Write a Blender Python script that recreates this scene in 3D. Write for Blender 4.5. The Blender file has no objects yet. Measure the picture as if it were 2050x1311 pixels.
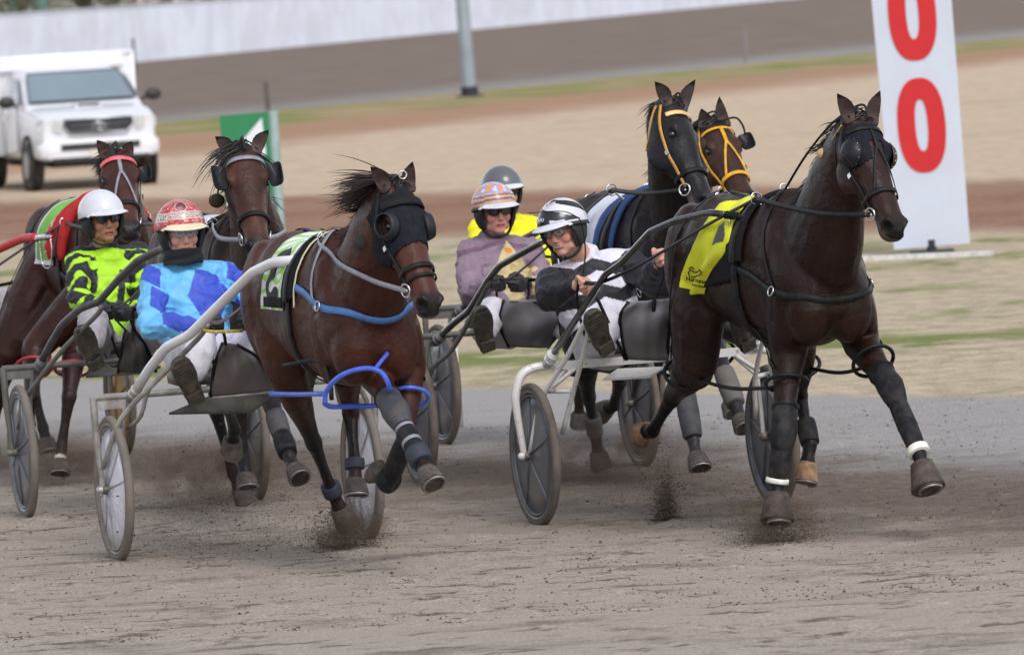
import bpy, bmesh, math, random
import numpy as np
from mathutils import Vector as V, Matrix, noise
from mathutils.bvhtree import BVHTree
random.seed(7)
SC = bpy.context.scene
COL = SC.collection
# ------------------------------------------------------------------ camera
ROLL = math.radians(3.4); PITCH = math.radians(2.785); FPX = 14760.0; CH = 2.74
CX, CY = 1025.0, 655.5
CR, SR = math.cos(ROLL), math.sin(ROLL)
FWD = V((0, math.cos(PITCH), -math.sin(PITCH)))
R0 = V((1, 0, 0)); U0 = V((0, math.sin(PITCH), math.cos(PITCH)))
CAMP = V((0, 0, CH))
cam = bpy.data.cameras.new("camera")
camo = bpy.data.objects.new("camera", cam)
COL.objects.link(camo)
cr_ = R0 * CR - U0 * SR; cu_ = R0 * SR + U0 * CR
M = Matrix.Identity(4)
for i in range(3):
    M[i][0] = cr_[i]; M[i][1] = cu_[i]; M[i][2] = -FWD[i]; M[i][3] = CAMP[i]
camo.matrix_world = M
cam.sensor_width = 36.0
cam.lens = 36.0 * FPX / 2050.0
cam.clip_start = 1.0; cam.clip_end = 3000.0
cam.dof.use_dof = True
cam.dof.focus_distance = 34.5
cam.dof.aperture_fstop = cam.lens / 36.0
SC.camera = camo
# ------------------------------------------------------------------ world, sun, exposure
wd = bpy.data.worlds.new("World"); SC.world = wd; wd.use_nodes = True
nt = wd.node_tree; bgn = nt.nodes["Background"]
sky = nt.nodes.new("ShaderNodeTexSky"); sky.sky_type = 'NISHITA'; sky.sun_disc = False
sky.sun_elevation = math.radians(48); sky.sun_rotation = math.radians(158)
sky.air_density = 1.0; sky.dust_density = 1.5; sky.ozone_density = 1.5
hsv = nt.nodes.new("ShaderNodeHueSaturation"); hsv.inputs['Saturation'].default_value = 0.30
nt.links.new(sky.outputs[0], hsv.inputs['Color'])
nt.links.new(hsv.outputs[0], bgn.inputs[0]); bgn.inputs[1].default_value = 0.135
sl = bpy.data.lights.new("sun", 'SUN'); sl.energy = 0.85; sl.angle = math.radians(24); sl.color = (1, 0.985, 0.96)
so = bpy.data.objects.new("sun", sl); COL.objects.link(so)
_az = math.radians(158); _el = math.radians(48)      # sky sun_rotation: clockwise from +Y
sd = V((math.sin(_az) * math.cos(_el), math.cos(_az) * math.cos(_el), math.sin(_el)))
so.rotation_euler = sd.to_track_quat('Z', 'Y').to_euler()
so.location = sd * 50
SC.view_settings.view_transform = 'Standard'; SC.view_settings.look = 'None'
SC.view_settings.exposure = 0.74; SC.view_settings.gamma = 1.0
SC.cycles.use_denoising = True
SC.cycles.max_bounces = 6

# ------------------------------------------------------------------ pixel <-> world
def ray(px, py):
    X, Y = px - CX, py - CY
    u = X * CR - Y * SR; v = X * SR + Y * CR
    return (FWD * FPX + R0 * u - U0 * v).normalized()
def G(px, py, z=0.0):
    d = ray(px, py); t = (z - CH) / d.z
    return V((d.x * t, d.y * t, z))
class Frame:
    def __init__(s, x, y, phi, th=None):
        s.o = V((x, y, 0)); s.phi = phi
        s.h = V((math.cos(phi), math.sin(phi), 0)); s.l = V((-math.sin(phi), math.cos(phi), 0))
        s.th = th
    def w(s, p):
        return s.o + s.h * p[0] + s.l * p[1] + V((0, 0, p[2]))
    def loc(s, wv):
        q = wv - s.o
        return V((q.dot(s.h), q.dot(s.l), q.z))
    def ldir(s, d):
        return V((d.dot(s.h), d.dot(s.l), d.z))
    def P(s, px, py, X):
        d = ray(px, py); a = s.o + s.h * X
        t = (a - CAMP).dot(s.h) / d.dot(s.h)
        return s.loc(CAMP + d * t)
    def vv(s, right, toward, up):           # direction given as seen from the camera
        return s.ldir(V((right, -toward, up))).normalized()
    def hit(s, bvh, px, py):
        o = s.loc(CAMP); d = s.ldir(ray(px, py))
        co, no, i, dist = bvh.ray_cast(o, d)
        return (co, no) if co is not None else None
def rig(px, py, th):
    g = G(px, py)
    return Frame(g.x, g.y, math.radians(th - 90), th)
def rig_rel(r, lat, back, th):
    p = r.o - r.h * back + r.l * lat
    return Frame(p.x, p.y, math.radians(th - 90), th)
WORLD = Frame(0, 0, 0)

# ------------------------------------------------------------------ colour / material helpers
def lin(c):
    c = c / 255.0
    return c / 12.92 if c <= 0.04045 else ((c + 0.055) / 1.055) ** 2.4
def rgb(r, g, b): return (lin(r), lin(g), lin(b))
MATS = {}
def mat(name, color, rough=0.6, metal=0.0, var=0.15, vscale=8.0, bump=0.0, bscale=60.0, stretch=(1, 1, 1),
        dirt=None, dirt_amt=0.5, dscale=14.0, attr=False, spec=0.5, coat=0.0, alpha=None, sheen=0.0, dz=None, dlo=0.45, dhi=0.6):
    if name in MATS: return MATS[name]
    m = bpy.data.materials.new(name); m.use_nodes = True
    n = m.node_tree.nodes; l = m.node_tree.links
    b = n["Principled BSDF"]
    b.inputs['Roughness'].default_value = rough; b.inputs['Metallic'].default_value = metal
    b.inputs['Specular IOR Level'].default_value = spec
    b.inputs['Coat Weight'].default_value = coat
    b.inputs['Sheen Weight'].default_value = sheen
    tc = n.new("ShaderNodeTexCoord"); mp = n.new("ShaderNodeMapping"); mp.inputs['Scale'].default_value = stretch
    l.new(tc.outputs['Object'], mp.inputs['Vector'])
    nz = n.new("ShaderNodeTexNoise"); nz.inputs['Scale'].default_value = vscale; nz.inputs['Detail'].default_value = 6
    l.new(mp.outputs[0], nz.inputs['Vector'])
    if attr:
        a = n.new("ShaderNodeAttribute"); a.attribute_name = 'col'; src = a.outputs['Color']
    else:
        a = n.new("ShaderNodeRGB"); a.outputs[0].default_value = (*color, 1); src = a.outputs[0]
    mr = n.new("ShaderNodeMapRange"); mr.inputs[1].default_value = 0.3; mr.inputs[2].default_value = 0.7
    mr.inputs[3].default_value = 1 - var; mr.inputs[4].default_value = 1 + var
    l.new(nz.outputs[0], mr.inputs[0])
    mu = n.new("ShaderNodeVectorMath"); mu.operation = 'SCALE'
    l.new(src, mu.inputs[0]); l.new(mr.outputs[0], mu.inputs['Scale'])
    out = mu.outputs[0]
    if dirt is not None:
        nd = n.new("ShaderNodeTexNoise"); nd.inputs['Scale'].default_value = dscale; nd.inputs['Detail'].default_value = 8
        nd.inputs['Roughness'].default_value = 0.7
        l.new(tc.outputs['Object'], nd.inputs['Vector'])
        m2 = n.new("ShaderNodeMapRange"); m2.inputs[1].default_value = dlo; m2.inputs[2].default_value = dhi
        m2.inputs[3].default_value = 0; m2.inputs[4].default_value = dirt_amt
        l.new(nd.outputs[0], m2.inputs[0])
        mx = n.new("ShaderNodeMix"); mx.data_type = 'RGBA'
        l.new(m2.outputs[0], mx.inputs[0]); l.new(out, mx.inputs[6]); mx.inputs[7].default_value = (*dirt, 1)
        out = mx.outputs[2]
    l.new(out, b.inputs['Base Color'])
    if bump > 0:
        nb = n.new("ShaderNodeTexNoise"); nb.inputs['Scale'].default_value = bscale; nb.inputs['Detail'].default_value = 5
        l.new(mp.outputs[0], nb.inputs['Vector'])
        bp = n.new("ShaderNodeBump"); bp.inputs['Strength'].default_value = bump; bp.inputs['Distance'].default_value = 0.01
        l.new(nb.outputs[0], bp.inputs['Height']); l.new(bp.outputs[0], b.inputs['Normal'])
    if alpha is not None:
        b.inputs['Alpha'].default_value = alpha
    MATS[name] = m
    return m

# ------------------------------------------------------------------ mesh builder
def perp(t):
    a = V((0, 0, 1)) if abs(t.z) < 0.9 else V((1, 0, 0))
    return t.cross(a).normalized()
def smooth_path(pts, sub=6, closed=False):
    pts = [V(p) for p in pts]; n = len(pts)
    if n < 3: return pts
    out = []
    rng = range(n if closed else n - 1)
    for i in rng:
        if closed: p0, p1, p2, p3 = pts[i - 1], pts[i], pts[(i + 1) % n], pts[(i + 2) % n]
        else:
            p1, p2 = pts[i], pts[i + 1]
            p0 = pts[i - 1] if i > 0 else p1 * 2 - p2
            p3 = pts[i + 2] if i + 2 < n else p2 * 2 - p1
        for k in range(sub):
            t = k / sub
            out.append(0.5 * ((2 * p1) + (p2 - p0) * t + (2 * p0 - 5 * p1 + 4 * p2 - p3) * t * t + (3 * p1 - p0 - 3 * p2 + p3) * t ** 3))
    if not closed: out.append(pts[-1])
    return out
class MB:
    def __init__(s): s.v = []; s.f = []; s.c = []
    def add(s, vs, fs, col=None):
        b = len(s.v); s.v += [V(p) for p in vs]; s.f += [tuple(i + b for i in f) for f in fs]
        if col is not None or s.c:
            while len(s.c) < b: s.c.append((0.5, 0.5, 0.5))
            s.c += [col or (0.5, 0.5, 0.5)] * len(vs)
        return s
    def rings(s, rings, closed=False, caps=True, col=None):
        n = len(rings[0]); vs = [p for r in rings for p in r]; fs = []
        m = len(rings)
        for i in range(m if closed else m - 1):
            j = (i + 1) % m
            for k in range(n):
                fs.append((i * n + k, i * n + (k + 1) % n, j * n + (k + 1) % n, j * n + k))
        if caps and not closed:
            fs.append(tuple(range(n))[::-1]); fs.append(tuple((m - 1) * n + k for k in range(n)))
        return s.add(vs, fs, col)
    def loft(s, secs, n=20, p=2.0, col=None):        # secs: (center, axisA, axisB, ra, rb)
        rs = []
        for c, a, b, ra, rb in secs:
            r = []
            for k in range(n):
                t = 2 * math.pi * k / n; ct, st = math.cos(t), math.sin(t)
                if p != 2.0:
                    ct = math.copysign(abs(ct) ** (2 / p), ct); st = math.copysign(abs(st) ** (2 / p), st)
                r.append(V(c) + V(a) * (ra * ct) + V(b) * (rb * st))
            rs.append(r)
        return s.rings(rs, col=col)
    def tube(s, pts, r, n=8, closed=False, sub=0, col=None, flat=1.0):
        pts = [V(p) for p in pts]
        if sub: 
            if isinstance(r, (list, tuple)):
                m = len(pts); rr = []
                for i in range(m - 1):
                    for k in range(sub): rr.append(r[i] + (r[i + 1] - r[i]) * k / sub)
                rr.append(r[-1]); r = rr
            pts = smooth_path(pts, sub, closed)
        m = len(pts); rs = []
        t0 = (pts[1] - pts[0]).normalized(); a = perp(t0)
        for i, p in enumerate(pts):
            if closed: t = (pts[(i + 1) % m] - pts[i - 1])
            else: t = pts[min(i + 1, m - 1)] - pts[max(i - 1, 0)]
            if t.length < 1e-9: t = t0
            t.normalize()
            a = a - t * a.dot(t)
            if a.length < 1e-6: a = perp(t)
            a.normalize(); b = t.cross(a)
            ra = r[i] if isinstance(r, (list, tuple)) else r
            rs.append([p + a * (ra * math.cos(2 * math.pi * k / n)) + b * (ra * flat * math.sin(2 * math.pi * k / n)) for k in range(n)])
        return s.rings(rs, closed=closed, col=col)
    def cap(s, p0, p1, r0, r1, n=14, col=None):      # rounded tapered capsule
        p0, p1 = V(p0), V(p1); t = (p1 - p0)
        L = t.length; t = t / L if L > 1e-6 else V((0, 0, 1)); a = perp(t); b = t.cross(a); rs = []
        for j in range(5):
            th = math.pi / 2 * (1 - j / 4) * 0.97; rs.append((p0 - t * r0 * math.sin(th), r0 * math.cos(th)))
        for j in range(5):
            th = math.pi / 2 * (j / 4) * 0.97; rs.append((p1 + t * r1 * math.sin(th), r1 * math.cos(th)))
        return s.rings([[c + a * (r * math.cos(2 * math.pi * k / n)) + b * (r * math.sin(2 * math.pi * k / n)) for k in range(n)] for c, r in rs], col=col)
    def ell(s, c, r, ax=None, n=16, m=10, col=None):
        c = V(c); X, Y, Z = ax or (V((1, 0, 0)), V((0, 1, 0)), V((0, 0, 1)))
        if not isinstance(r, (tuple, list)): r = (r, r, r)
        rs = []
        for j in range(m + 1):
            th = math.pi * (j / m) * 0.98 + 0.01 * math.pi
            rs.append([c + X * (r[0] * math.sin(th) * math.cos(2 * math.pi * k / n)) + Y * (r[1] * math.sin(th) * math.sin(2 * math.pi * k / n)) + Z * (r[2] * math.cos(th)) for k in range(n)])
        return s.rings(rs, col=col)
    def box(s, c, sz, ax=None, col=None):
        c = V(c); X, Y, Z = ax or (V((1, 0, 0)), V((0, 1, 0)), V((0, 0, 1)))
        vs = [c + X * (sz[0] / 2 * i) + Y * (sz[1] / 2 * j) + Z * (sz[2] / 2 * k) for i in (-1, 1) for j in (-1, 1) for k in (-1, 1)]
        return s.add(vs, [(0, 1, 3, 2), (4, 6, 7, 5), (0, 4, 5, 1), (2, 3, 7, 6), (0, 2, 6, 4), (1, 5, 7, 3)], col)
    def hexa(s, b, t, col=None):                     # 4 bottom pts, 4 top pts
        return s.add(list(b) + list(t), [(3, 2, 1, 0), (4, 5, 6, 7), (0, 1, 5, 4), (1, 2, 6, 5), (2, 3, 7, 6), (3, 0, 4, 7)], col)
    def prism(s, poly, d, col=None):                 # poly of points, extruded by vector d
        n = len(poly); d = V(d)
        return s.add([V(p) for p in poly] + [V(p) + d for p in poly],
                     [tuple(range(n))[::-1], tuple(range(n, 2 * n))] + [(k, (k + 1) % n, n + (k + 1) % n, n + k) for k in range(n)], col)
    def torus(s, c, nrm, R, r, n=24, m=8, col=None, ax=None, sx=1.0):
        nrm = V(nrm).normalized(); a = V(ax).normalized() if ax else perp(nrm); b = nrm.cross(a)
        return s.tube([V(c) + a * (R * sx * math.cos(2 * math.pi * k / n)) + b * (R * math.sin(2 * math.pi * k / n)) for k in range(n)], r, m, closed=True, col=col)
    def grid(s, fn, nu, nv, thick=0.006, colf=None): # fn(u,v)->point ; closed thin sheet
        pts = [[V(fn(i / nu, j / nv)) for j in range(nv + 1)] for i in range(nu + 1)]
        nr = []
        for i in range(nu + 1):
            row = []
            for j in range(nv + 1):
                du = pts[min(i + 1, nu)][j] - pts[max(i - 1, 0)][j]; dv = pts[i][min(j + 1, nv)] - pts[i][max(j - 1, 0)]
                q = du.cross(dv); row.append(q.normalized() if q.length > 1e-9 else V((0, 0, 1)))
            nr.append(row)
        W = nv + 1; N = (nu + 1) * W; b = len(s.v)
        vs = [pts[i][j] for i in range(nu + 1) for j in range(W)] + [pts[i][j] - nr[i][j] * thick for i in range(nu + 1) for j in range(W)]
        fs = []
        for i in range(nu):
            for j in range(nv):
                q = (i * W + j, (i + 1) * W + j, (i + 1) * W + j + 1, i * W + j + 1)
                fs.append(q); fs.append(tuple(N + k for k in q[::-1]))
        for i in range(nu):
            fs.append((i * W, N + i * W, N + (i + 1) * W, (i + 1) * W))
            fs.append((i * W + nv, (i + 1) * W + nv, N + (i + 1) * W + nv, N + i * W + nv))
        for j in range(nv):
            fs.append((j, j + 1, N + j + 1, N + j))
            fs.append((nu * W + j, N + nu * W + j, N + nu * W + j + 1, nu * W + j + 1))
        s.add(vs, fs, (1, 1, 1) if colf else None)
        if colf:
            cs = [colf(i / nu, j / nv) for i in range(nu + 1) for j in range(W)]
            s.c[b:] = cs + cs
        return s

class Thing:
    def __init__(s, fr, name, o, label, cat, group=None, kind=None):
        s.fr = fr; s.o = V(o)
        e = bpy.data.objects.new(name, None); COL.objects.link(e)
        e.location = fr.w(s.o); e.rotation_euler = (0, 0, fr.phi); e.empty_display_size = 0.2
        e['label'] = label; e['category'] = cat
        if group: e['group'] = group
        if kind: e['kind'] = kind
        s.e = e
    def part(s, name, mb, m, parent=None, smooth=True, label=None, colf=None, flat_angle=None):
        if len(mb.v) == 0: return None
        me = bpy.data.meshes.new(name)
        me.from_pydata([tuple(p - s.o) for p in mb.v], [], mb.f)
        fin(me, mb, m, smooth, colf, flat_angle)
        o = bpy.data.objects.new(name, me); COL.objects.link(o)
        o.parent = parent or s.e
        if label: o['label'] = label
        return o
def fin(me, mb, m, smooth, colf=None, flat_angle=None):
    me.validate(); 
    bm = bmesh.new(); bm.from_mesh(me)
    if flat_angle is not None or not smooth or len(bm.faces) < 60000:
        bmesh.ops.recalc_face_normals(bm, faces=bm.faces)
    bm.to_mesh(me); bm.free()
    if m is not None:
        for x in (m if isinstance(m, (list, tuple)) else [m]): me.materials.append(x)
    for p in me.polygons: p.use_smooth = smooth
    if smooth and flat_angle is not None:
        me.set_sharp_from_angle(angle=math.radians(flat_angle))
    cs = None
    if mb.c: cs = mb.c
    if colf: cs = [colf(p) for p in mb.v]
    if cs and len(cs) == len(me.vertices):
        at = me.color_attributes.new(name='col', type='FLOAT_COLOR', domain='POINT')
        arr = np.ones((len(cs), 4), dtype=np.float32); arr[:, :3] = np.array(cs, dtype=np.float32)[:, :3]
        at.data.foreach_set('color', arr.ravel())
def solo(fr, name, mb, m, label=None, cat=None, group=None, kind=None, o=(0, 0, 0), smooth=True, flat_angle=None, colf=None):
    o = V(o); me = bpy.data.meshes.new(name)
    me.from_pydata([tuple(p - o) for p in mb.v], [], mb.f); fin(me, mb, m, smooth, colf, flat_angle)
    ob = bpy.data.objects.new(name, me); COL.objects.link(ob)
    ob.location = fr.w(o); ob.rotation_euler = (0, 0, fr.phi)
    if label: ob['label'] = label
    if cat: ob['category'] = cat
    if group: ob['group'] = group
    if kind: ob['kind'] = kind
    return ob
def remesh(mb, voxel, smooth=4, factor=0.5):
    me = bpy.data.meshes.new("tmp"); me.from_pydata([tuple(p) for p in mb.v], [], mb.f); me.update()
    bm = bmesh.new(); bm.from_mesh(me); bmesh.ops.recalc_face_normals(bm, faces=bm.faces); bm.to_mesh(me); bm.free()
    ob = bpy.data.objects.new("tmp", me); COL.objects.link(ob)
    r = ob.modifiers.new("r", 'REMESH'); r.mode = 'VOXEL'; r.voxel_size = voxel; r.adaptivity = 0
    if smooth:
        q = ob.modifiers.new("s", 'SMOOTH'); q.factor = factor; q.iterations = smooth
    dg = bpy.context.evaluated_depsgraph_get(); dg.update()
    ev = ob.evaluated_get(dg); m2 = ev.to_mesh()
    out = MB(); out.v = [v.co.copy() for v in m2.vertices]; out.f = [tuple(p.vertices) for p in m2.polygons]
    ev.to_mesh_clear(); bpy.data.objects.remove(ob); bpy.data.meshes.remove(me)
    return out
def bvh_of(mb): return BVHTree.FromPolygons([tuple(p) for p in mb.v], mb.f)
def ribbon(mb, pts, nrms, width, thick=0.004, closed=False, col=None):
    m = len(pts); rs = []
    for i in range(m):
        t = (pts[(i + 1) % m] - pts[i - 1]) if closed else (pts[min(i + 1, m - 1)] - pts[max(i - 1, 0)])
        if t.length < 1e-9: t = V((0, 0, 1))
        n = nrms[i].normalized(); sd_ = t.normalized().cross(n)
        if sd_.length < 1e-6: sd_ = perp(n)
        sd_.normalize()
        w = width[i] if isinstance(width, (list, tuple)) else width
        rs.append([pts[i] - sd_ * w / 2, pts[i] - sd_ * w / 2 * 0.9 + n * thick, pts[i] + sd_ * w / 2 * 0.9 + n * thick, pts[i] + sd_ * w / 2])
    return mb.rings(rs, closed=closed, col=col)
def crisp(pts, k=.16):
    pts = [V(p) for p in pts]; out = [pts[0]]
    for i in range(1, len(pts) - 1):
        a, b, c = pts[i - 1], pts[i], pts[i + 1]; d1 = min(.035, (b - a).length * .3); d2 = min(.035, (c - b).length * .3)
        p, q = b + (a - b).normalized() * d1, b + (c - b).normalized() * d2
        for t in (0, .25, .5, .75, 1): out.append(p * (1 - t) ** 2 + b * 2 * t * (1 - t) + q * t * t)
    return out + [pts[-1]]
def smooth_n(ns, it=2, closed=False):
    for _ in range(it):
        ns = [(ns[i] + ns[(i + 1) % len(ns)] + ns[i - 1]) if (closed or 0 < i < len(ns) - 1) else ns[i] for i in range(len(ns))]
        ns = [q.normalized() for q in ns]
    return ns
def strap(mb, bvh, guides, width, off=0.004, thick=0.004, sub=6, closed=False, maxd=0.12, col=None):
    pts, ns = [], []
    for p in smooth_path(guides, sub, closed):
        co, no, i, d = bvh.find_nearest(p)
        if co is None or d > maxd: pts.append(p); ns.append(no or V((0, 0, 1)))
        else: pts.append(co + no * off); ns.append(no)
    ns = smooth_n(ns, 3, closed)
    for _ in range(1):
        pts = [(pts[i] * 2 + pts[i - 1] + pts[(i + 1) % len(pts)]) / 4 if (closed or 0 < i < len(pts) - 1) else pts[i] for i in range(len(pts))]
    return ribbon(mb, pts, ns, width, thick, closed, col)
def loop_pts(bvh, c, a, b, R=0.7, a0=0, a1=360, n=40, off=0.004):
    pts, ns = [], []; full = abs(a1 - a0) >= 360
    for k in range(n if full else n + 1):
        t = math.radians(a0 + (a1 - a0) * k / n); d = a * math.cos(t) + b * math.sin(t)
        co, no, i, dist = bvh.ray_cast(V(c) + d * R, -d, R)
        if co is None:
            if pts: co, no = pts[-1], ns[-1]
            else: continue
            pts.append(co); ns.append(no)
        else: pts.append(co + no * off); ns.append(no)
    return pts, smooth_n(ns, 2, full), full
def loop(mb, bvh, c, a, b, width, R=0.7, a0=0, a1=360, n=40, off=0.004, thick=0.004, col=None):
    pts, ns, full = loop_pts(bvh, c, a, b, R, a0, a1, n, off)
    return ribbon(mb, pts, ns, width, thick, full, col)
def pstrap(mb, fr, bvh, pix, width, off=0.005, thick=0.004, sub=5, X=None, col=None, round_=False):
    """strap following the surface through points seen at the given picture positions"""
    pts, ns = [], []; last = None
    pp = smooth_path([V((a[0], a[1], a[2] if len(a) > 2 else -99)) for a in pix], sub) if len(pix) > 2 else [V((a[0], a[1], a[2] if len(a) > 2 else -99)) for a in pix]
    if len(pix) == 2:
        pp = [pp[0].lerp(pp[1], k / 8) for k in range(9)]
    for q in pp:
        h = fr.hit(bvh, q.x, q.y)
        if h is not None and (last is None or abs(h[0].x - last) < 0.3):
            co, no = h; pts.append(co + no * off); ns.append(no); last = co.x
        elif last is not None or q.z > -50 or X is not None:
            x = q.z if q.z > -50 else (last if last is not None else X)
            p = fr.P(q.x, q.y, x)
            co, no, i, d = bvh.find_nearest(p)
            if co is not None and d < 0.06: pts.append(co + no * off); ns.append(no)
            else: pts.append(p); ns.append(ns[-1] if ns else V((1, 0, 0)))
    if len(pts) < 2: return mb
    for _ in range(2):
        pts = [(pts[i] * 2 + pts[i - 1] + pts[i + 1]) / 4 if 0 < i < len(pts) - 1 else pts[i] for i in range(len(pts))]
    if round_: return mb.tube([p + n * width / 2 for p, n in zip(pts, ns)], width / 2, 8, col=col)
    return ribbon(mb, pts, smooth_n(ns, 3), width, thick, False, col)
# ------------------------------------------------------------------ ground
def line(p, q):
    a, b = G(*p), G(*q); d = (b - a).normalized(); n = V((-d.y, d.x, 0))
    if n.y < 0: n = -n                       # distance grows away from the camera
    return n, n.dot(a)
LN = dict(dark=line((0, 905), (2050, 1010)), gravel=line((340, 872), (2050, 936)), grass=line((340, 764), (2050, 800)),
          dirt0=line((0, 484), (2050, 458)), dirt1=line((0, 404), (2050, 362)), ridge=line((330, 284), (2050, 98)), green=line((330, 262), (2050, 86)),
          road=line((310, 246), (2050, 74)), bank=line((310, 237), (2050, 61)), wall=line((250, 127), (1570, 0)))
def ground_mat():
    m = bpy.data.materials.new("ground_surface"); m.use_nodes = True; n = m.node_tree.nodes; l = m.node_tree.links; b = n["Principled BSDF"]
    b.inputs['Roughness'].default_value = .95; b.inputs['Specular IOR Level'].default_value = .15
    g = n.new("ShaderNodeNewGeometry")
    def math_(op, a, b_=None, c_=None):
        x = n.new("ShaderNodeMath"); x.operation = op
        for i, v in enumerate((a, b_, c_)):
            if v is None: continue
            if isinstance(v, (int, float)): x.inputs[i].default_value = v
            else: l.new(v, x.inputs[i])
        return x.outputs[0]
    def noise_(scale, detail=5, rough=.6, stretch=(1, 1, 1), dist=0, off=(0, 0, 0)):
        mp = n.new("ShaderNodeMapping"); mp.inputs['Scale'].default_value = stretch; mp.inputs['Location'].default_value = off; l.new(g.outputs['Position'], mp.inputs['Vector'])
        x = n.new("ShaderNodeTexNoise"); x.inputs['Scale'].default_value = scale; x.inputs['Detail'].default_value = detail; x.inputs['Roughness'].default_value = rough; x.inputs['Distortion'].default_value = dist
        l.new(mp.outputs[0], x.inputs['Vector']); return x.outputs[0]
    def ramp(v, a, b_, lo=0., hi=1.):
        x = n.new("ShaderNodeMapRange"); x.interpolation_type = 'SMOOTHSTEP'
        x.inputs[1].default_value = a; x.inputs[2].default_value = b_; x.inputs[3].default_value = lo; x.inputs[4].default_value = hi; l.new(v, x.inputs[0]); return x.outputs[0]
    def mixc(t, a, b_):
        x = n.new("ShaderNodeMix"); x.data_type = 'RGBA'
        if isinstance(t, float): x.inputs[0].default_value = t
        else: l.new(t, x.inputs[0])
        for i, v in ((6, a), (7, b_)):
            if isinstance(v, tuple): x.inputs[i].default_value = (*v, 1)
            else: l.new(v, x.inputs[i])
        return x.outputs[2]
    def dist(k, warp, amp):
        nn, c = LN[k]; v = n.new("ShaderNodeVectorMath"); v.operation = 'DOT_PRODUCT'; l.new(g.outputs['Position'], v.inputs[0]); v.inputs[1].default_value = nn
        d = math_('SUBTRACT', v.outputs['Value'], c); w = math_('MULTIPLY', math_('SUBTRACT', warp, .5), amp); return math_('ADD', d, w)
    wA = noise_(1.3, 6, .65); wB = noise_(.35, 6, .6); fine = noise_(60, 3, .6); mid = noise_(9, 6, .7); big = noise_(.7, 5, .6, off=(3, 8, 0)); gr = noise_(230, 2, .5)
    streak = noise_(2.0, 8, .72, (.5, .9, 1), .3, off=(11, 2, 0)); streak2 = noise_(8.5, 7, .7, (.30, .85, 1), .2, off=(5, 1, 0))
    # track: pale crusted sand, dark churned sand
    sand = mixc(ramp(fine, .3, .7), rgb(144, 133, 123), rgb(176, 164, 152)); sand = mixc(ramp(gr, .55, .75, 0, .5), sand, rgb(196, 187, 178))
    churn = mixc(ramp(fine, .3, .7), rgb(84, 73, 64), rgb(122, 110, 99))
    t1 = math_('MAXIMUM', ramp(streak, .52, .66, 0, .65), ramp(streak2, .55, .63, 0, .95))
    nearc = mixc(t1, sand, churn)
    dd = dist('dark', wA, 3.0); farc = mixc(ramp(streak2, .46, .62, .1, .8), mixc(ramp(mid, .35, .7), rgb(114, 103, 95), rgb(88, 77, 69)), churn)
    track = mixc(ramp(dd, -2.6, -.2, 0, .96), nearc, farc)
    grav = mixc(ramp(fine, .3, .7), rgb(142, 137, 136), rgb(170, 165, 164)); grav = mixc(ramp(streak, .5, .7, 0, .5), grav, rgb(138, 130, 126)); grav = mixc(ramp(streak2, .62, .7, 0, .6), grav, rgb(142, 110, 100))
    c = mixc(ramp(dist('gravel', wA, 3.0), -1.1, 1.0), track, grav)
    # grass near
    bl = math_('ADD', math_('MULTIPLY', noise_(38, 5, .75, (1, 1, 1)), .55), math_('MULTIPLY', noise_(4.5, 6, .75, (1, .6, 1), off=(3, 3, 0)), .45)); straw = mixc(ramp(bl, .36, .64), rgb(148, 132, 110), rgb(206, 190, 165))
    lawn = mixc(ramp(bl, .3, .7), rgb(92, 104, 54), rgb(136, 142, 84))
    gm = math_('ADD', ramp(noise_(.55, 7, .65, (.7, .5, 1), .5, off=(1.7, 4, 0)), .53, .66), ramp(noise_(2.6, 6, .7, (1, .6, 1)), .56, .74, 0, .5))
    LN['gb'] = line((340, 745), (2050, 675)); gbd = dist('gb', wA, 2.5); gb_ = math_('MULTIPLY', math_('MULTIPLY', ramp(gbd, -1.6, -.3), ramp(gbd, 1.6, .3)), ramp(noise_(1.1, 5, .6, (.8, .6, 1), off=(4, 4, 0)), .38, .52)); near_g = mixc(math_('MAXIMUM', gm, gb_), straw, lawn)
    c = mixc(ramp(dist('grass', wA, .8), -.25, .25), c, near_g)
    earth = mixc(ramp(mid, .3, .7), rgb(120, 84, 68), rgb(154, 116, 97)); earth = mixc(ramp(wB, .4, .6, 0, .4), earth, rgb(160, 134, 108))
    c = mixc(ramp(dist('dirt0', wA, 3.0), -1.2, 1.2), c, earth)
    dry = mixc(ramp(noise_(3, 7, .7), .3, .7), rgb(174, 152, 130), rgb(210, 190, 166)); dry = mixc(ramp(wB, .45, .7, 0, .5), dry, rgb(186, 162, 140)); dry = mixc(ramp(noise_(.25, 5, .6, off=(2, 2, 0)), .58, .68, 0, .3), dry, rgb(130, 126, 84))
    c = mixc(ramp(dist('dirt1', wA, 4.0), -1.5, 1.5), c, dry)
    c = mixc(ramp(dist('ridge', wB, 5.0), -7, -2, 0, .9), c, rgb(158, 122, 98)); 
    fr_ = mixc(ramp(noise_(.3, 5, .6, off=(7, 1, 0)), .42, .6), rgb(164, 142, 112), rgb(112, 124, 58)); c = mixc(ramp(dist('green', wB, 4.0), -5, 0), c, fr_)
    rd = mixc(ramp(wB, .3, .7), rgb(136, 133, 132), rgb(152, 150, 150)); c = mixc(ramp(dist('road', wB, 1.5), -1, 1), c, rd)
    bk = mixc(ramp(noise_(.5, 6, .7), .3, .7), rgb(108, 94, 85), rgb(134, 119, 108)); bk = mixc(ramp(noise_(.06, 4, .6, (1, 4, 1)), .4, .65, 0, .6), bk, rgb(114, 103, 95)); c = mixc(ramp(dist('bank', wB, 6), -4, 4), c, bk)
    l.new(c, b.inputs['Base Color'])
    h = math_('ADD', math_('MULTIPLY', mid, .6), math_('ADD', math_('MULTIPLY', fine, .3), math_('MULTIPLY', streak2, 1.2)))
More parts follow.
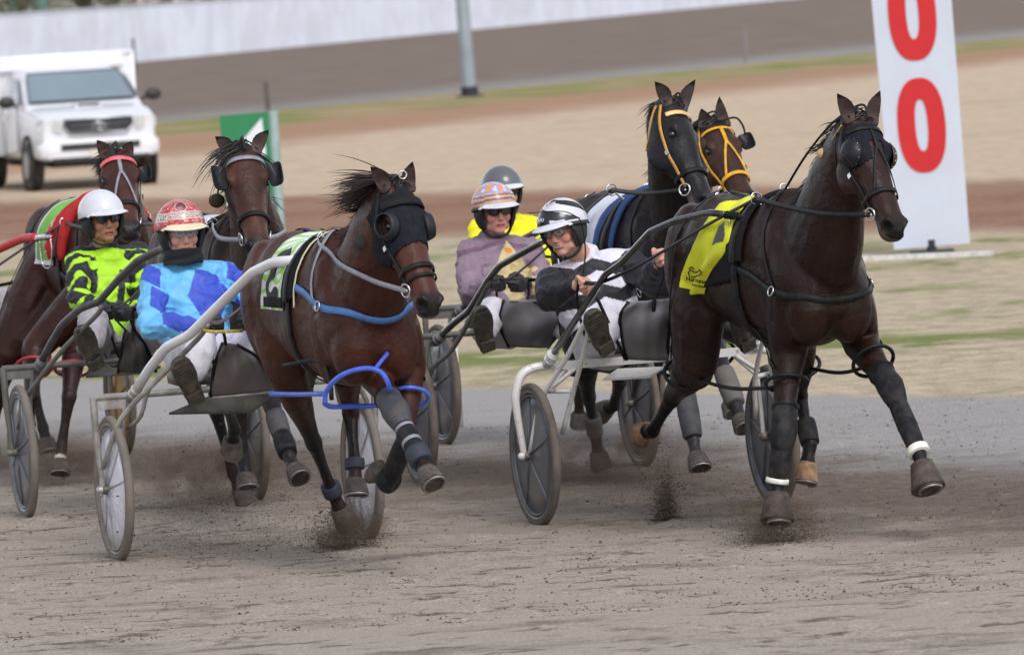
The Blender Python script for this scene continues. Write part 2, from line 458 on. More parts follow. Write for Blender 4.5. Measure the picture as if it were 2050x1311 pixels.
    bp = n.new("ShaderNodeBump"); bp.inputs['Strength'].default_value = .9; bp.inputs['Distance'].default_value = .035; l.new(h, bp.inputs['Height']); l.new(bp.outputs[0], b.inputs['Normal'])
    return m
GM = ground_mat()
def slab(name, lo, hi, z=0.0, hi2=None):
    bm = bmesh.new(); S = 1600
    vs = [bm.verts.new(p) for p in ((-S, -40, z), (S, -40, z), (S, 2600, z), (-S, 2600, z))]; bm.faces.new(vs)
    for k, sg in ((lo, 1), (hi, -1), (hi2, -1)):
        if k is None: continue
        nn, c = LN[k]
        bmesh.ops.bisect_plane(bm, geom=bm.verts[:] + bm.edges[:] + bm.faces[:], plane_co=nn * c + V((0, 0, z)), plane_no=nn * sg, clear_inner=True)
    me = bpy.data.meshes.new(name); bm.to_mesh(me); bm.free(); me.materials.append(GM)
    o = bpy.data.objects.new(name, me); COL.objects.link(o); o['kind'] = 'structure'; return o
slab("race_track", None, 'grass', hi2='road'); slab("infield_grass", 'grass', 'road'); slab("outer_track", 'road', None)
# churned relief of the near track: ruts, hoof prints and crumbs pressed into the sand
def relief():
    x0, x1, y0, y1, dx, dy = -4.6, 4.6, 26.6, 44.5, .030, .027; nx, ny = int((x1 - x0) / dx) + 1, int((y1 - y0) / dy) + 1
    rd = random.Random(21); X = np.linspace(x0, x1, nx); Y = np.linspace(y0, y1, ny); XX, YY = np.meshgrid(X, Y); Hh = np.zeros_like(XX)
    def vn(sc, seed, sx=1.0):       # smooth value noise
        g = np.random.RandomState(seed).rand(int((y1 - y0) * sc) + 3, int((x1 - x0) * sc * sx) + 3); fx = (XX - x0) * sc * sx; fy = (YY - y0) * sc; ix = fx.astype(int); iy = fy.astype(int); tx = fx - ix; ty = fy - iy
        tx = tx * tx * (3 - 2 * tx); ty = ty * ty * (3 - 2 * ty); return (g[iy, ix] * (1 - tx) + g[iy, ix + 1] * tx) * (1 - ty) + (g[iy + 1, ix] * (1 - tx) + g[iy + 1, ix + 1] * tx) * ty
    mask = np.clip((vn(1.1, 1) * .6 + vn(2.6, 2) * .4 - .40) * 4, 0, 1)
    Hh += .007 * (vn(9, 3) - .5) * (.35 + mask) + .010 * np.clip(vn(15, 4) - .55, 0, 1) * 2 * mask + .006 * (vn(27, 5) - .5) * (.4 + mask)
    for k in range(620):
        cx, cy = rd.uniform(x0, x1), rd.uniform(y0, y1)
        if rd.random() < .4: cy = rd.uniform(33, 38.5)
        i0, i1 = max(0, int((cx - .2 - x0) / dx)), min(nx, int((cx + .2 - x0) / dx)); j0, j1 = max(0, int((cy - .2 - y0) / dy)), min(ny, int((cy + .2 - y0) / dy))
        if i1 <= i0 or j1 <= j0: continue
        r = rd.uniform(.055, .08); d = np.hypot(XX[j0:j1, i0:i1] - cx, (YY[j0:j1, i0:i1] - cy) * .85) / r; Hh[j0:j1, i0:i1] += rd.uniform(.4, 1) * (.010 * np.exp(-((d - 1.25) / .25) ** 2) - .012 * np.exp(-(d / .8) ** 4))
    for k in range(12):
        a = math.radians(rd.uniform(13, 19)); h_ = (math.sin(a), -math.cos(a)); cx = rd.uniform(-4, 5); d = np.abs((XX - cx) * h_[1] - (YY - 37) * h_[0]); Hh += .002 * np.exp(-((d - .045) / .025) ** 2) - .003 * np.exp(-(d / .03) ** 2)
    e = np.minimum.reduce([(XX - x0) / .4, (x1 - XX) / .4, (YY - y0) / .5, (y1 - YY) / .9]); e = np.clip(e, 0, 1)
    Z = .004 + np.clip(Hh + .012, 0, .05) * e
    co = np.stack([XX, YY, Z], -1).reshape(-1, 3); idx = np.arange(nx * ny).reshape(ny, nx); q = np.stack([idx[:-1, :-1], idx[:-1, 1:], idx[1:, 1:], idx[1:, :-1]], -1).reshape(-1, 4)
    me = bpy.data.meshes.new("churned_sand"); me.vertices.add(len(co)); me.vertices.foreach_set('co', co.ravel()); me.loops.add(q.size); me.loops.foreach_set('vertex_index', q.ravel()); me.polygons.add(len(q)); me.polygons.foreach_set('loop_start', np.arange(0, q.size, 4)); me.polygons.foreach_set('use_smooth', np.ones(len(q), dtype=bool)); me.update(calc_edges=True); me.validate()
    me.materials.append(GM); o = bpy.data.objects.new("churned_sand", me); COL.objects.link(o); o['kind'] = 'structure'
relief()
# relief of the near track: hoof prints, wheel ruts and loose clods lie on it as real geometry
rnd = random.Random(3)
def clod(mb, p, r, rd=rnd):
    ax = [V((1, 0, 0)), V((0, 1, 0)), V((0, 0, 1))]; vs = []
    for q in ax: q = q * (.5 if q.z else 1.3); vs += [p + q * r * rd.uniform(.6, 1.2), p - q * r * rd.uniform(.6, 1.2)]
    mb.add(vs, [(0, 2, 4), (2, 1, 4), (1, 3, 4), (3, 0, 4), (2, 0, 5), (1, 2, 5), (3, 1, 5), (0, 3, 5)])
cl = MB(); cl2 = MB()
for k in range(2600):
    y = rnd.uniform(30.8, 46) if k % 3 else rnd.uniform(30.8, 36); x = rnd.uniform(-4.4, 4.4)
    if noise.noise(V((x * .9, y * .9, 3))) < -.05 and k % 4: continue
    if LN['grass'][0].dot(V((x, y, 0))) > LN['grass'][1]: continue
    r = min(.003 + rnd.expovariate(1 / .0025), .012)
    clod(cl, V((x, y, r * .3)), r)
for k in range(46):
    x, y = rnd.uniform(-4, 4), rnd.uniform(31.0, 37.5)
    for j in range(rnd.randint(4, 12)): clod(cl2, V((x + rnd.gauss(0, .06), y + rnd.gauss(0, .09), .008)), rnd.uniform(.004, .014))
clm = mat("loose_sand_clods", rgb(128, 112, 102), .95, var=.35, vscale=12, spec=.1)
solo(WORLD, "track_clods", cl, clm, kind='stuff', smooth=False, label='loose crumbs of sand scattered over the raked race track', cat='sand clods')
solo(WORLD, "sand_lumps", cl2, mat("dark_sand_lumps", rgb(76, 62, 54), .95, var=.35, vscale=12, spec=.1), kind='stuff', smooth=False, label='dark damp lumps of sand turned up in the foreground track', cat='sand lumps')
def grains(name, n, r0, r1, col, seed, label, yy=(30.9, 44)):
    rs = np.random.RandomState(seed); y = yy[0] + (yy[1] - yy[0]) * rs.rand(n) ** 1.5; x = (rs.rand(n) - .5) * (y * .139 + .6); r = r0 + (r1 - r0) * rs.rand(n) ** 3
    nn, c_ = LN['grass']; k = (x * nn.x + y * nn.y) < c_ + .1; x, y, r = x[k], y[k], r[k]; n = len(x); c = np.stack([x, y, r * .4 + .012], -1)
    ax = np.array([[1.2, 0, 0], [-1.2, 0, 0], [0, 1.2, 0], [0, -1.2, 0], [0, 0, .8], [0, 0, -.8]]); vs = c[:, None, :] + ax[None] * r[:, None, None] * (.65 + .6 * rs.rand(n, 6, 1)); f = np.array([(0, 2, 4), (2, 1, 4), (1, 3, 4), (3, 0, 4), (2, 0, 5), (1, 2, 5), (3, 1, 5), (0, 3, 5)]); q = (f[None] + 6 * np.arange(n)[:, None, None]).reshape(-1, 3)
    me = bpy.data.meshes.new(name); co = vs.reshape(-1, 3); me.vertices.add(len(co)); me.vertices.foreach_set('co', co.ravel()); me.loops.add(q.size); me.loops.foreach_set('vertex_index', q.ravel()); me.polygons.add(len(q)); me.polygons.foreach_set('loop_start', np.arange(0, q.size, 3)); me.update(calc_edges=True); me.validate()
    me.materials.append(mat(name + "_stone", col, .9, var=.3, vscale=30, spec=.15)); o = bpy.data.objects.new(name, me); COL.objects.link(o); o['kind'] = 'stuff'; o['label'] = label; o['category'] = 'grit'
grains("sand_grains", 42000, .0015, .0055, rgb(150, 142, 133), 4, "coarse pale grit lying all over the sandy race track")
grains("dark_grit", 34000, .0015, .0075, rgb(72, 63, 57), 5, "darker grit and crumbs scattered through the sandy race track")
# grass blades along the edge of the infield
gb = MB(); n_, c_ = LN['grass']; tdir = V((-n_.y, n_.x, 0))
for k in range(9000):
    p = n_ * (c_ + abs(rnd.gauss(0, 3.2)) + rnd.uniform(-.15, .3)) + tdir * rnd.uniform(-9, 9)
    # keep near the seen part
    base = V((p.x, p.y, 0)); h_ = rnd.uniform(.02, .055); a = rnd.uniform(0, 6.28); w = V((math.cos(a), math.sin(a), 0)) * .004; lean = V((rnd.uniform(-.02, .02), rnd.uniform(-.02, .02), h_))
    gb.add([base - w, base + w, base + lean], [(0, 1, 2)]); g_ = noise.noise(base * .55) > .05
    c0 = rgb(128, 138, 76) if g_ else rgb(208, 188, 144); gb.c = gb.c[:-3] + [tuple(v * rnd.uniform(.75, 1.2) for v in c0)] * 3 if gb.c else [c0] * 3
solo(WORLD, "grass_blades", gb, mat("grass_blade", (1, 1, 1), .8, var=.1, attr=True, spec=.1), kind='stuff', smooth=False, label='short dry and green grass along the inner edge of the track', cat='grass')

# ------------------------------------------------------------------ far wall, poles, posts
def on_line(k, px):     # ground point under picture column px that lies on line k
    lo, hi = -400.0, 1400.0; nn, c = LN[k]
    for _ in range(60):
        my = (lo + hi) / 2; d = ray(px, my)
        if d.z >= -1e-6: lo = my; continue
        g = G(px, my)
        if nn.dot(g) > c: lo = my
        else: hi = my
    return G(px, hi)
wa, wb = on_line('wall', -500), on_line('wall', 1800)
_d = (wb - wa).normalized(); wa = wa - _d * 90; wb = wb + _d * 120; wd_ = (wb - wa); wl = wd_.length; wd_ = wd_ / wl; wn = V((wd_.y, -wd_.x, 0))
T = Thing(WORLD, "perimeter_wall", wa, "long white painted wall running round the outside of the track", "wall")
mb = MB(); mb.box(wa + wd_ * wl / 2 + V((0, 0, 1.06)), (wl, .18, 2.12), (wd_, wn, V((0, 0, 1)))); T.part("wall_panel", mb, mat("white_wall_paint", rgb(232, 236, 248), .7, var=.05, vscale=.35, dirt=rgb(196, 196, 204), dirt_amt=.35, dscale=.5), smooth=False)
mb = MB(); mb.box(wa + wd_ * wl / 2 + V((0, 0, 2.15)), (wl, .26, .06), (wd_, wn, V((0, 0, 1)))); T.part("coping", mb, mat("wall_cap", rgb(210, 213, 222), .6), smooth=False)
mb = MB(); k = 0.0
while k < wl: mb.box(wa + wd_ * k + wn * .082 + V((0, 0, 1.06)), (.04, .02, 2.10), (wd_, wn, V((0, 0, 1)))); k += 4.8
T.part("pilaster", mb, mat("wall_pilaster", rgb(217, 220, 231), .7), smooth=False)
def pole(px, py, top, r, label, m0, m1=None, lean=.022, cat="pole", name="light_pole", baseh=.2, taper=1.0, group=None, cap=None, z=None):
    g = G(px, py) if z is None else V((ray(px, py).x / ray(px, py).y * z, z, 0)); T = Thing(WORLD, name, g, label, cat, group)
    up = V((-lean, 0, 1)); mb = MB(); mb.tube([g + up * baseh, g + up * top], [r, r * taper], 20); T.part("shaft", mb, m0, flat_angle=50)
    if m1: mb = MB(); mb.tube([g, g + up * baseh], r * 1.25, 20); mb.box(g + V((0, 0, .02)), (r * 4, r * 4, .04)); T.part("base", mb, m1, flat_angle=40)
    if cap: mb = MB(); mb.tube([g + up * top, g + up * (top + .06)], [r * 1.2, r * .6], 16); T.part("cap", mb, cap, flat_angle=40)
    return T
galv = mat("galvanised_grey", rgb(150, 158, 168), .5, .3, var=.12, vscale=1.5); dk = mat("dark_base", rgb(38, 38, 42), .6)
T = pole(941, 194, 9.0, .15, "tall grey lamp pole with a dark base on the far grass verge", galv, dk, taper=.8, baseh=.22, name="lamp_pole", cat="lamp pole")
mb = MB(); q = T.o + V((-.022, 0, 1)) * 9.0; mb.tube([q, q + V((.2, -.3, .5)), q + V((.9, -1.4, .6))], [.08, .06, .05], 8, sub=4); T.part("arm", mb, galv); mb = MB(); mb.box(q + V((1.1, -1.7, .58)), (.3, .7, .12)); T.part("lamp_head", mb, dk, smooth=False)
pole(1494, 126, .95, .05, "short grey stake standing alone far out on the outer track edge", mat("stake_grey", rgb(128, 120, 118), .7), name="marker_stake", cat="stake", baseh=0)
pole(537, 222, .62, .05, "short dark stake just above the green sign", mat("stake_dark", rgb(92, 82, 80), .7), name="marker_stake", cat="stake", baseh=0)
pole(272, 152, 1.2, .045, "thin dark stake against the wall beside the white truck", mat("stake_dark", rgb(92, 82, 80), .7), name="marker_stake", cat="stake", baseh=0)
wp = mat("marker_post_grey", rgb(140, 138, 138), .7, var=.15, dirt=rgb(110, 96, 88), dirt_amt=.6); wc = mat("marker_post_white", rgb(226, 226, 228), .6)
T = pole(918, 858, .40, .033, "grey marker post with a white top on the edge of the gravel", wp, name="marker_post", cat="post", baseh=0)
mb = MB(); mb.tube([T.o + V((-.009, 0, .40)), T.o + V((-.012, 0, .565))], .034, 16); mb.tube([T.o + V((-.012, 0, .565)), T.o + V((-.012, 0, .58))], [.034, .02], 16); T.part("top", mb, wc, flat_angle=50)

# "00" distance board
bA = G(1866, 507); sc_ = FPX / bA.y
T = Thing(WORLD, "distance_sign", bA, "tall white board with two red zeros standing on the infield", "sign")
def bp(px, py, dy=0.0):
    d = ray(px, py); t = (bA.y + dy) / d.y; return CAMP + d * t
brd = [bp(1790, 500), bp(1942, 487), bp(1905, 0), bp(1745, 0)]
upv = ((brd[3] - brd[0]).normalized() + (brd[2] - brd[1]).normalized()).normalized()
brd[3] = brd[0] + (brd[3] - brd[0]) * 1.45; brd[2] = brd[1] + (brd[2] - brd[1]) * 1.45
mb = MB(); mb.prism(brd, (0, .05, 0)); T.part("board", mb, mat("sign_white", rgb(192, 198, 213), .45, var=.03, vscale=2, dirt=rgb(190, 188, 190), dirt_amt=.25, dscale=3), smooth=False)
mb = MB(); wv_ = (brd[1] - brd[0]).normalized()
for px_ in (1866,): mb.tube([bA + V((0, .03, 0)), bA + V((0, .03, .12))], .045, 12); mb.box(bA + V((0, .03, .01)), (.38, .3, .035))
T.part("foot", mb, dk, flat_angle=40)
def zero(cx, cy, w, h, w2, h2, shear):
    c = bp(cx, cy, -.006); X = wv_; Z = upv; n = 56; o = []; i_ = []
    for k in range(n):
        a = 2 * math.pi * k / n; ct, st = math.cos(a), math.sin(a); ct2 = math.copysign(abs(ct) ** .84, ct); st2 = math.copysign(abs(st) ** .84, st)
        o.append(c + X * (w * ct2) + Z * (h * st2)); i_.append(c + X * (w2 * ct2) + Z * (h2 * st2))
    mb = MB(); D_ = V((0, -.003, 0)); vs = o + i_ + [p + D_ for p in o] + [p + D_ for p in i_]; fs = []
    for k in range(n):
        j = (k + 1) % n; fs += [(k, j, n + j, n + k), (2 * n + j, 2 * n + k, 3 * n + k, 3 * n + j), (k, 2 * n + k, 2 * n + j, j), (n + j, 3 * n + j, 3 * n + k, n + k)]
    mb.add(vs, fs); return mb
red = mat("sign_red", rgb(192, 18, 26), .5, var=.04)
for cy_ in (251, 27): T.part("numeral_zero", zero(1845 if cy_ > 100 else 1826, cy_, 48 / sc_, 95 / sc_, 12.5 / sc_, 52 / sc_, 0), red, smooth=False)
pl0, pl1 = G(1590, 528), G(1985, 511); 
mb = MB(); d = (pl1 - pl0); mb.box((pl0 + pl1) / 2 + V((0, 0, .02)), (d.length, .14, .04), (d.normalized(), V((-d.y, d.x, 0)).normalized(), V((0, 0, 1))))
solo(WORLD, "white_kerb_plank", mb, mat("plank_white", rgb(214, 212, 210), .7, dirt=rgb(150, 150, 120), dirt_amt=.5), "long white plank lying on the grass under the red numeral board", "plank", o=(pl0 + pl1) / 2, smooth=False)

# green sign with a white triangle
gA = V((G(562, 474).x, G(562, 474).y, 0)); 
def gp(px, py, dy=0.0):
    d = ray(px, py); t = (gA.y + dy) / d.y; return CAMP + d * t
T = Thing(WORLD, "green_sign", gA, "green sign with a white triangle on a grey post behind the horses", "sign")
mb = MB(); mb.tube([gA, gp(546, 222, .03)], .055, 14); T.part("post", mb, mat("sign_post", rgb(150, 172, 170), .5, .2), flat_angle=50)
mb = MB(); mb.prism([gp(452, 420), gp(556, 410), gp(541, 224), gp(439, 232)], (0, .03, 0)); T.part("panel", mb, mat("sign_green", rgb(34, 122, 78), .5, var=.05), smooth=False)
mb = MB(); mb.prism([gp(455, 318, -.004), gp(533, 310, -.004), gp(524, 236, -.004)], (0, -.003, 0)); T.part("triangle", mb, mat("sign_triangle", rgb(214, 222, 226), .5, var=.02), smooth=False)

# ------------------------------------------------------------------ trees beyond the wall
def tree(x, y, h, w, label, seed):
    rd = random.Random(seed); g = V((x, y, 0)); T = Thing(WORLD, "gum_tree", g, label, "tree", "trees beyond the wall")
    tk = MB(); tk.tube([g, g + V((.1, 0, h * .3)), g + V((-.1, 0, h * .6)), g + V((.2, 0, h * .85))], [.32, .25, .16, .05], 10, sub=3)
    cl_ = []
    for k in range(26):
        a = rd.uniform(0, 6.28); u = rd.random() ** .6; p = g + V((math.cos(a) * w * u, math.sin(a) * w * u, h * (.22 + .75 * rd.random() * (1 - u * .25)))); cl_.append(p)
        if k < 10: tk.tube([g + V((0, 0, h * rd.uniform(.25, .6))), p], [.09, .02], 6)
    T.part("trunk", tk, mat("gum_bark", rgb(150, 135, 118), .85, var=.3))
    lf = MB()
    for k in range(4200):
        c = rd.choice(cl_); p = c + V((rd.gauss(0, w * .16), rd.gauss(0, w * .16), rd.gauss(0, h * .055))); s_ = rd.uniform(.06, .15)
        a = V((rd.uniform(-1, 1), rd.uniform(-1, 1), rd.uniform(-1, 1))).normalized() * s_; b_ = perp(a.normalized()) * s_ * .45
        lf.add([p - a, p + b_, p + a, p - b_], [(0, 1, 2, 3)])
        t = rd.random(); lf.c = (lf.c if len(lf.v) > 4 else [])[:len(lf.v) - 4] + [mix_((.055, .075, .03), (.14, .14, .06), t)] * 4
    T.part("crown", lf, mat("gum_leaves", (1, 1, 1), .7, var=.2, attr=True, spec=.2), smooth=False)
def mix_(a, b, t): return tuple(a[i] * (1 - t) + b[i] * t for i in range(3))
wy = on_line('wall', 150)
for i, (px, dz, h, w, lb) in enumerate(((-60, 18, 7.5, 2.2, "olive gum tree beyond the wall at the far left corner"), (28, 26, 8, 2.0, "sparse yellow-green gum tree left of the green poles"), (165, 20, 7, 2.2, "low gum tree beyond the wall above the truck"),
        (215, 30, 9, 2.6, "darker bushy gum tree right of the truck box"), (330, 24, 8.5, 2.6, "olive gum tree beyond the wall right of the pale building"), (420, 40, 10, 2.8, "rightmost gum tree showing above the top of the wall"))):
    d = ray(px, 0); y_ = wy.y + dz + (px - 150) * .08; tree(d.x / d.y * y_, y_, h, w, lb, 40 + i)
for i, (px, r, lb) in enumerate(((28, .16, "slim green pole beyond the wall, nearer the left corner"), (81, .32, "thick green pole beyond the wall, right of the slim one"))):
    y_ = wy.y + 9; d = ray(px, 10); g = V((d.x / d.y * y_, y_, 0)); T = Thing(WORLD, "green_pole", g, lb, "pole", "green poles beyond the wall")
    mb = MB().tube([g, g + V((-.1, 0, 7))], r, 16); T.part("shaft", mb, mat("green_pole_paint", rgb(110, 140, 132), .6))
    mb = MB().box(g + V((0, 0, .1)), (r * 3.2, r * 3.2, .2)); T.part("base", mb, dk, smooth=False)
y_ = wy.y + 75; d = ray(170, 0); g = V((d.x / d.y * y_, y_, 0))
T = Thing(WORLD, "pale_building", g, "pale cream building seen between the trees above the wall", "building")
mb = MB().box(g + V((0, 0, 3.2)), (30, 8, 6.4)); T.part("wall", mb, mat("cream_render", rgb(214, 208, 200), .8, var=.05, vscale=.5), smooth=False)
mb = MB(); z_ = 6.4; mb.add([g + V((-15.6, -4.6, z_)), g + V((15.6, -4.6, z_)), g + V((15.6, 4.6, z_)), g + V((-15.6, 4.6, z_)), g + V((-13, 0, 8.4)), g + V((13, 0, 8.4))], [(3, 2, 1, 0), (0, 1, 5, 4), (2, 3, 4, 5), (1, 2, 5), (3, 0, 4)])
T.part("roof", mb, mat("iron_roof", rgb(150, 148, 148), .5, var=.1), smooth=False)
for k in range(7):
    w_ = MB().box(g + V((-12 + 4 * k, -4.03, 3.9)), (1.6, .06, 1.3)); wo = T.part("window", w_, mat("window_frame_white", rgb(220, 220, 220), .5), smooth=False)
    w_ = MB().box(g + V((-12 + 4 * k, -4.07, 3.9)), (1.4, .03, 1.1)); T.part("pane", w_, mat("window_glass", (.04, .05, .06), .1, spec=.8), parent=wo, smooth=False)
# ------------------------------------------------------------------ white pick-up with a box body
def truck():
    g0 = G(204, 377); phi = math.radians(-90 + 14); fr = Frame(g0.x, g0.y, phi)      # X forward, Y to its left
    T = Thing(fr, "pickup_truck", V((-1.5, 0, 0)), "white pickup truck with a tall white box on its tray, parked on the infield", "truck")
    white = mat("truck_paint", rgb(218, 219, 226), .28, var=.02, coat=.6, dirt=rgb(188, 178, 166), dirt_amt=.35, dscale=2.2, dlo=.5, dhi=.75)
    black = mat("truck_black_trim", (.02, .02, .022), .5); glass = mat("truck_glass", rgb(120, 136, 146), .12, spec=.8, var=.1, vscale=1.2, coat=.5)
    X, Y, Z = V((1, 0, 0)), V((0, 1, 0)), V((0, 0, 1))
    def ringx(x, w, z0, z1, n=36, p=10.0, tuck=0.0):
        r = []
        for k in range(n):
            t = 2 * math.pi * k / n; ct = math.copysign(abs(math.cos(t)) ** (2 / p), math.cos(t)); st = math.copysign(abs(math.sin(t)) ** (2 / p), math.sin(t))
            z = (z0 + z1) / 2 + (z1 - z0) / 2 * st; q = (z - z0) / (z1 - z0); r.append(V((x, ct * w * (1 - tuck * q), z)))
        return r
    b = MB(); b.rings([ringx(x, w, z0, z1, tuck=.04) for x, w, z0, z1 in ((.0, .70, .55, .92), (.02, .80, .46, 1.0), (-.10, .85, .42, 1.06), (-.45, .88, .42, 1.12), (-.95, .89, .42, 1.17), (-1.35, .89, .42, 1.20), (-2.9, .89, .42, 1.20), (-3.0, .88, .45, 1.18))])
    for sx in (-.80,):                                  # carve wheel arches as dark inset liners
        pass
    T.part("body", b, white, flat_angle=35)
    c = MB(); c.rings([ringx(x, w, 1.12, z1, tuck=t) for x, w, z1, t in ((-1.0, .84, 1.18, .02), (-1.25, .85, 1.27, .06), (-1.60, .86, 1.50, .13), (-1.85, .86, 1.65, .17), (-2.3, .86, 1.69, .18), (-2.85, .86, 1.67, .17), (-2.98, .85, 1.56, .15))]); T.part("cab", c, white, flat_angle=35)
    w_ = MB(); q = [V((-1.08, -.76, 1.215)), V((-1.08, .76, 1.215)), V((-1.72, .66, 1.61)), V((-1.72, -.66, 1.61))]; n = (q[1] - q[0]).cross(q[3] - q[0]).normalized()
    if n.x < 0: n = -n
    w_.hexa([p + n * .012 for p in q], [p + n * .03 for p in q]); T.part("windscreen", w_, glass, smooth=False)
    e = MB(); e.tube([p + n * .03 for p in q], .014, 6, closed=True); T.part("windscreen_seal", e, black)
    for sg in (-1, 1):
        p_ = [V((-1.30, sg * .875, 1.22)), V((-2.1, sg * .875, 1.22)), V((-2.15, sg * .78, 1.58)), V((-1.85, sg * .77, 1.57)), V((-1.45, sg * .83, 1.33))]
        T.part("side_window", MB().prism(p_, (0, sg * .02, 0)), glass, smooth=False)
        m_ = MB(); m_.ell(V((-1.22, sg * 1.06, 1.26)), (.05, .12, .085)); m_.cap(V((-1.28, sg * .9, 1.2)), V((-1.24, sg * 1.0, 1.24)), .02, .02); T.part("wing_mirror", m_, black)
        d = MB(); d.tube([V((-1.35, sg * .893, 1.18)), V((-1.35, sg * .893, .55)), V((-2.5, sg * .893, .5)), V((-2.55, sg * .893, 1.18))], .008, 5); T.part("door_seam", d, mat("seam_grey", rgb(90, 90, 94), .6)); d = MB(); d.box((-2.35, sg * .905, 1.02), (.16, .03, .03)); T.part("door_handle", d, white, smooth=False)
        h = MB(); h.prism([V((.02, sg * .54, .80)), V((.02, sg * .56, .97)), V((-.06, sg * .80, 1.0)), V((-.16, sg * .86, .93)), V((-.10, sg * .84, .82))], (.03, 0, 0)); T.part("headlight", h, mat("lamp_lens", rgb(196, 200, 196), .15, var=.1, vscale=14, spec=.8), flat_angle=40)
        h = MB(); h.ell((.055, sg * .62, .60), (.02, .06, .05)); T.part("fog_light", h, mat("lamp_lens", (1, 1, 1)))
        for wx in (-.80, -3.75):
            a = MB(); cc = V((wx, sg * .80, .36)); a.torus(cc, Y, .26, .105, 32, 12); a.tube([cc - Y * .1, cc + Y * .1], .27, 32); wo = T.part("wheel", a, mat("truck_tyre", (.025, .025, .026), .8, dirt=rgb(120, 104, 88), dirt_amt=.6))
            a = MB(); a.tube([cc + Y * sg * .08, cc + Y * sg * .115], .19, 28); T.part("rim", a, mat("steel_rim", rgb(160, 160, 164), .4, .5), parent=wo, flat_angle=40)
            a = MB(); a.torus(cc + Y * sg * .07, Y, .40, .035, 32, 8); T.part("wheel_arch", a, mat("arch_dark", (.02, .02, .02), .8))
    g = MB(); gp_ = [V((.0, -.40, .78)), V((.0, .40, .78)), V((.0, .50, .90)), V((.0, .48, .985)), V((.0, -.48, .985)), V((.0, -.50, .90))]; g.prism([q + X * -.06 for q in gp_], X * .10); go = T.part("grille", g, mat("grille_dark", (.012, .012, .016), .6), flat_angle=40)
    g = MB(); g.tube([q + X * .045 for q in gp_], .014, 6, closed=True)
    for dz in (-.04, .03): g.box((.055, 0, .87 + dz), (.012, .86, .012))
    T.part("grille_bar", g, mat("chrome", rgb(170, 172, 178), .2, .9), parent=go)
    g = MB(); g.torus(V((.075, 0, .88)), X, .062, .010, 28, 6, ax=Y, sx=1.45); g.torus(V((.076, 0, .885)), X, .036, .008, 20, 6, ax=Y, sx=.9); g.torus(V((.076, 0, .90)), X, .03, .007, 20, 6, ax=Y, sx=1.9); T.part("emblem", g, mat("chrome", (1, 1, 1)), parent=go)
    s_ = MB(); s_.loft([(V((x, 0, .56)), Y, Z, w, h_) for x, w, h_ in ((-.12, .86, .15), (.03, .85, .16), (.09, .78, .145), (.10, .6, .10))], 28, 4.5); T.part("bumper", s_, white, flat_angle=40)
    s_ = MB(); s_.box((.10, 0, .60), (.03, 1.12, .09)); s_.box((.07, 0, .43), (.06, 1.4, .05)); T.part("bumper_intake", s_, black, smooth=False)
    s_ = MB(); s_.box((.125, .02, .50), (.02, .36, .11)); T.part("number_plate", s_, mat("plate", rgb(206, 204, 190), .5), smooth=False)
    s_ = MB(); s_.loft([(V((-.72, 0, 1.165 + dz)), X, Y, .13 * k, .20 * k) for dz, k in ((-.03, 1), (.01, 1), (.035, .85))], 20, 4); T.part("bonnet_scoop", s_, white, flat_angle=40)
    s_ = MB(); s_.box((-.585, 0, 1.178), (.012, .30, .03)); T.part("scoop_mouth", s_, black, smooth=False)
    u = MB(); u.box((-2.4, 0, .38), (4.4, 1.2, .12)); T.part("chassis", u, black, smooth=False)
    x0, x1 = -5.3, -3.08; s_ = MB(); s_.box(((x0 + x1) / 2, 0, 1.17), (x1 - x0, 2.3, 1.4)); bx = T.part("box_body", s_, mat("box_panel", rgb(222, 223, 228), .5, var=.03), smooth=False)
    s_ = MB()
    for sg in (-1, 1): s_.tube([V((x1, sg * 1.15, .5)), V((x1, sg * 1.15, 1.86)), V((x0, sg * 1.15, 1.86))], .035, 8)
    s_.tube([V((x1, -1.15, 1.86)), V((x1, 1.15, 1.86))], .035, 8); T.part("box_edge", s_, mat("box_trim", rgb(232, 232, 236), .4), parent=bx)
    s_ = MB(); s_.box((-3.04, 0, 1.76), (.10, 2.0, .16)); T.part("box_front_locker", s_, mat("box_panel", (1, 1, 1)), smooth=False)
truck()
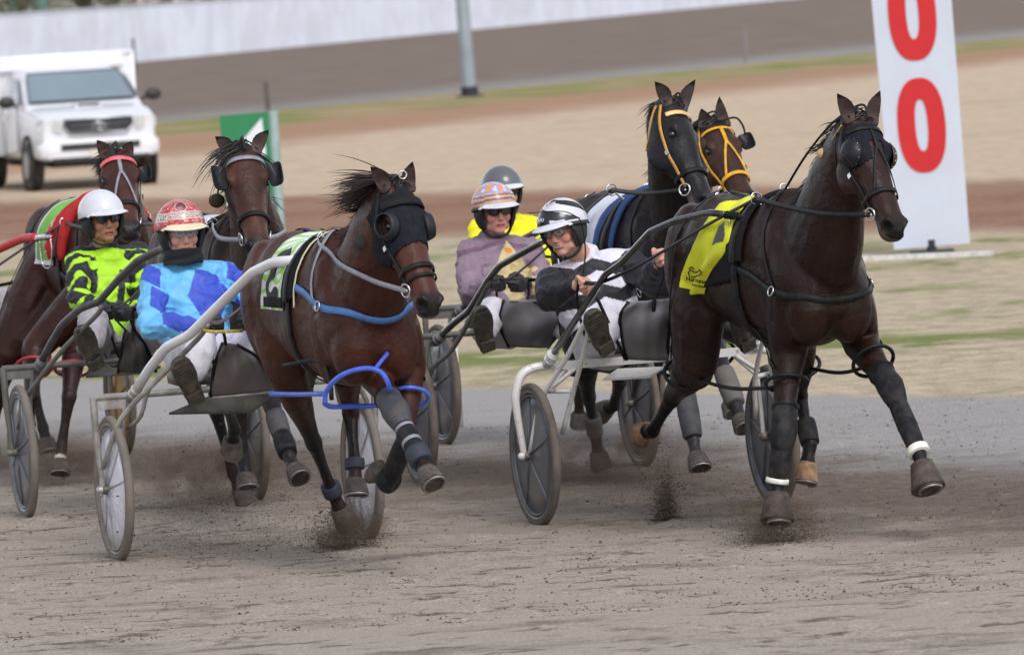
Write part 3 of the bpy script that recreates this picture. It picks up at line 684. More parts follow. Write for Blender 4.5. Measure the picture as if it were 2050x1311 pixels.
# ------------------------------------------------------------------ horses
def mix(a, b, t):
    t = max(0, min(1, t)); return tuple(a[i] * (1 - t) + b[i] * t for i in range(3))
def nz(p, s): return noise.noise(V(p) * s)
TRUNK = [  # x, top, bottom, half width
    (0.01, 1.30, 1.19, .07), (.05, 1.40, 1.08, .145), (.15, 1.50, 1.01, .215), (.28, 1.565, .985, .252), (.42, 1.58, .975, .250), (.58, 1.555, .955, .242),
    (.75, 1.54, .92, .255), (.92, 1.545, .89, .265), (1.05, 1.57, .872, .260), (1.18, 1.60, .865, .242), (1.32, 1.53, .88, .232), (1.44, 1.42, .91, .228), (1.55, 1.32, .97, .185), (1.62, 1.22, 1.04, .12)]
class Horse: pass
def coat_mat(name):
    m = bpy.data.materials.new(name); m.use_nodes = True; n = m.node_tree.nodes; l = m.node_tree.links; b = n["Principled BSDF"]
    tc = n.new("ShaderNodeTexCoord"); at = n.new("ShaderNodeAttribute"); at.attribute_name = 'col'
    def N(sc, det=5, typ=None, stretch=(1, 1, 1), rough=.5):
        mp = n.new("ShaderNodeMapping"); mp.inputs['Scale'].default_value = stretch; l.new(tc.outputs['Object'], mp.inputs['Vector'])
        x = n.new("ShaderNodeTexNoise"); x.inputs['Scale'].default_value = sc; x.inputs['Detail'].default_value = det; x.inputs['Roughness'].default_value = rough
        if typ: x.noise_type = typ
        l.new(mp.outputs[0], x.inputs['Vector']); return x.outputs[0]
    def MR(v, a, b_, lo, hi):
        x = n.new("ShaderNodeMapRange"); x.inputs[1].default_value = a; x.inputs[2].default_value = b_; x.inputs[3].default_value = lo; x.inputs[4].default_value = hi; l.new(v, x.inputs[0]); return x.outputs[0]
    def MA(op, a, b_):
        x = n.new("ShaderNodeMath"); x.operation = op
        for i, v in enumerate((a, b_)):
            if isinstance(v, (int, float)): x.inputs[i].default_value = v
            else: l.new(v, x.inputs[i])
        return x.outputs[0]
    v1 = MR(N(2.6, 6), .3, .7, .62, 1.40); v2 = MR(N(26, 4, None, (1, 1, .5), .7), .3, .7, .80, 1.22); k = MA('MULTIPLY', v1, v2)
    mu = n.new("ShaderNodeVectorMath"); mu.operation = 'SCALE'; l.new(at.outputs['Color'], mu.inputs[0]); l.new(k, mu.inputs['Scale'])
    nd = MR(N(7, 8, None, (1, 1, 1), .75), .56, .72, 0, .35); mx = n.new("ShaderNodeMix"); mx.data_type = 'RGBA'; l.new(nd, mx.inputs[0]); l.new(mu.outputs[0], mx.inputs[6]); mx.inputs[7].default_value = (*rgb(84, 64, 54), 1)
    sp = n.new("ShaderNodeSeparateXYZ"); l.new(tc.outputs['Object'], sp.inputs[0]); lowz = MR(sp.outputs[2], 1.05, .35, 0, 1.0); spk = MR(N(75, 2, None, (1, 1, 1), .5), .66, .70, 0, .75); cl_ = MR(N(5, 4), .45, .6, 0, 1); l.new(MA('MAXIMUM', MA('MULTIPLY', nd, lowz), MA('MULTIPLY', MA('MULTIPLY', spk, cl_), MR(sp.outputs[2], 1.45, .9, 0, 1))), mx.inputs[0])
    l.new(mx.outputs[2], b.inputs['Base Color'])
    l.new(MR(N(4.5, 5), .35, .65, .28, .52), b.inputs['Roughness']); b.inputs['Specular IOR Level'].default_value = .20
    rg = N(3.6, 2.5, 'RIDGED_MULTIFRACTAL', (1, 1, .8), .6); h = MA('ADD', MA('MULTIPLY', rg, .9), MA('ADD', MA('MULTIPLY', N(11, 4), .9), MA('MULTIPLY', N(120, 3, None, (1, 1, .4)), .16)))
    bp = n.new("ShaderNodeBump"); bp.inputs['Strength'].default_value = .8; bp.inputs['Distance'].default_value = .018; l.new(h, bp.inputs['Height']); l.new(bp.outputs[0], b.inputs['Normal'])
    return m
def make_horse(c):
    fr = c['rig']; hs = Horse(); psi = math.radians(c.get('dpsi', 0)); ox, oy = c.get('ox', .72), c.get('oy', 0); s = c.get('s', 1.0)
    cp, sp = math.cos(psi), math.sin(psi)
    def H(x, y, z): return V((ox + x * cp * s - y * sp * s, oy + x * sp * s + y * cp * s, z * s))
    hF = V((cp, sp, 0)); hL = V((-sp, cp, 0)); up = V((0, 0, 1))
    poll = fr.P(*c['poll']); muz = fr.P(*c['muz']); f = (muz - poll).normalized()
    hl = c.get('hl', 0.62); hk = hl / 0.62
    L = up.cross(f).normalized()
    if c.get('hroll'): L = Matrix.Rotation(math.radians(c['hroll']), 3, f) @ L
    if c.get('hyaw'): L = Matrix.Rotation(math.radians(c['hyaw']), 3, f) @ L
    D = f.cross(L)
    if D.z < 0: D = -D; 
    L = D.cross(f).normalized()
    if L.dot(hL) < 0: L = -L
    def HD(a, l, d): return poll + (f * a + L * l + D * d) * hk
    mb = MB()
    # trunk
    secs = []
    for x, t, b, w in TRUNK:
        secs.append((H(x, 0, (t + b) / 2), hL, up, w * s, (t - b) / 2 * s))
    mb.loft(secs, 26, 2.25)
    # neck
    n0 = H(1.22, 0, 1.22); n1 = H(1.50, 0, 1.36); n3 = HD(0.03, 0, -.10); n2 = n3 + (-f * .15 + V((0, 0, -.18)) - hF * .12) * 1.0
    n2 = n1.lerp(n3, .62) + V((0, 0, .05)); 
    path = smooth_path([n0, n1, n1.lerp(n3, .5) + V((0, 0, .045)), n3], 4)
    rad = [(.30, .19), (.29, .185), (.28, .18), (.265, .17), (.25, .16), (.235, .148), (.215, .135), (.195, .122), (.175, .11), (.16, .10), (.145, .094), (.13, .09), (.11, .08)]
    secs = []
    for i, p in enumerate(path):
        t = (path[min(i + 1, len(path) - 1)] - path[max(i - 1, 0)]).normalized()
        q = i / (len(path) - 1); lat = (hL * (1 - q) + L * q).normalized(); lat = (lat - t * lat.dot(t)).normalized()
        dv = t.cross(lat).normalized(); r = rad[min(i, len(rad) - 1)]
        secs.append((p, lat, dv, r[1] * s, r[0] * s))
    mb.loft(secs, 20)
    # head
    HS = [(-.07, -.03, .09, .04), (-.03, -.005, .13, .06), (.03, .012, .18, .076), (.09, .02, .215, .088), (.15, .022, .235, .093), (.20, .018, .24, .088), (.27, .010, .225, .076), (.34, .003, .18, .064),
          (.41, -.002, .145, .056), (.48, -.004, .125, .052), (.54, -.006, .12, .054), (.585, -.014, .118, .056), (.615, -.03, .09, .048), (.632, -.05, .05, .03)]
    mb.loft([(HD(a, 0, t - dp / 2), L, D, w * hk * 1.15, dp / 2 * hk) for a, t, dp, w in HS], 22, 2.3)
    ax = (f, L, D)
    for sg in (-1, 1):
        mb.ell(HD(.160, sg * .086, -.022), (.050, .027, .026), ax)          # brow
        mb.ell(HD(.225, sg * .066, -.150), (.105, .036, .085), ax)          # cheek
        mb.ell(HD(.32, sg * .066, -.058), (.12, .012, .018), ax)            # face crest
        mb.ell(HD(.572, sg * .046, -.040), (.045, .025, .036), ax)          # nostril
        mb.ell(HD(.0, sg * .058, -.034), (.034, .026, .036), ax)               # ear base
        # shoulder, chest, haunch muscle
        mb.ell(H(1.30, sg * .155, 1.18), (.13 * s, .085 * s, .30 * s), (hF, hL, up))
        mb.ell(H(1.50, sg * .10, 1.06), (.13 * s, .105 * s, .17 * s), (hF, hL, up))
        mb.ell(H(.24, sg * .14, 1.24), (.22 * s, .135 * s, .30 * s), (hF, hL, up))
    mb.ell(HD(.565, 0, -.112), (.055, .04, .028), ax)                        # chin
    mb.ell(HD(.595, 0, -.075), (.035, .042, .035), ax)                       # upper lip
    # legs
    hoofs = []; hs.leg = {}
    for key, J in c['legs'].items():
        sg = -1 if key[1] == 'R' else 1
        if J is None: continue
        js = [fr.P(*j) if len(j) == 3 and not isinstance(j, V) else V(j) for j in J]
        a, b, d, e = js
        cor = d.lerp(e, .55)
        if key[0] == 'H':
            hip = H(.30, sg * .13, 1.28)
            ch = [(hip, .21, .12), (hip.lerp(a, .55), .19, .125), (a, .135, .10), (a.lerp(b, .35), .10, .078), (a.lerp(b, .7), .064, .05), (a.lerp(b, .9), .052, .04), (b, .056, .044),
                  (b.lerp(d, .15), .044, .034), (b.lerp(d, .5), .033, .027), (b.lerp(d, .85), .034, .029), (d, .042, .037), (d.lerp(cor, .5), .033, .031), (cor, .044, .042)]
        else:
            sh = H(1.40, sg * .14, 1.15)
            ch = [(sh, .15, .10), (sh.lerp(a, .6), .135, .095), (a, .105, .085), (a.lerp(b, .3), .08, .066), (a.lerp(b, .65), .057, .05), (a.lerp(b, .88), .047, .043), (b, .050, .048),
                  (b.lerp(d, .14), .040, .037), (b.lerp(d, .5), .029, .028), (b.lerp(d, .85), .032, .031), (d, .040, .038), (d.lerp(cor, .5), .031, .031), (cor, .043, .043)]
        secs = []; n_ = len(ch); lk = 1.0
        for i, (p, ra, rb) in enumerate(ch):
            t = (ch[min(i + 1, n_ - 1)][0] - ch[max(i - 1, 0)][0]).normalized()
            lat = (hL - t * hL.dot(t)).normalized(); fa = t.cross(lat)
            secs.append((p, fa, lat, ra * s * lk, rb * s * lk))
        mb.loft(secs, 16)
        if key[0] == 'H':   # point of hock
            fa = hF
            bk = (b - a).normalized().cross(hL); bk = bk if bk.x < 0 else -bk
            mb.cap(b + bk * .02 * s, b + bk * .055 * s - (b - a).normalized() * .03, .03 * s, .022 * s)
        else:
            mb.ell(b, (.05 * s, .046 * s, .05 * s))
        hoofs.append((key, d, cor, e)); hs.leg[key] = (a, b, d, cor, e)
    base = remesh(mb, c.get('vox', .012), c.get('sm', 7))
    # sculpt: nostrils, mouth line, muscle relief
    no = {}
    for sg in (-1, 1): no[sg] = HD(.594, sg * .058, -.040)
    eyes = {sg: HD(.185, sg * .098, -.046) for sg in (-1, 1)}
    for i, p in enumerate(base.v):
        for sg in (-1, 1):
            d = (p - no[sg]).length
            if d < .034: base.v[i] = p = p - (L * sg * .75 + f * .3).normalized() * (.024 * (1 - (d / .034) ** 2))
            d = (p - eyes[sg]).length
            if d < .03: base.v[i] = p = p - L * sg * (.008 * (1 - (d / .03) ** 2))
        if p.z > .75:
            k = nz(p, 6.0) * .009 + nz(V((p.x * .9, p.y, p.z * .45)), 12) * .006
            base.v[i] = p + (p - H(.8, 0, 1.2)).normalized() * k * (.35 if (p - poll).length < .6 else 1)
    # coat colour: brown coat, dark legs, muzzle
    bay, dark, mz = c['coat'], c['points'], c.get('muzzle', (.012, .010, .010))
    socks = c.get('socks', {})
    facec = c.get('face', bay)
    Hi = {}
    for k_, d, cor, e in hoofs: Hi[k_] = (d, cor)
    def colf(p):
        q = p - poll; a, d = q.dot(f) / hk, q.dot(D) / hk
        inhead = -.05 < a < .7 and -.3 < d < .06 and abs(q.dot(L)) < .12
        n1_ = nz(p, 5); t = (0.82 + n1_ * .12 - p.z) / .25
        col = mix(bay, dark, t)
        if inhead and a > -.02:
            col = facec
            col = mix(col, mz, (a - .50 + d * .6 + n1_ * .03) / .06) if a > .44 else mix(dark, facec, a / .08 + .3)
            if a > .50 and d < -.075: col = mix(col, c.get('chin', (.10, .075, .07)), .7)
            for sg in (-1, 1):
                if (p - no[sg]).length < .027: col = (.003, .003, .003)
                if (p - eyes[sg]).length < .032: col = mix(col, (.01, .008, .007), .7)
        else:
            col = mix(col, (bay[0] * 1.35, bay[1] * 1.25, bay[2] * 1.15), nz(p, 3.1) * .6)
        for k_, (ft, cor) in Hi.items():
            if k_ in socks and (p - cor).length < (cor - ft).length * socks[k_]: col = (.50, .44, .38)
        return col
    cols = [colf(p) for p in base.v]
    base.c = cols
    # ears (joined into the same body mesh)
    ears = MB(); dk = mix(facec, dark, .5)
    for sg, (ex, ey) in zip((-1, 1), c['ears']):
        bpt = HD(.000, sg * .066, -.022); tip = fr.P(ex, ey, bpt.x + c.get('eardx', .0))
        Lr = (tip - bpt); ln = Lr.length; t = Lr / ln
        out = (fr.vv(0.35 * sg + .15, 1, 0.1)); out = (out - t * out.dot(t)).normalized(); w = t.cross(out)
        prof = [(-.10, .028, .028), (.0, .030, .030), (.15, .033, .028), (.35, .036, .022), (.55, .033, .016), (.72, .025, .011), (.87, .013, .007), (1.0, .002, .002)]
        rs = []
        for u, wa, dp in prof:
            cc = bpt + t * (ln * u) + w * (sg * -.012 * math.sin(math.pi * max(u, 0))); r = []
            for k in range(16):
                th = 2 * math.pi * k / 16; x = math.cos(th); y = math.sin(th)
                yy = y * dp if y < 0 else (-.55 * y * dp if u > .05 else y * dp)
                r.append(cc + w * (x * wa) + out * yy)
            rs.append(r)
        ears.rings(rs, col=dk)
        b0 = len(ears.v) - len(rs) * 16
        for i in range(b0, len(ears.v)):
            rr = (i - b0) // 16; k = (i - b0) % 16
            if 0 < k < 8: ears.c[i] = mix(dk, (.10, .07, .065), .55)
            if rr >= 6: ears.c[i] = (.008, .007, .007)
    hs.bvh = bvh_of(base); hs.base = base; hs.eyes = eyes
    hs.bvf = list(base.f); hs.bvv = list(base.v)
    for x in ears.v: pass
    nb = len(base.v); base.v += ears.v; base.f += [tuple(i + nb for i in q) for q in ears.f]; base.c = cols + ears.c
    T = Thing(fr, "horse", H(.85, 0, 0), c['label'], "horse", "harness racing horses"); hs.T = T
    coatm = coat_mat("horse_coat_" + c['name'])
    body = T.part("body", base, coatm); hs.body = body
    # eyes
    eye_m = mat("horse_eye", (.01, .006, .005), .06, spec=.9)
    for sg in (-1, 1):
        e_ = MB().ell(HD(.185, sg * .088, -.046), .0195 * hk); T.part("eye", e_, eye_m)
    # hooves
    hoof_m = c.get('hoofm') or mat("hoof_horn", rgb(84, 74, 68), .8, var=.4, vscale=30, bump=.3, bscale=60, dirt=rgb(56, 49, 45), dirt_amt=.8)
    shoe_m = mat("shoe_metal", rgb(150, 148, 146), .45, .7, var=.2, dirt=rgb(100, 86, 76), dirt_amt=.6)
    for key, d, cor, e in hoofs:
        t = (e - cor).normalized(); ln = (e - cor).length
        fwd = c.get('toe', {}).get(key); fwd = V(fwd) if fwd else hF
        fa = (fwd - t * fwd.dot(t)).normalized(); lat = t.cross(fa)
        h_ = MB(); k = .87
        h_.loft([(cor - t * .012, fa, lat, .045 * k, .045 * k), (cor, fa, lat, .056 * k, .055 * k), (cor + t * ln * .5 + fa * .008, fa, lat, .064 * k, .061 * k), (e + fa * .016, fa, lat, .074 * k, .068 * k), (e + t * .002 + fa * .016, fa, lat, .05, .046), (e - t * .008 + fa * .016, fa, lat, .02, .02)], 20, 2.2)
        hm_ = mat("hoof_tan", rgb(150, 116, 88), .8, var=.4, vscale=30, bump=.3, dirt=rgb(100, 78, 62), dirt_amt=.8) if key in c.get('tan', ()) else hoof_m
        ho = T.part("hoof", h_, hm_, flat_angle=50)
        sh = MB().tube([e + fa * .018 + t * .006 + fa * (.056 * math.cos(a)) + lat * (.052 * math.sin(a)) for a in [math.radians(x) for x in range(-140, 141, 20)]], .0065, 6)
        T.part("horseshoe", sh, shoe_m, parent=ho)
    # mane
    mn = MB(); rnd = random.Random(c.get('seed', 1)); mdir = c.get('mane_dir', (-.6, -.8, -.1)); ml = c.get('mane_len', .22)
    mcol = c.get('manem') or mat("horse_mane_" + c['name'], c.get('mane', (.012, .008, .007)), .5, var=.5, vscale=40)
    cp_ = smooth_path([HD(-.06, 0, -.005), n1.lerp(n3, .62) + V((0, 0, .06)), H(1.40, 0, 1.50), H(1.22, 0, 1.585)], 10)
    pts = []
    for p in cp_:
        co, no_, i, d_ = hs.bvh.find_nearest(p + V((0, 0, .12)))
        pts.append(co)
    fl = c.get('mane_fly', 0.0)
    for k in range(c.get('locks', 62)):
        u = (k + rnd.random()) / c.get('locks', 62) * (len(pts) - 1.001); i = int(u); p = pts[i].lerp(pts[i + 1], u - i); top = 1 - u / len(pts)
        md = fr.vv(*mdir) if fl else (hL * rnd.choice((-1, -1, -1, 1)) * .75 + V((-.6, 0, -.35)))
        d0 = (md + V((rnd.uniform(-.3, .3), rnd.uniform(-.3, .3), rnd.uniform(-.22, .25)))).normalized(); le0 = ml * rnd.uniform(.6, 1.2) * ((1 + fl * top) * (1 if top > .55 else .5) if fl else 1); bend0 = V((rnd.uniform(-.3, .3), rnd.uniform(-.3, .3), -.6 + .25 * rnd.random()))
        for q_ in range(20):
            d = (d0 + V((rnd.gauss(0, .12), rnd.gauss(0, .12), rnd.gauss(0, .12)))).normalized(); le = le0 * rnd.uniform(.65, 1.15); bend = bend0 + V((rnd.gauss(0, .12), rnd.gauss(0, .12), rnd.gauss(0, .12)))
            ps = []; q = p - V((0, 0, .012)) + hL * rnd.uniform(-.02, .02) + (pts[i + 1] - pts[i]) * rnd.uniform(-.6, .6)
            for j in range(7):
                ps.append(q); q = q + d * (le / 6); d = (d + bend * (.15 if fl else .28)).normalized()
            r0 = rnd.uniform(.0011, .0032)
            mn.tube(ps, [r0, r0 * 1.1, r0, r0 * .85, r0 * .65, r0 * .4, r0 * .08], 4)
    T.part("mane", mn, mcol)
    # forelock
    fl = MB(); fd = c.get('forelock', (-.6, .3, -.4)); fln = c.get('forelock_len', .10)
    for k in range(c.get('forelock_n', 26)):
        p = HD(rnd.uniform(-.05, .02), rnd.uniform(-.03, .03), .012); d = (fr.vv(*fd) + V((rnd.uniform(-.35, .35), rnd.uniform(-.35, .35), rnd.uniform(-.3, .4)))).normalized()
        q = p; ps = []; le = fln * rnd.uniform(.6, 1.3)
        for j in range(6): ps.append(q); q = q + d * le / 5; d = (d + V((0, 0, -.28))).normalized()
        r0 = rnd.uniform(.003, .007) * (0.6 if fln > .2 else 1); fl.tube(ps, [r0, r0, r0 * .9, r0 * .7, r0 * .4, r0 * .1], 5)
    T.part("forelock", fl, mcol)
    # tail
    tl = MB(); dock = H(.02, 0, 1.38)
    for k in range(c.get('tail_n', 90)):
        q = dock + V((rnd.uniform(-.01, .03), rnd.uniform(-.035, .035), rnd.uniform(-.09, .02))); d = (-hF * .75 + V((0, rnd.uniform(-.12, .12), -.35))).normalized(); ps = []
        le = rnd.uniform(.55, .98) * c.get('tail_len', .45)
        for j in range(8): ps.append(q); q = q + d * le / 7; d = (d + V((rnd.uniform(-.05, .05) + c.get('tail_in', .05), rnd.uniform(-.05, .05), -.34))).normalized()
        r0 = rnd.uniform(.004, .009); tl.tube(ps, [r0, r0 * 1.2, r0 * 1.2, r0 * 1.1, r0, r0 * .8, r0 * .5, r0 * .1], 5)
    T.part("tail", tl, mcol)
    hs.H, hs.HD, hs.hF, hs.hL, hs.f, hs.L, hs.D, hs.hk, hs.fr, hs.poll, hs.s = H, HD, hF, hL, f, L, D, hk, fr, poll, s
    return hs
def boot(hs, name, p0, p1, r0, r1, m, n=16, lat=None, bulge=.0, ax=None):
    """wrap round a leg between two points"""
    t = (p1 - p0).normalized(); lat = hs.hL; lat = (lat - t * lat.dot(t)).normalized(); fa = t.cross(lat)
    b = MB(); secs = []
    for u in (0, .03, .25, .5, .75, .97, 1):
        r = r0 + (r1 - r0) * u + bulge * math.sin(math.pi * u) - (.004 if u in (0, 1) else 0)
        secs.append((p0.lerp(p1, u), fa, lat, r * 1.06, r))
    b.loft(secs, n); return hs.T.part(name, b, m, flat_angle=60)
def bands(hs, name, p0, p1, us, r, w, m):
    t = (p1 - p0).normalized(); lat = hs.hL; lat = (lat - t * lat.dot(t)).normalized(); fa = t.cross(lat); b = MB()
    for u in us:
        c = p0.lerp(p1, u); b.loft([(c - t * w / 2, fa, lat, r * 1.05, r), (c - t * w * .4, fa, lat, r * 1.12, r * 1.06), (c + t * w * .4, fa, lat, r * 1.12, r * 1.06), (c + t * w / 2, fa, lat, r * 1.05, r)], 16)
    return hs.T.part(name, b, m, flat_angle=60)
def leather(): return mat("black_leather", (.009, .009, .010), .5, var=.3, vscale=30, bump=.15, bscale=120, dirt=(.045, .04, .035), dirt_amt=.2, spec=.22)
def steel(): return mat("bright_steel", (.62, .62, .63), .22, 1.0, var=.1)
def head_straps(hs, spec, m):
    """spec: list of (name, kind, args)"""
    HD, bv, T = hs.HD, hs.bvh, hs.T
    for s_ in spec:
        b = MB(); nm, kind = s_[0], s_[1]; mm = s_[3] if len(s_) > 3 else m
        if kind == 'loop':
            a, d, w, a0, a1, tilt = s_[2]
            loop(b, bv, HD(a, 0, d), (hs.D + hs.f * tilt).normalized(), hs.L, w, .3, a0, a1, 36, .005, .005)
        elif kind == 'path':
            w, g = s_[2]; strap(b, bv, [HD(*q) for q in g], w, .006, .005)
        elif kind == 'ring':
            q, R, r, nrm = s_[2]; b.torus(HD(*q), hs.f * nrm[0] + hs.L * nrm[1] + hs.D * nrm[2], R, r, 20, 8)
        elif kind == 'both':
            w, g = s_[2]
            for sg in (-1, 1):
                b = MB(); strap(b, bv, [HD(q[0], q[1] * sg, q[2]) for q in g], w, .006, .005); T.part(nm, b, mm)
            continue
        T.part(nm, b, mm)
def blinker(hs, sg, m, R=(.062, .055), center=(.175, .125, -.045), open_=(.55, .75), name="blinker", deep=.03, tiltl=.3):
    """half cup standing off the cheek behind the eye"""
    c = hs.HD(center[0], sg * center[1], center[2])
    out = (hs.L * sg * (1 - tiltl) + hs.D * tiltl).normalized(); fx = hs.f; sx = (out.cross(fx)).normalized()
    b = MB()
    def fn(u, v):
        th = u * 2 * math.pi; r = v ** .9
        x = math.copysign(abs(math.cos(th)) ** .8, math.cos(th)) * R[0] * r; y = math.copysign(abs(math.sin(th)) ** .8, math.sin(th)) * R[1] * r
        return c + fx * x + sx * y + out * (deep * (1 - r * r) - .0)
    b.grid(fn, 28, 6, .005)
    return hs.T.part(name, b, m, flat_angle=50)
def terret(hs, px=None, x=1.0, side=-1, z=None):
    p = hs.H(x, side * .06, 1.62) if px is None else hs.fr.P(*px)
    b = MB().torus(p, (1, .15, .0), .031, .004, 20, 8); b.cap(p - V((0, 0, .03)), p - V((0, 0, .07)), .006, .01)
    hs.T.part("rein_ring", b, steel()); return p
# ------------------------------------------------------------------ cloth patches on a horse
def cloth_patch(hs, name, x0f, x1f, ang0, ang1, nu, nv, colf, m, off=.012, cz=1.20, wav=.0, side=1, thick=.006):
    """sheet laid over the barrel: u from front to back, v over the back and down (angles from straight up, + is the horse's right)"""
    pts = {}
    b = MB()
    cache = {}
    def fn(u, v):
        a = math.radians(ang0 + (ang1 - ang0) * v)
        x = x0f(v) + (x1f(v) - x0f(v)) * u
        c = hs.H(x, 0, cz); d = (V((0, 0, 1)) * math.cos(a) - hs.hL * math.sin(a))
        co, no, i, ds = hs.bvh.ray_cast(c + d * .8, -d, .8)
        if co is None: co = c + d * .27
        lift = wav * (math.sin(u * 9 + v * 3) * .5 + math.sin(v * 11 + u * 2) * .3) * v
        return co + d * (off + max(lift, -off * .5))
    b.grid(fn, nu, nv, thick, colf)
    o = hs.T.part(name, b, m); return o, fn
def rope(name, T, pts, r, m, sub=6, parent=None, label=None):
    b = MB().tube(pts, r, 7, sub=sub); return T.part(name, b, m, parent=parent, label=label)
def flatstrap(T, name, pts, w, m, nrm=(1, 0, 0), sub=6, thick=.004):
    pp = smooth_path(pts, sub); b = MB(); ribbon(b, pp, [V(nrm)] * len(pp), w, thick); return T.part(name, b, m)
def sheet(fr, left, right, nu, nv, bulge=lambda u, v: 0, thick=.006, colf=None, n=None):
    """cloth between two edges given as picture position plus distance along the rig"""
    A = smooth_path([fr.P(*q) for q in left], 8); B = smooth_path([fr.P(*q) for q in right], 8)
    def at(P_, t):
        x = t * (len(P_) - 1); i = min(int(x), len(P_) - 2); return P_[i].lerp(P_[i + 1], x - i)
    def fn(u, v):
        p = at(A, u).lerp(at(B, u), v); return p + (V(n) if n else V((1, 0, 0))) * bulge(u, v)
    return MB().grid(fn, nu, nv, thick, colf)

# ------------------------------------------------------------------ text into 3-D
def text_mesh(s, size=1.0, ext=0.0, shear=0.0, res=3):
    cu = bpy.data.curves.new("t", 'FONT'); cu.body = s; cu.size = size; cu.align_x = 'CENTER'; cu.align_y = 'CENTER'
    cu.shear = shear; cu.resolution_u = res; cu.fill_mode = 'FRONT'
    ob = bpy.data.objects.new("t", cu); COL.objects.link(ob)
    dg = bpy.context.evaluated_depsgraph_get(); dg.update(); me = ob.evaluated_get(dg).to_mesh()
    bm = bmesh.new(); bm.from_mesh(me); bmesh.ops.triangulate(bm, faces=bm.faces)
    bmesh.ops.subdivide_edges(bm, edges=bm.edges, cuts=1)
    vs = [v.co.copy() for v in bm.verts]; bm.verts.index_update(); fs = [tuple(v.index for v in f_.verts) for f_ in bm.faces]
    bm.free(); ob.to_mesh_clear(); bpy.data.objects.remove(ob); bpy.data.curves.remove(cu)
    return vs, fs

# ------------------------------------------------------------------ sulky
def wheel(fr, T, y, side, R=.355, tyre=None, disc=None, rim=None, ribs=8, x=0.0, ribcol=None, cone=.03):
    """disc wheel standing upright; axle along the rig's lateral axis"""
    c = V((x, y, R)); X = V((1, 0, 0)); Z = V((0, 0, 1)); Y = V((0, 1, 0))
    w = MB().torus(c, Y, R - .022, .0215, 64, 12); root = T.part("wheel", MB().cap(c - Y * .045, c + Y * .045, .024, .024), mat("hub_metal", rgb(120, 115, 112), .5, .5, var=.3, dirt=rgb(100, 84, 72), dirt_amt=.8))
    T.part("tyre", w, tyre, parent=root)
    def lathe(prof, n=56):
        return [[c + Y * yy + X * (rr * math.cos(2 * math.pi * k / n)) + Z * (rr * math.sin(2 * math.pi * k / n)) for k in range(n)] for rr, yy in prof]
    r_ = MB(); r_.rings(lathe([(R - .050, -.014), (R - .040, -.020), (R - .032, -.014), (R - .032, .014), (R - .040, .020), (R - .050, .014), (R - .056, 0)]), closed=True)
    r_.rings(lathe([(R - .066, -.011), (R - .060, -.016), (R - .056, -.009), (R - .056, .009), (R - .060, .016), (R - .066, .011)]), closed=True)
    T.part("rim", r_, rim, parent=root)
    d_ = MB(); pr = [(.02, -cone), (.06, -cone * .9), (.2, -cone * .4), (R - .060, -.006), (R - .060, .006), (.2, cone * .4), (.06, cone * .9), (.02, cone)]
    d_.rings(lathe(pr), caps=True)
    T.part("disc", d_, disc, parent=root)
    if ribs:
        q = MB()
        for k in range(ribs):
            a = 2 * math.pi * (k + .3) / ribs; rd = X * math.cos(a) + Z * math.sin(a)
            for sg in (-1, 1):
                q.tube([c + rd * .03 + Y * sg * cone * .98, c + rd * .12 + Y * sg * cone * .72, c + rd * .2 + Y * sg * (cone * .4 + .001), c + rd * (R - .068) + Y * sg * .006], [.012, .010, .008, .006], 8, flat=.6)
        T.part("rib", q, ribcol or disc, parent=root)
    return root
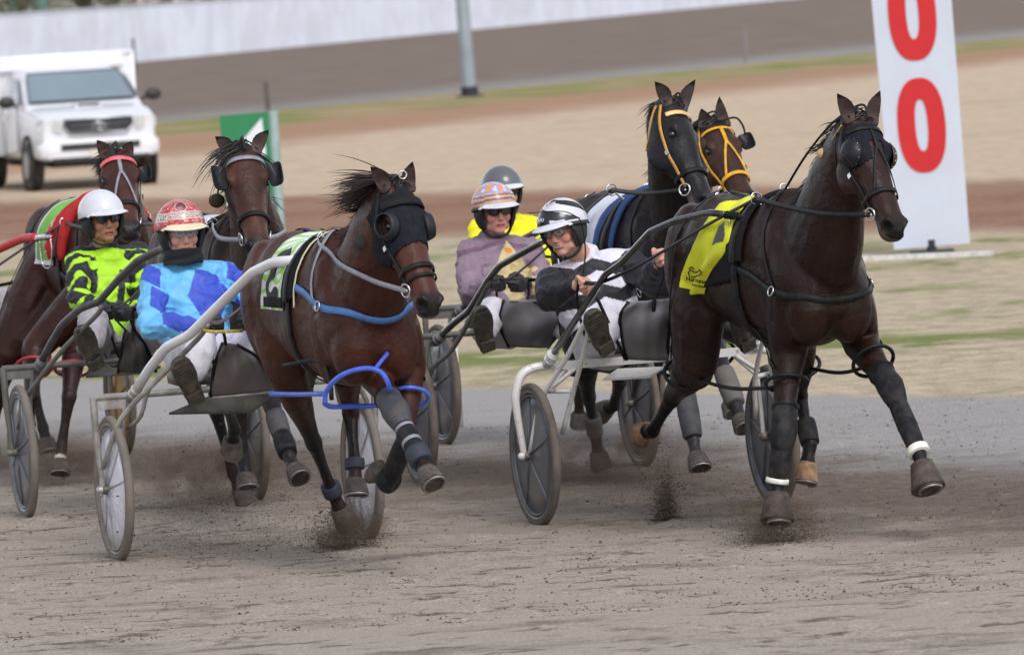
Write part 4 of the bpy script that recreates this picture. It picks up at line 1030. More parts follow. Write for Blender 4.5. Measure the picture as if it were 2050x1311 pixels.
def make_sulky(c):
    fr = c['rig']; T = Thing(fr, "sulky", V((0, 0, 0)), c['label'], "sulky", "two-wheeled race sulkies"); m = c['frame']; sm = c['shaft']
    hw = .62; R = .355
    for sg in (-1, 1):
        if c.get('skip') == sg: continue
        wheel(fr, T, sg * hw, sg, R, c['tyre'], c['disc'], c['rim'], c.get('ribs', 8), ribcol=c.get('ribm'), cone=c.get('cone', .028))
    b = MB(); Zc = c.get('zc', .80); ye = c.get('ye', .705)
    if not c.get('arch'):
        b.tube([(0.02, -ye, Zc), (0.02, ye, Zc)], .0165, 12); T.part("crossbar", b, m)
        for sg in (-1, 1):
            k = MB(); k.tube([(0.02, sg * (ye - .005), Zc + .004), (0.015, sg * (ye - .01), .6), (0, sg * .672, R)], [.019, .017, .013], 10)
            k.cap((0, sg * .655, R), (0, sg * .69, R), .022, .018)
            k.box((0.02, sg * (ye - .10), Zc - .035), (.012, .16, .05)); k.tube([(0.02, sg * .54, Zc - .02), (.01, sg * .565, .62), (0, sg * .575, R)], .012, 8)
            T.part("wheel_fork", k, m, flat_angle=60)
    else:
        b.box((0.02, 0, Zc), (.035, 1.10, .04)); T.part("crossbar", b, m, flat_angle=40)
        for sg in (-1, 1):
            k = MB(); k.tube([(0.02, sg * .50, Zc), (.02, sg * .60, Zc), (.02, sg * .672, Zc - .035), (.02, sg * .705, Zc - .12), (.015, sg * .705, .58), (0, sg * .675, R)], [.022, .022, .022, .022, .02, .016], 10, sub=5)
            k.cap((0, sg * .655, R), (0, sg * .69, R), .022, .018)
            k.tube([(0.02, sg * .44, Zc - .02), (.015, sg * .555, .66), (0, sg * .575, R)], .012, 8)
            T.part("wheel_fork", k, m, flat_angle=60)
    def mir(p): return V((p[0], -p[1], p[2]))
    for key, nm, mm in (('shaftp', 'shaft', sm), ('brace', 'brace', m), ('brace2', 'brace', m)):
        if key not in c: continue
        pts = [fr.P(*q[:3]) for q in c[key]['p']]
        rr = c[key].get('r', .019)
        for sg in (-1, 1):
            if c.get('one_side') and sg == 1 and key != 'x': pass
            pp = pts if sg == -1 else [mir(p) + V((0, c.get('moff', 0) * i_ / max(1, len(pts) - 1), 0)) for i_, p in enumerate(pts)]
            k = MB().tube(pp, rr, 12, sub=3) if c[key].get('s', 1) else MB().tube(crisp(pp), rr, 12)
            o = T.part(nm, k, mm)
            if key == 'shaftp':
                tip, pr = pp[-1], pp[-2]; d = (tip - pr).normalized(); q = MB()
                a = perp(d); bb = d.cross(a); n = 54
                q.tube([tip + d * (.11 * i / n) + (a * math.cos(i * .75) + bb * math.sin(i * .75)) * .017 for i in range(n + 1)], .0035, 5)
                q.cap(tip, tip + d * .12, .012, .010); q.cap(tip + d * .11, tip + d * .15, .014, .008)
                T.part("coil_spring", q, steel() if not c.get('darkspring') else leather(), parent=o)
                q = MB(); q.tube([tip + d * .03, tip + d * .03 - V((0, 0, .09)), tip + d * .05 - V((0, 0, .16)), tip + d * .12 - V((0, 0, .17)), tip + d * .15 - V((0, 0, .08)), tip + d * .14], .005, 6, sub=3)
                T.part("shaft_hook", q, steel(), parent=o)
                g = pp[0]; dd = (pp[1] - pp[0]).normalized(); q = MB(); q.tube([g - dd * .01, g + dd * .09], .026, 12); q.torus(g + dd * .03, dd, .027, .005, 16, 6); q.torus(g + dd * .07, dd, .027, .005, 16, 6)
                T.part("clamp", q, m, parent=o)
    # seat
    sx, sy, sz = c.get('seat', (-.22, -.02, .84)); s_ = MB()
    s_.loft([(V((sx, sy, sz + dz)), V((1, 0, 0)), V((0, 1, 0)), .17 * k_, .20 * k_) for dz, k_ in ((-.03, .9), (-.022, 1), (.01, 1.02), (.028, .96), (.035, .8))], 24, 3.5)
    T.part("seat", s_, mat("seat_vinyl", (.02, .02, .022), .5, var=.3, dirt=rgb(110, 98, 88), dirt_amt=.6, dscale=9))
    s_ = MB()
    for yy in (-.14, .14): s_.tube([(.02, sy + yy, Zc), (-.2, sy + yy, sz - .035), (-.36, sy + yy, sz - .03)], .011, 8)
    T.part("seat_rail", s_, m)
    if 'tray' in c:
        k = MB(); q = [fr.P(*x) for x in c['tray']]; n = (q[1] - q[0]).cross(q[3] - q[0]).normalized() * .012
        k.hexa(q, [p + n for p in q]); T.part("foot_tray", k, c.get('traym', m), smooth=False)
    if 'apron' in c:
        A, B, bl = c['apron']
        mb_ = sheet(fr, A, B, 16, 16, lambda u, v: bl * math.sin(math.pi * v) * (.25 + .75 * u) + .012 * math.sin(9 * u + 5 * v) + .008 * math.sin(17 * v + 3 * u), .005)
        T.part("mud_apron", mb_, c['apronm'])
        for E_ in (A, B): T.part("apron_edge", MB().tube([fr.P(*q) + V((.004, 0, 0)) for q in E_], .009, 6, sub=4), leather())
    return T
# ------------------------------------------------------------------ people
SKIN = rgb(205, 160, 143)
def hand(mb, wrist, d, ac, curl=70, k=1.0, spread=0.0, thumb_up=True, rr=1.0):
    """five-fingered hand; d = direction of the palm, ac = from little finger to index finger"""
    d = d.normalized(); ac = (ac - d * ac.dot(d)).normalized(); n = ac.cross(d)      # n: back of the hand (palm faces -n)
    c0 = wrist + d * .045 * k
    mb.cap(wrist - d * .03, wrist + d * .01, .026 * k, .025 * k)
    mb.ell(c0, (.050 * k, .042 * k, .018 * k), (d, ac, n)); mb.ell(c0 + d * .02 * k - n * .004, (.034 * k, .040 * k, .017 * k), (d, ac, n))
    ln = [(.036, .022, .018), (.042, .026, .020), (.045, .028, .021), (.041, .025, .019)]
    for i in range(4):
        o = (i - 1.5) * .0195 * k
        p = wrist + d * (.082 - .005 * abs(i - 2)) * k + ac * o - n * .002
        dd = (d + ac * (spread * (i - 1.5) * .12)).normalized(); ang = 0; r = (.0095 if i else .008) * k * rr
        c_ = curl * (1.0 + .06 * (3 - i)); pr = p
        for j, l_ in enumerate(ln[i]):
            ang += math.radians(c_ * (.75 if j == 0 else 1.0)); v = dd * math.cos(ang) - n * math.sin(ang)
            q = pr + v * l_ * k; mb.cap(pr, q, r * (1 - .07 * j), r * (1 - .07 * (j + 1)), 10); pr = q
    b = wrist + d * .028 * k + ac * .030 * k - n * .008 * k; q = b + (d * .65 + ac * .5 - n * .5).normalized() * .040 * k
    mb.cap(b, q, .014 * k * rr, .0115 * k * rr, 10); q2 = q + (d * .8 - ac * .25 - n * .55).normalized() * .030 * k; mb.cap(q, q2, .011 * k * rr, .009 * k * rr, 10)
def person(c):
    fr = c['rig']; P = fr.P
    J = {k: (P(*v) if not isinstance(v, V) else v) for k, v in c['j'].items()}
    pel, nk, hc = J['pelvis'], J['neck'], J['head']
    fw = fr.vv(*c['face']); up = fr.vv(*c['up']); up = (up - fw * up.dot(fw)).normalized(); lt = up.cross(fw)
    shl = (J['shL'] - J['shR']).normalized()
    T = Thing(fr, "person", V((pel.x, pel.y, pel.z - .16)), c['label'], "person", "race drivers seated on the sulkies")
    def HH(f_, l_, u_): return hc + fw * f_ + lt * l_ + up * u_
    ax = (fw, lt, up)
    # ---- body
    b = MB()
    b.ell(HH(-.005, 0, .02), (.098, .077, .105), ax); b.ell(HH(.030, 0, -.055), (.062, .056, .062), ax, 20, 12)
    b.ell(HH(.064, 0, -.096), (.028, .030, .022), ax); b.ell(HH(.074, 0, -.062), (.022, .028, .020), ax)
    for sg in (-1, 1):
        b.ell(HH(.060, sg * .040, -.028), (.030, .026, .030), ax); b.ell(HH(.074, sg * .032, .028), (.022, .028, .012), ax)
        b.ell(HH(-.012, sg * .080, -.008), (.018, .008, .032), ax); b.ell(HH(.01, sg * .050, -.075), (.045, .016, .026), ax)
        b.ell(HH(.094, sg * .011, -.037), (.010, .008, .008), ax)
    b.cap(HH(.088, 0, .012), HH(.106, 0, -.032), .0085, .0125, 12); b.ell(HH(.086, 0, -.064), (.013, .024, .0065), ax); b.ell(HH(.084, 0, -.077), (.013, .020, .008), ax)
    b.cap(HH(-.012, 0, -.06), nk, .055, .062); b.cap(nk, nk.lerp(pel, .12), .055, .08)
    sp = smooth_path([pel, pel.lerp(nk, .5) + V((-.03, 0, 0)), nk], 6)
    prof = [(.15, .11), (.145, .105), (.14, .10), (.145, .105), (.155, .11), (.165, .115), (.17, .115), (.175, .115), (.18, .11), (.175, .105), (.15, .095), (.10, .08), (.06, .055)]
    def torso(mb, k, add=0.0, belly=1.0, lo=0):
        ss = []
        for i, p in enumerate(sp[lo:], lo):
            t = (sp[min(i + 1, len(sp) - 1)] - sp[max(i - 1, 0)]).normalized(); la = (shl - t * shl.dot(t)).normalized(); fa = la.cross(t)
            w, dd = prof[min(i, len(prof) - 1)]; ss.append((p, la, fa, w * k + add, dd * k * belly + add))
        mb.loft(ss, 22, 2.3)
    torso(b, .88)
    hipR, hipL = pel - shl * .09, pel + shl * .09
    for s_, hp in (('R', hipR), ('L', hipL)):
        sh, el, wr = J['sh' + s_], J['el' + s_], J['wr' + s_]; kn, an = J['kn' + s_], J['an' + s_]
        b.cap(sh, el, .046, .036); b.cap(el, wr, .036, .024); b.cap(nk.lerp(sh, .3) - V((0, 0, .05)), sh - V((0, 0, .015)), .05, .045)
        b.cap(hp, kn, .085, .055); b.cap(kn, an, .052, .036)
        b.cap(an, an.lerp(J['toe' + s_], .35), .034, .026)
        h = c['hand' + s_]; hd = h.get('dir'); hd = fr.vv(*hd) if hd else (wr - el).normalized()
        hand(b, wr + hd * .01, hd, fr.vv(*h['ac']), h.get('curl', 75), h.get('k', 1.0))
    base = remesh(b, c.get('vox', .0055), 3)
    eyes = [HH(.0805, sg * .031, .005) for sg in (-1, 1)]
    lipo = HH(.092, 0, -.070); open_ = c.get('mouth', 0)
    for i, p in enumerate(base.v):
        if (p - hc).length > .16: continue
        for e in eyes:
            d = (p - e).length
            if d < .024: base.v[i] = p = p - fw * (.010 * (1 - (d / .024) ** 2))
        q = p - lipo; x, z = q.dot(lt), q.dot(up) + c.get('mtilt', 0) * q.dot(lt)
        if abs(z) < .005 + open_ and abs(x) < .022 and q.dot(fw) > -.03:
            base.v[i] = p - fw * (.004 + open_ * .5) * (1 - (x / .022) ** 2)
    sk = c.get('skin', SKIN); lip = (sk[0] * .85, sk[1] * .52, sk[2] * .50)
    scarf = c.get('scarf')
    def colf(p):
        q = p - hc; a, l_, u = q.dot(fw), q.dot(lt), q.dot(up); r = math.sqrt(a * a + l_ * l_ + u * u)
        col = sk; n_ = nz(p, 30) * .06 + nz(p, 90) * .03
        col = tuple(v * (1 + n_) for v in col)
        if r < .2:
            ck = max(0, 1 - ((u + .03) / .035) ** 2 - ((abs(l_) - .042) / .03) ** 2)
            col = mix(col, (sk[0] * 1.0, sk[1] * .68, sk[2] * .62), ck * .6)
            col = mix(col, (sk[0] * 1.0, sk[1] * .68, sk[2] * .62), max(0, 1 - ((u + .035) / .02) ** 2 - (l_ / .015) ** 2) * .5)
            if a > .02 and u < -.055: col = mix(col, c.get('stubble', sk), .35)
            m = u + .070 + c.get('mtilt', 0) * l_
            if a > .06 and abs(m) < .013 and abs(l_) < .026 * math.sqrt(max(0, 1 - (m / .014) ** 2)): col = lip
            if a > .05 and abs(m) < .0025 + open_ and abs(l_) < .021: col = (.62, .55, .48) if (open_ and m > -.001) else (.05, .015, .012)
            if a > .05 and abs(u - .030) < .0055 and .014 < abs(l_) < .050: col = mix(col, c.get('hair', (.05, .03, .02)), .75)
            for e in eyes:
                if (p - e).length < .018: col = mix(col, (sk[0] * .7, sk[1] * .5, sk[2] * .48), .5)
            if u > .06 or (a < -.02 and u > -.06): col = c.get('hair', (.05, .03, .02))
            if c.get('bandana') and u < -.080: col = (.012, .012, .014)
        return col
    base.c = [colf(p) for p in base.v]
    T.part("body", base, mat("skin", sk, .52, var=.06, vscale=60, bump=.12, bscale=220, attr=True, spec=.35))
    for sg, e in zip((-1, 1), eyes):
        q = MB().ell(e - fw * .0075, .0125); 
        def ec(p, e=e):
            d = ((p - (e - fw * .0075)).normalized() - (fw + lt * c.get('gaze', 0)).normalized()).length
            return (.01, .01, .01) if d < .24 else ((.09, .06, .035) if d < .48 else (.60, .56, .53))
        q.c = [ec(p) for p in q.v]; T.part("eye", q, mat("eyeball", (1, 1, 1), .12, var=0, attr=True))
    # ---- jacket
    j = MB(); js = c.get('js', 1.0); torso(j, 1.02 * js, .018, c.get('belly', 1.08))
    j.ell(pel + V((0, 0, .02)), (.15, .19, .10), (V((1, 0, 0)), shl, V((0, 0, 1))))
    for s_ in 'RL':
        sh, el, wr = J['sh' + s_], J['el' + s_], J['wr' + s_]
        j.cap(nk.lerp(sh, .25) - V((0, 0, .035)), sh, .085 * js, .078 * js); j.cap(sh, sh.lerp(el, .5), .078 * js, .072 * js); j.cap(sh.lerp(el, .5), el, .072 * js, .060 * js)
        cf = wr.lerp(el, .06); j.cap(el, el.lerp(cf, .6), .060 * js, .050 * js); j.cap(el.lerp(cf, .6), cf, .050 * js, .038)
    j.cap(nk.lerp(hc, .12), nk.lerp(pel, .08), .082, .115)
    jb = remesh(j, c.get('jvox', .008), 4)
    def ridge(p, s): return 1 - abs(nz(p, s)) * 2.2
    nb = jb.v; bv = bvh_of(jb); out = []
    for p in nb:
        co, no, i, d = bv.find_nearest(p); el = min((p - J['elR']).length, (p - J['elL']).length); k = c.get('fold', .014) * (1.3 if el < .14 else 1)
        st = V((p.x * 1.0, p.y * .9, p.z * 1.3))
        out.append(p + no * (k * (ridge(st, 8) - .6) + k * .5 * (ridge(st + V((3, 1, 2)), 17) - .6)))
    jb.v = out; jb.c = [c['jcol'](p, J, shl) for p in jb.v]
    T.part("jacket", jb, mat("jacket_" + c['name'], (1, 1, 1), c.get('jrough', .6), var=.12, vscale=14, bump=.45, bscale=28, attr=True, spec=.3, dirt=c.get('jdirt'), dirt_amt=.35))
    # ---- trousers
    t_ = MB(); t_.ell(pel, (.15, .175, .12), (V((1, 0, 0)), shl, V((0, 0, 1))))
    for s_, hp in (('R', hipR), ('L', hipL)):
        kn, an = J['kn' + s_], J['an' + s_]; t_.cap(hp, kn, .108, .082); t_.cap(kn, kn.lerp(an, .5), .082, .074); t_.cap(kn.lerp(an, .5), an.lerp(kn, .12), .074, .056)
    tb = remesh(t_, .009, 4); out = []; bv = bvh_of(tb)
    for p in tb.v:
        co, no, i, d = bv.find_nearest(p); out.append(p + no * (.010 * (ridge(p, 9) - .6) + .004 * (ridge(p, 20) - .6)))
    tb.v = out
    T.part("trousers", tb, c['trm'])
    # ---- boots
    for s_ in 'RL':
        an, toe = J['an' + s_], J['toe' + s_]; heel = J['heel' + s_] if 'heel' + s_ in J else an + (an - J['kn' + s_]).normalized() * .05
        d = (toe - heel).normalized(); la = shl; la = (la - d * la.dot(d)).normalized(); sl = la.cross(d)
        if sl.dot(an - heel) < 0: sl = -sl                                       # sl points from the sole to the ankle
        k = MB(); 
        k.loft([(heel - d * .005 + sl * .045, la, sl, .036, .046), (heel + d * .02 + sl * .045, la, sl, .044, .052), (heel + d * .09 + sl * .042, la, sl, .046, .052), (heel + d * .17 + sl * .036, la, sl, .056, .042), (heel + d * .235 + sl * .030, la, sl, .054, .033), (heel + d * .27 + sl * .026, la, sl, .040, .026), (heel + d * .285 + sl * .024, la, sl, .014, .012)], 16)
        shn = (J['kn' + s_] - heel - d * .03 - sl * .05).normalized()
        k.cap(heel + d * .045 + sl * .06, heel + d * .05 + sl * .06 + shn * .15, .047, .055)
        o = T.part("boot", remesh(k, .008, 4), c['bootm'])
        q = MB(); ou = [(-.005, .030), (.01, .042), (.06, .043), (.11, .042), (.17, .055), (.22, .055), (.26, .044), (.285, .022)]
        poly = [heel + d * x + la * y for x, y in ou] + [heel + d * x - la * y for x, y in reversed(ou)]
        q.prism(poly, sl * .014); q.box(heel + d * .035 - sl * .006, (.065, .074, .018), (d, la, sl))
        for i in range(9): q.box(heel + d * (.10 + .019 * i) - sl * .002, (.010, .084, .006), (d, la, sl))
        T.part("sole", q, mat("boot_sole", rgb(62, 57, 53), .8, var=.3, dirt=rgb(96, 85, 76), dirt_amt=.7, dscale=25), parent=o, smooth=False)
    # ---- gloves
    for s_ in 'RL':
        h = c['hand' + s_]
        if not h.get('glove'): continue
        el, wr = J['el' + s_], J['wr' + s_]; hd = h.get('dir'); hd = fr.vv(*hd) if hd else (wr - el).normalized()
        g = MB(); hand(g, wr + hd * .01, hd, fr.vv(*h['ac']), h.get('curl', 75), h.get('k', 1.0) * 1.08, rr=1.25); g.cap(wr - hd * .05, wr, .036, .034)
        gb = remesh(g, .0045, 2); T.part("glove", gb, h['glove'])
    # ---- helmet
    hm = c['helmet']; cc = HH(-.012, 0, .032); R = hm.get('R', (.143, .121, .130))
    def rim(th):    # polar angle of the lower edge
        x = math.cos(th); return math.radians(84 + 10 * (1 - x) ** 1.0 * .9 + (4 if abs(math.sin(th)) > .7 else 0))
    def hfn(u, v, g=1.0):
        th = u * 2 * math.pi; ph = v * rim(th)
        return cc + fw * (R[0] * g * math.sin(ph) * math.cos(th)) + lt * (R[1] * g * math.sin(ph) * math.sin(th)) + up * (R[2] * g * math.cos(ph))
    s_ = MB(); nu, nv = 128, 72
    hc_ = hm['colf']
    s_.grid(lambda u, v: hfn(u, max(v, .002)), nu, nv, -.010, lambda u, v: hc_(((u + .5) % 1 - .5) * 360, v * 90))
    ho = T.part("helmet", s_, mat("helmet_" + c['name'], (1, 1, 1), hm.get('rough', .28), var=.04, attr=True, dirt=hm.get('dirt'), dirt_amt=hm.get('dirt_amt', .0), dscale=30, dlo=.52, dhi=.6, coat=.3), flat_angle=50)
    e = MB(); e.tube([hfn(k / 48, 1.0) for k in range(48)], .0055, 6, closed=True); T.part("rim_trim", e, mat("rim_rubber", (.02, .02, .02), .6), parent=ho)
    if hm.get('brim', True):
        br = MB(); ln_ = hm.get('blen', .042)
        def bf(u, v):
            th = math.radians(-54 + 108 * u); p = hfn((th / (2 * math.pi)) % 1, .965); e_ = math.cos(th / 1.0 * 1.25) if abs(th) < math.radians(72) else 0
            o = (fw * math.cos(th) + lt * math.sin(th)); return p + (o * (ln_ * max(e_, 0) ** .7 + .004) - up * (.026 * max(e_, 0))) * v
        br.grid(bf, 32, 6, .005); T.part("visor", br, hm['brimm'], parent=ho)
    pad = MB()
    for sg in (-1, 1):
        pad.loft([(HH(.0, sg * .092, .03), fw, lt, .075, .014), (HH(-.004, sg * .094, -.01), fw, lt, .062, .018), (HH(-.006, sg * .090, -.05), fw, lt, .045, .017), (HH(.0, sg * .080, -.085), fw, lt, .026, .012)], 16, 2.4)
        pad.tube([HH(-.01, sg * .088, -.05), HH(.012, sg * .074, -.10), HH(.035, sg * .040, -.128), HH(.045, 0, -.134)], .008, 6, sub=4, flat=.6)
        pad.tube([HH(.055, sg * .092, .025), HH(.05, sg * .085, -.03), HH(.03, sg * .074, -.09)], .007, 6, sub=4)
    T.part("ear_padding", pad, mat("helmet_padding", (.018, .018, .02), .75, var=.3, bump=.2), parent=ho)
    # ---- eyewear
    g = c.get('glasses')
    if g:
        gm = MB(); ln = MB()
        for sg in (-1, 1):
            def lf(u, v, sg=sg):
                x = (u - .5) * 2; y = (v - .5) * 2; rx, ry = g.get('r', (.029, .019)); k = 1 / max(1, (abs(x) ** 2.6 + abs(y) ** 2.6) ** (1 / 2.6))
                X, Y_ = x * k * rx, y * k * ry; l_ = sg * .034 + X
                return HH(.104 - 3.2 * l_ * l_ - abs(l_) * .1, l_, .006 + Y_)
            ln.grid(lf, 14, 10, .002)
            gm.tube([lf(.5 + .5 * math.cos(a), .5 + .5 * math.sin(a)) for a in [2 * math.pi * k / 20 for k in range(20)]], g.get('fr', .0018), 5, closed=True)
            gm.tube([HH(.094 - 3.2 * .0036 - .004, sg * .062, .010), HH(.045, sg * .080, .012), HH(-.005, sg * .084, .008)], .0022, 5)
        gm.tube([HH(.106, -.006, .010), HH(.108, 0, .012), HH(.106, .006, .010)], .0025, 5)
        T.part("glasses_frame", gm, g['frm']); T.part("lens", ln, g['lm'])
    if c.get('bandana'):
        s_ = MB()
        def bf(u, v):
            th = math.radians(-115 + 230 * u); uu = -.078 - .075 * v + .012 * math.cos(th); rr = (.104 - .03 * v * abs(math.cos(th)) + .01 * v); w = .086 + .012 * v
            rp = .014 * math.sin(v * 9 + th * 2) * v * .35
            return HH(rr * math.cos(th) * 1.0 + .004 + rp, (w + rp) * math.sin(th), uu - (.012 * math.cos(th * 3) * v * .4))
        s_.grid(bf, 40, 14, .004); T.part("neck_scarf", s_, mat("black_knit", (.010, .010, .011), .85, var=.3, bump=.3, bscale=200))
    T.J, T.HH, T.hfn, T.fw, T.lt, T.up = J, HH, hfn, fw, lt, up; T.helm = ho
    return T
# ------------------------------------------------------------------ the six rigs
RA = rig(487, 1105, 16); RL = rig(1318, 1035, 18); RB = rig(285, 1021, 14); RD = rig(1066, 955, 16)
RC = rig_rel(RB, .15, 4.4, 16); RE = rig_rel(RD, .98, 3.05, 17)
LE, ST = leather(), steel()
tyreA = mat("tyre_sandy", rgb(110, 103, 97), .85, var=.15, dirt=rgb(124, 114, 105), dirt_amt=.7, dscale=10)
tyreD = mat("tyre_dark", rgb(88, 80, 74), .8, var=.2, dirt=rgb(118, 104, 92), dirt_amt=.6, dscale=10)
rimD = mat("rim_grey", rgb(120, 122, 128), .35, .5, var=.1, dirt=rgb(96, 88, 80), dirt_amt=.5)
discA = mat("disc_pale", rgb(226, 225, 234), .30, var=.12, vscale=5, dirt=rgb(150, 142, 136), dirt_amt=.45, dscale=6, coat=.2)
discD = mat("disc_grey", rgb(82, 84, 92), .32, var=.15, vscale=5, dirt=rgb(104, 98, 94), dirt_amt=.5, dscale=6, coat=.2)
discY = mat("disc_yellow", rgb(176, 142, 90), .5, var=.2, dirt=rgb(120, 100, 80), dirt_amt=.5)
ribD = mat("disc_rib", rgb(98, 100, 108), .3, var=.1, coat=.2); ribA = mat("disc_rib_pale", rgb(190, 187, 200), .3, var=.1, dirt=rgb(120, 110, 104), dirt_amt=.4)
frameA = mat("frame_silver", rgb(168, 165, 162), .42, .35, var=.1, dirt=rgb(112, 98, 86), dirt_amt=.6, dscale=9)
frameB = mat("frame_grey", rgb(112, 110, 110), .5, .3, var=.1, dirt=rgb(96, 86, 78), dirt_amt=.6, dscale=9)
whiteP = mat("white_enamel", rgb(214, 210, 208), .3, var=.03, dirt=rgb(98, 80, 68), dirt_amt=.75, dscale=26, dlo=.57, dhi=.66, coat=.4)
whiteS = mat("white_shaft", rgb(216, 215, 216), .28, var=.03, coat=.5, dirt=rgb(160, 152, 144), dirt_amt=.25, dscale=9, dlo=.55, dhi=.7)
blackS = mat("black_shaft", (.010, .010, .012), .16, var=.1, coat=.6, dirt=(.09, .08, .07), dirt_amt=.4, dscale=14)
greyS = mat("charcoal_shaft", (.045, .046, .05), .4, var=.15, dirt=(.11, .10, .09), dirt_amt=.5, dscale=10)
redS = mat("red_shaft", rgb(178, 34, 40), .35, var=.08, coat=.3)
apronM = mat("apron_leather", rgb(104, 97, 96), .38, var=.3, vscale=6, bump=.2, bscale=25, dirt=rgb(120, 110, 104), dirt_amt=.5, dscale=5)
apronG = mat("apron_grey", rgb(124, 121, 128), .5, var=.25, vscale=6, bump=.2, bscale=25, dirt=rgb(120, 112, 108), dirt_amt=.5, dscale=5)
apronB = mat("apron_black", rgb(62, 61, 64), .5, var=.25, vscale=6, bump=.2, bscale=25, dirt=rgb(96, 88, 84), dirt_amt=.5, dscale=5)
def remap(js, fr0, c0, c1, k):
    return {n: ((c1[0] + (v[0] - c0[0]) * k, c1[1] + (v[1] - c0[1]) * k, v[2]) if not isinstance(v, V) else v) for n, v in js.items()}
def rl(l_, c0, c1, k): return [(c1[0] + (q[0] - c0[0]) * k, c1[1] + (q[1] - c0[1]) * k) + tuple(q[2:]) for q in l_]
def pxof(fr, p):
    q = fr.w(p) - CAMP; w = q.dot(FWD); u = FPX * q.dot(R0) / w; v = -FPX * q.dot(U0) / w
    return (CX + u * CR + v * SR, CY - u * SR + v * CR)

c_HY = -1
# ---- horses -------------------------------------------------------
hA = make_horse(dict(rig=RA, name='A', label="bay horse in a black hood with eye holes and a green zebra number cloth", ox=.72, oy=.10, dpsi=1, vox=.0105,
    poll=(800, 372, 2.66), muz=(874, 604, 2.95), ears=((742, 334), (826, 324)), eardx=.03,
    hyaw=c_HY * 8, legs=dict(HR=[(572, 742, 1.10), (628, 886, .66), (664, 980, .42), (694, 1050, .36)], HL=[(690, 700, 1.25), (702, 828, .98), (710, 928, 1.10), (712, 990, 1.14)],
              FR=[(742, 735, 2.10), (790, 820, 2.44), (836, 908, 2.64), (868, 972, 2.76)], FL=[(818, 742, 2.08), (812, 878, 2.28), (780, 962, 2.10), (752, 938, 2.02)]),
    toe={'FL': (-.2, 0, -1)}, coat=rgb(61, 33, 25), points=rgb(34, 30, 34), face=rgb(74, 42, 32), mane=rgb(46, 30, 27), mane_dir=(-1, -.1, .06), mane_len=.15, mane_fly=.7, locks=46, mane_thin=True, mane_n=260, forelock_n=8, forelock_len=.05, seed=3))
hL = make_horse(dict(rig=RL, name='L', label="dark brown horse in black blinkers with a yellow saddle cloth, before the red zeros", ox=.72, oy=.06, dpsi=2, vox=.0105,
    poll=(1728, 236, 2.66), muz=(1806, 452, 3.02), ears=((1676, 188), (1762, 182)), eardx=.03,
    hyaw=c_HY * 14, legs=dict(HR=[(1392, 725, 1.05), (1345, 795, .52), (1306, 862, .26), (1284, 864, .12)], HL=[(1592, 705, 1.28), (1600, 790, .95), (1622, 888, 1.12), (1610, 966, 1.16)],
              FR=[(1578, 705, 2.06), (1570, 860, 2.22), (1556, 962, 2.20), (1556, 1046, 2.26)], FL=[(1726, 690, 2.10), (1782, 772, 2.42), (1838, 902, 2.66), (1860, 982, 2.76)]),
    toe={'HR': (.2, 0, -1)}, coat=rgb(38, 23, 18), points=rgb(20, 18, 20), face=rgb(50, 31, 26), s=1.02, tan=('HR', 'HL'), locks=42, mane=rgb(34, 24, 22), mane_len=.13, seed=5, socks={'FR': .0}, tail_in=.16, tail_len=.8, tail_n=160, forelock_n=14, forelock_len=.07, forelock=(-.9, .2, -.2)))
hB = make_horse(dict(rig=RB, name='B', label="bay horse with black square blinkers whose nose is right behind the red-helmeted driver", ox=.72, oy=.17, dpsi=3, vox=.012,
    poll=(487, 298, 2.64), muz=(521, 492, 3.02), ears=((431, 274), (538, 261)), eardx=.02,
    legs=dict(HR=[(445, 720, 1.1), (432, 822, .68), (466, 945, .48), (492, 1006, .46)], HL=[(500, 710, 1.2), (482, 815, .9), (488, 925, .9), (494, 975, .95)],
              FR=[(430, 700, 2.05), (450, 800, 2.35), (470, 860, 2.12), (462, 900, 2.02)], FL=[(520, 735, 2.1), (553, 838, 2.40), (578, 912, 2.62), (600, 960, 2.74)]),
    coat=rgb(48, 31, 27), points=rgb(36, 33, 36), face=rgb(74, 46, 38), mane_dir=(-.8, -.2, -.1), mane_len=.2, forelock_n=34, forelock_len=.26, forelock=(-.85, .2, -.35), seed=8))
hD = make_horse(dict(rig=RD, name='D', label="near-black horse in a white and orange browband behind the striped driver", ox=.74, oy=.16, dpsi=3, vox=.012, s=.98,
    poll=(1357, 210, 2.64), muz=(1431, 404, 2.98), ears=((1311, 164), (1392, 160)), eardx=.02,
    hyaw=c_HY * 34, legs=dict(HR=[(1165, 700, 1.1), (1178, 792, .78), (1192, 872, .62), (1203, 936, .60)], HL=[(1240, 680, 1.1), (1240, 762, .62), (1228, 812, .35), (1206, 822, .24)],
              FR=[(1350, 690, 2.1), (1372, 790, 2.36), (1388, 880, 2.46), (1400, 938, 2.54)], FL=[(1420, 680, 2.1), (1452, 752, 2.45), (1474, 812, 2.60), (1490, 860, 2.70)]),
    coat=rgb(30, 23, 23), points=rgb(44, 42, 46), face=rgb(34, 32, 35), muzzle=rgb(34, 31, 33), mane_len=.15, seed=9))
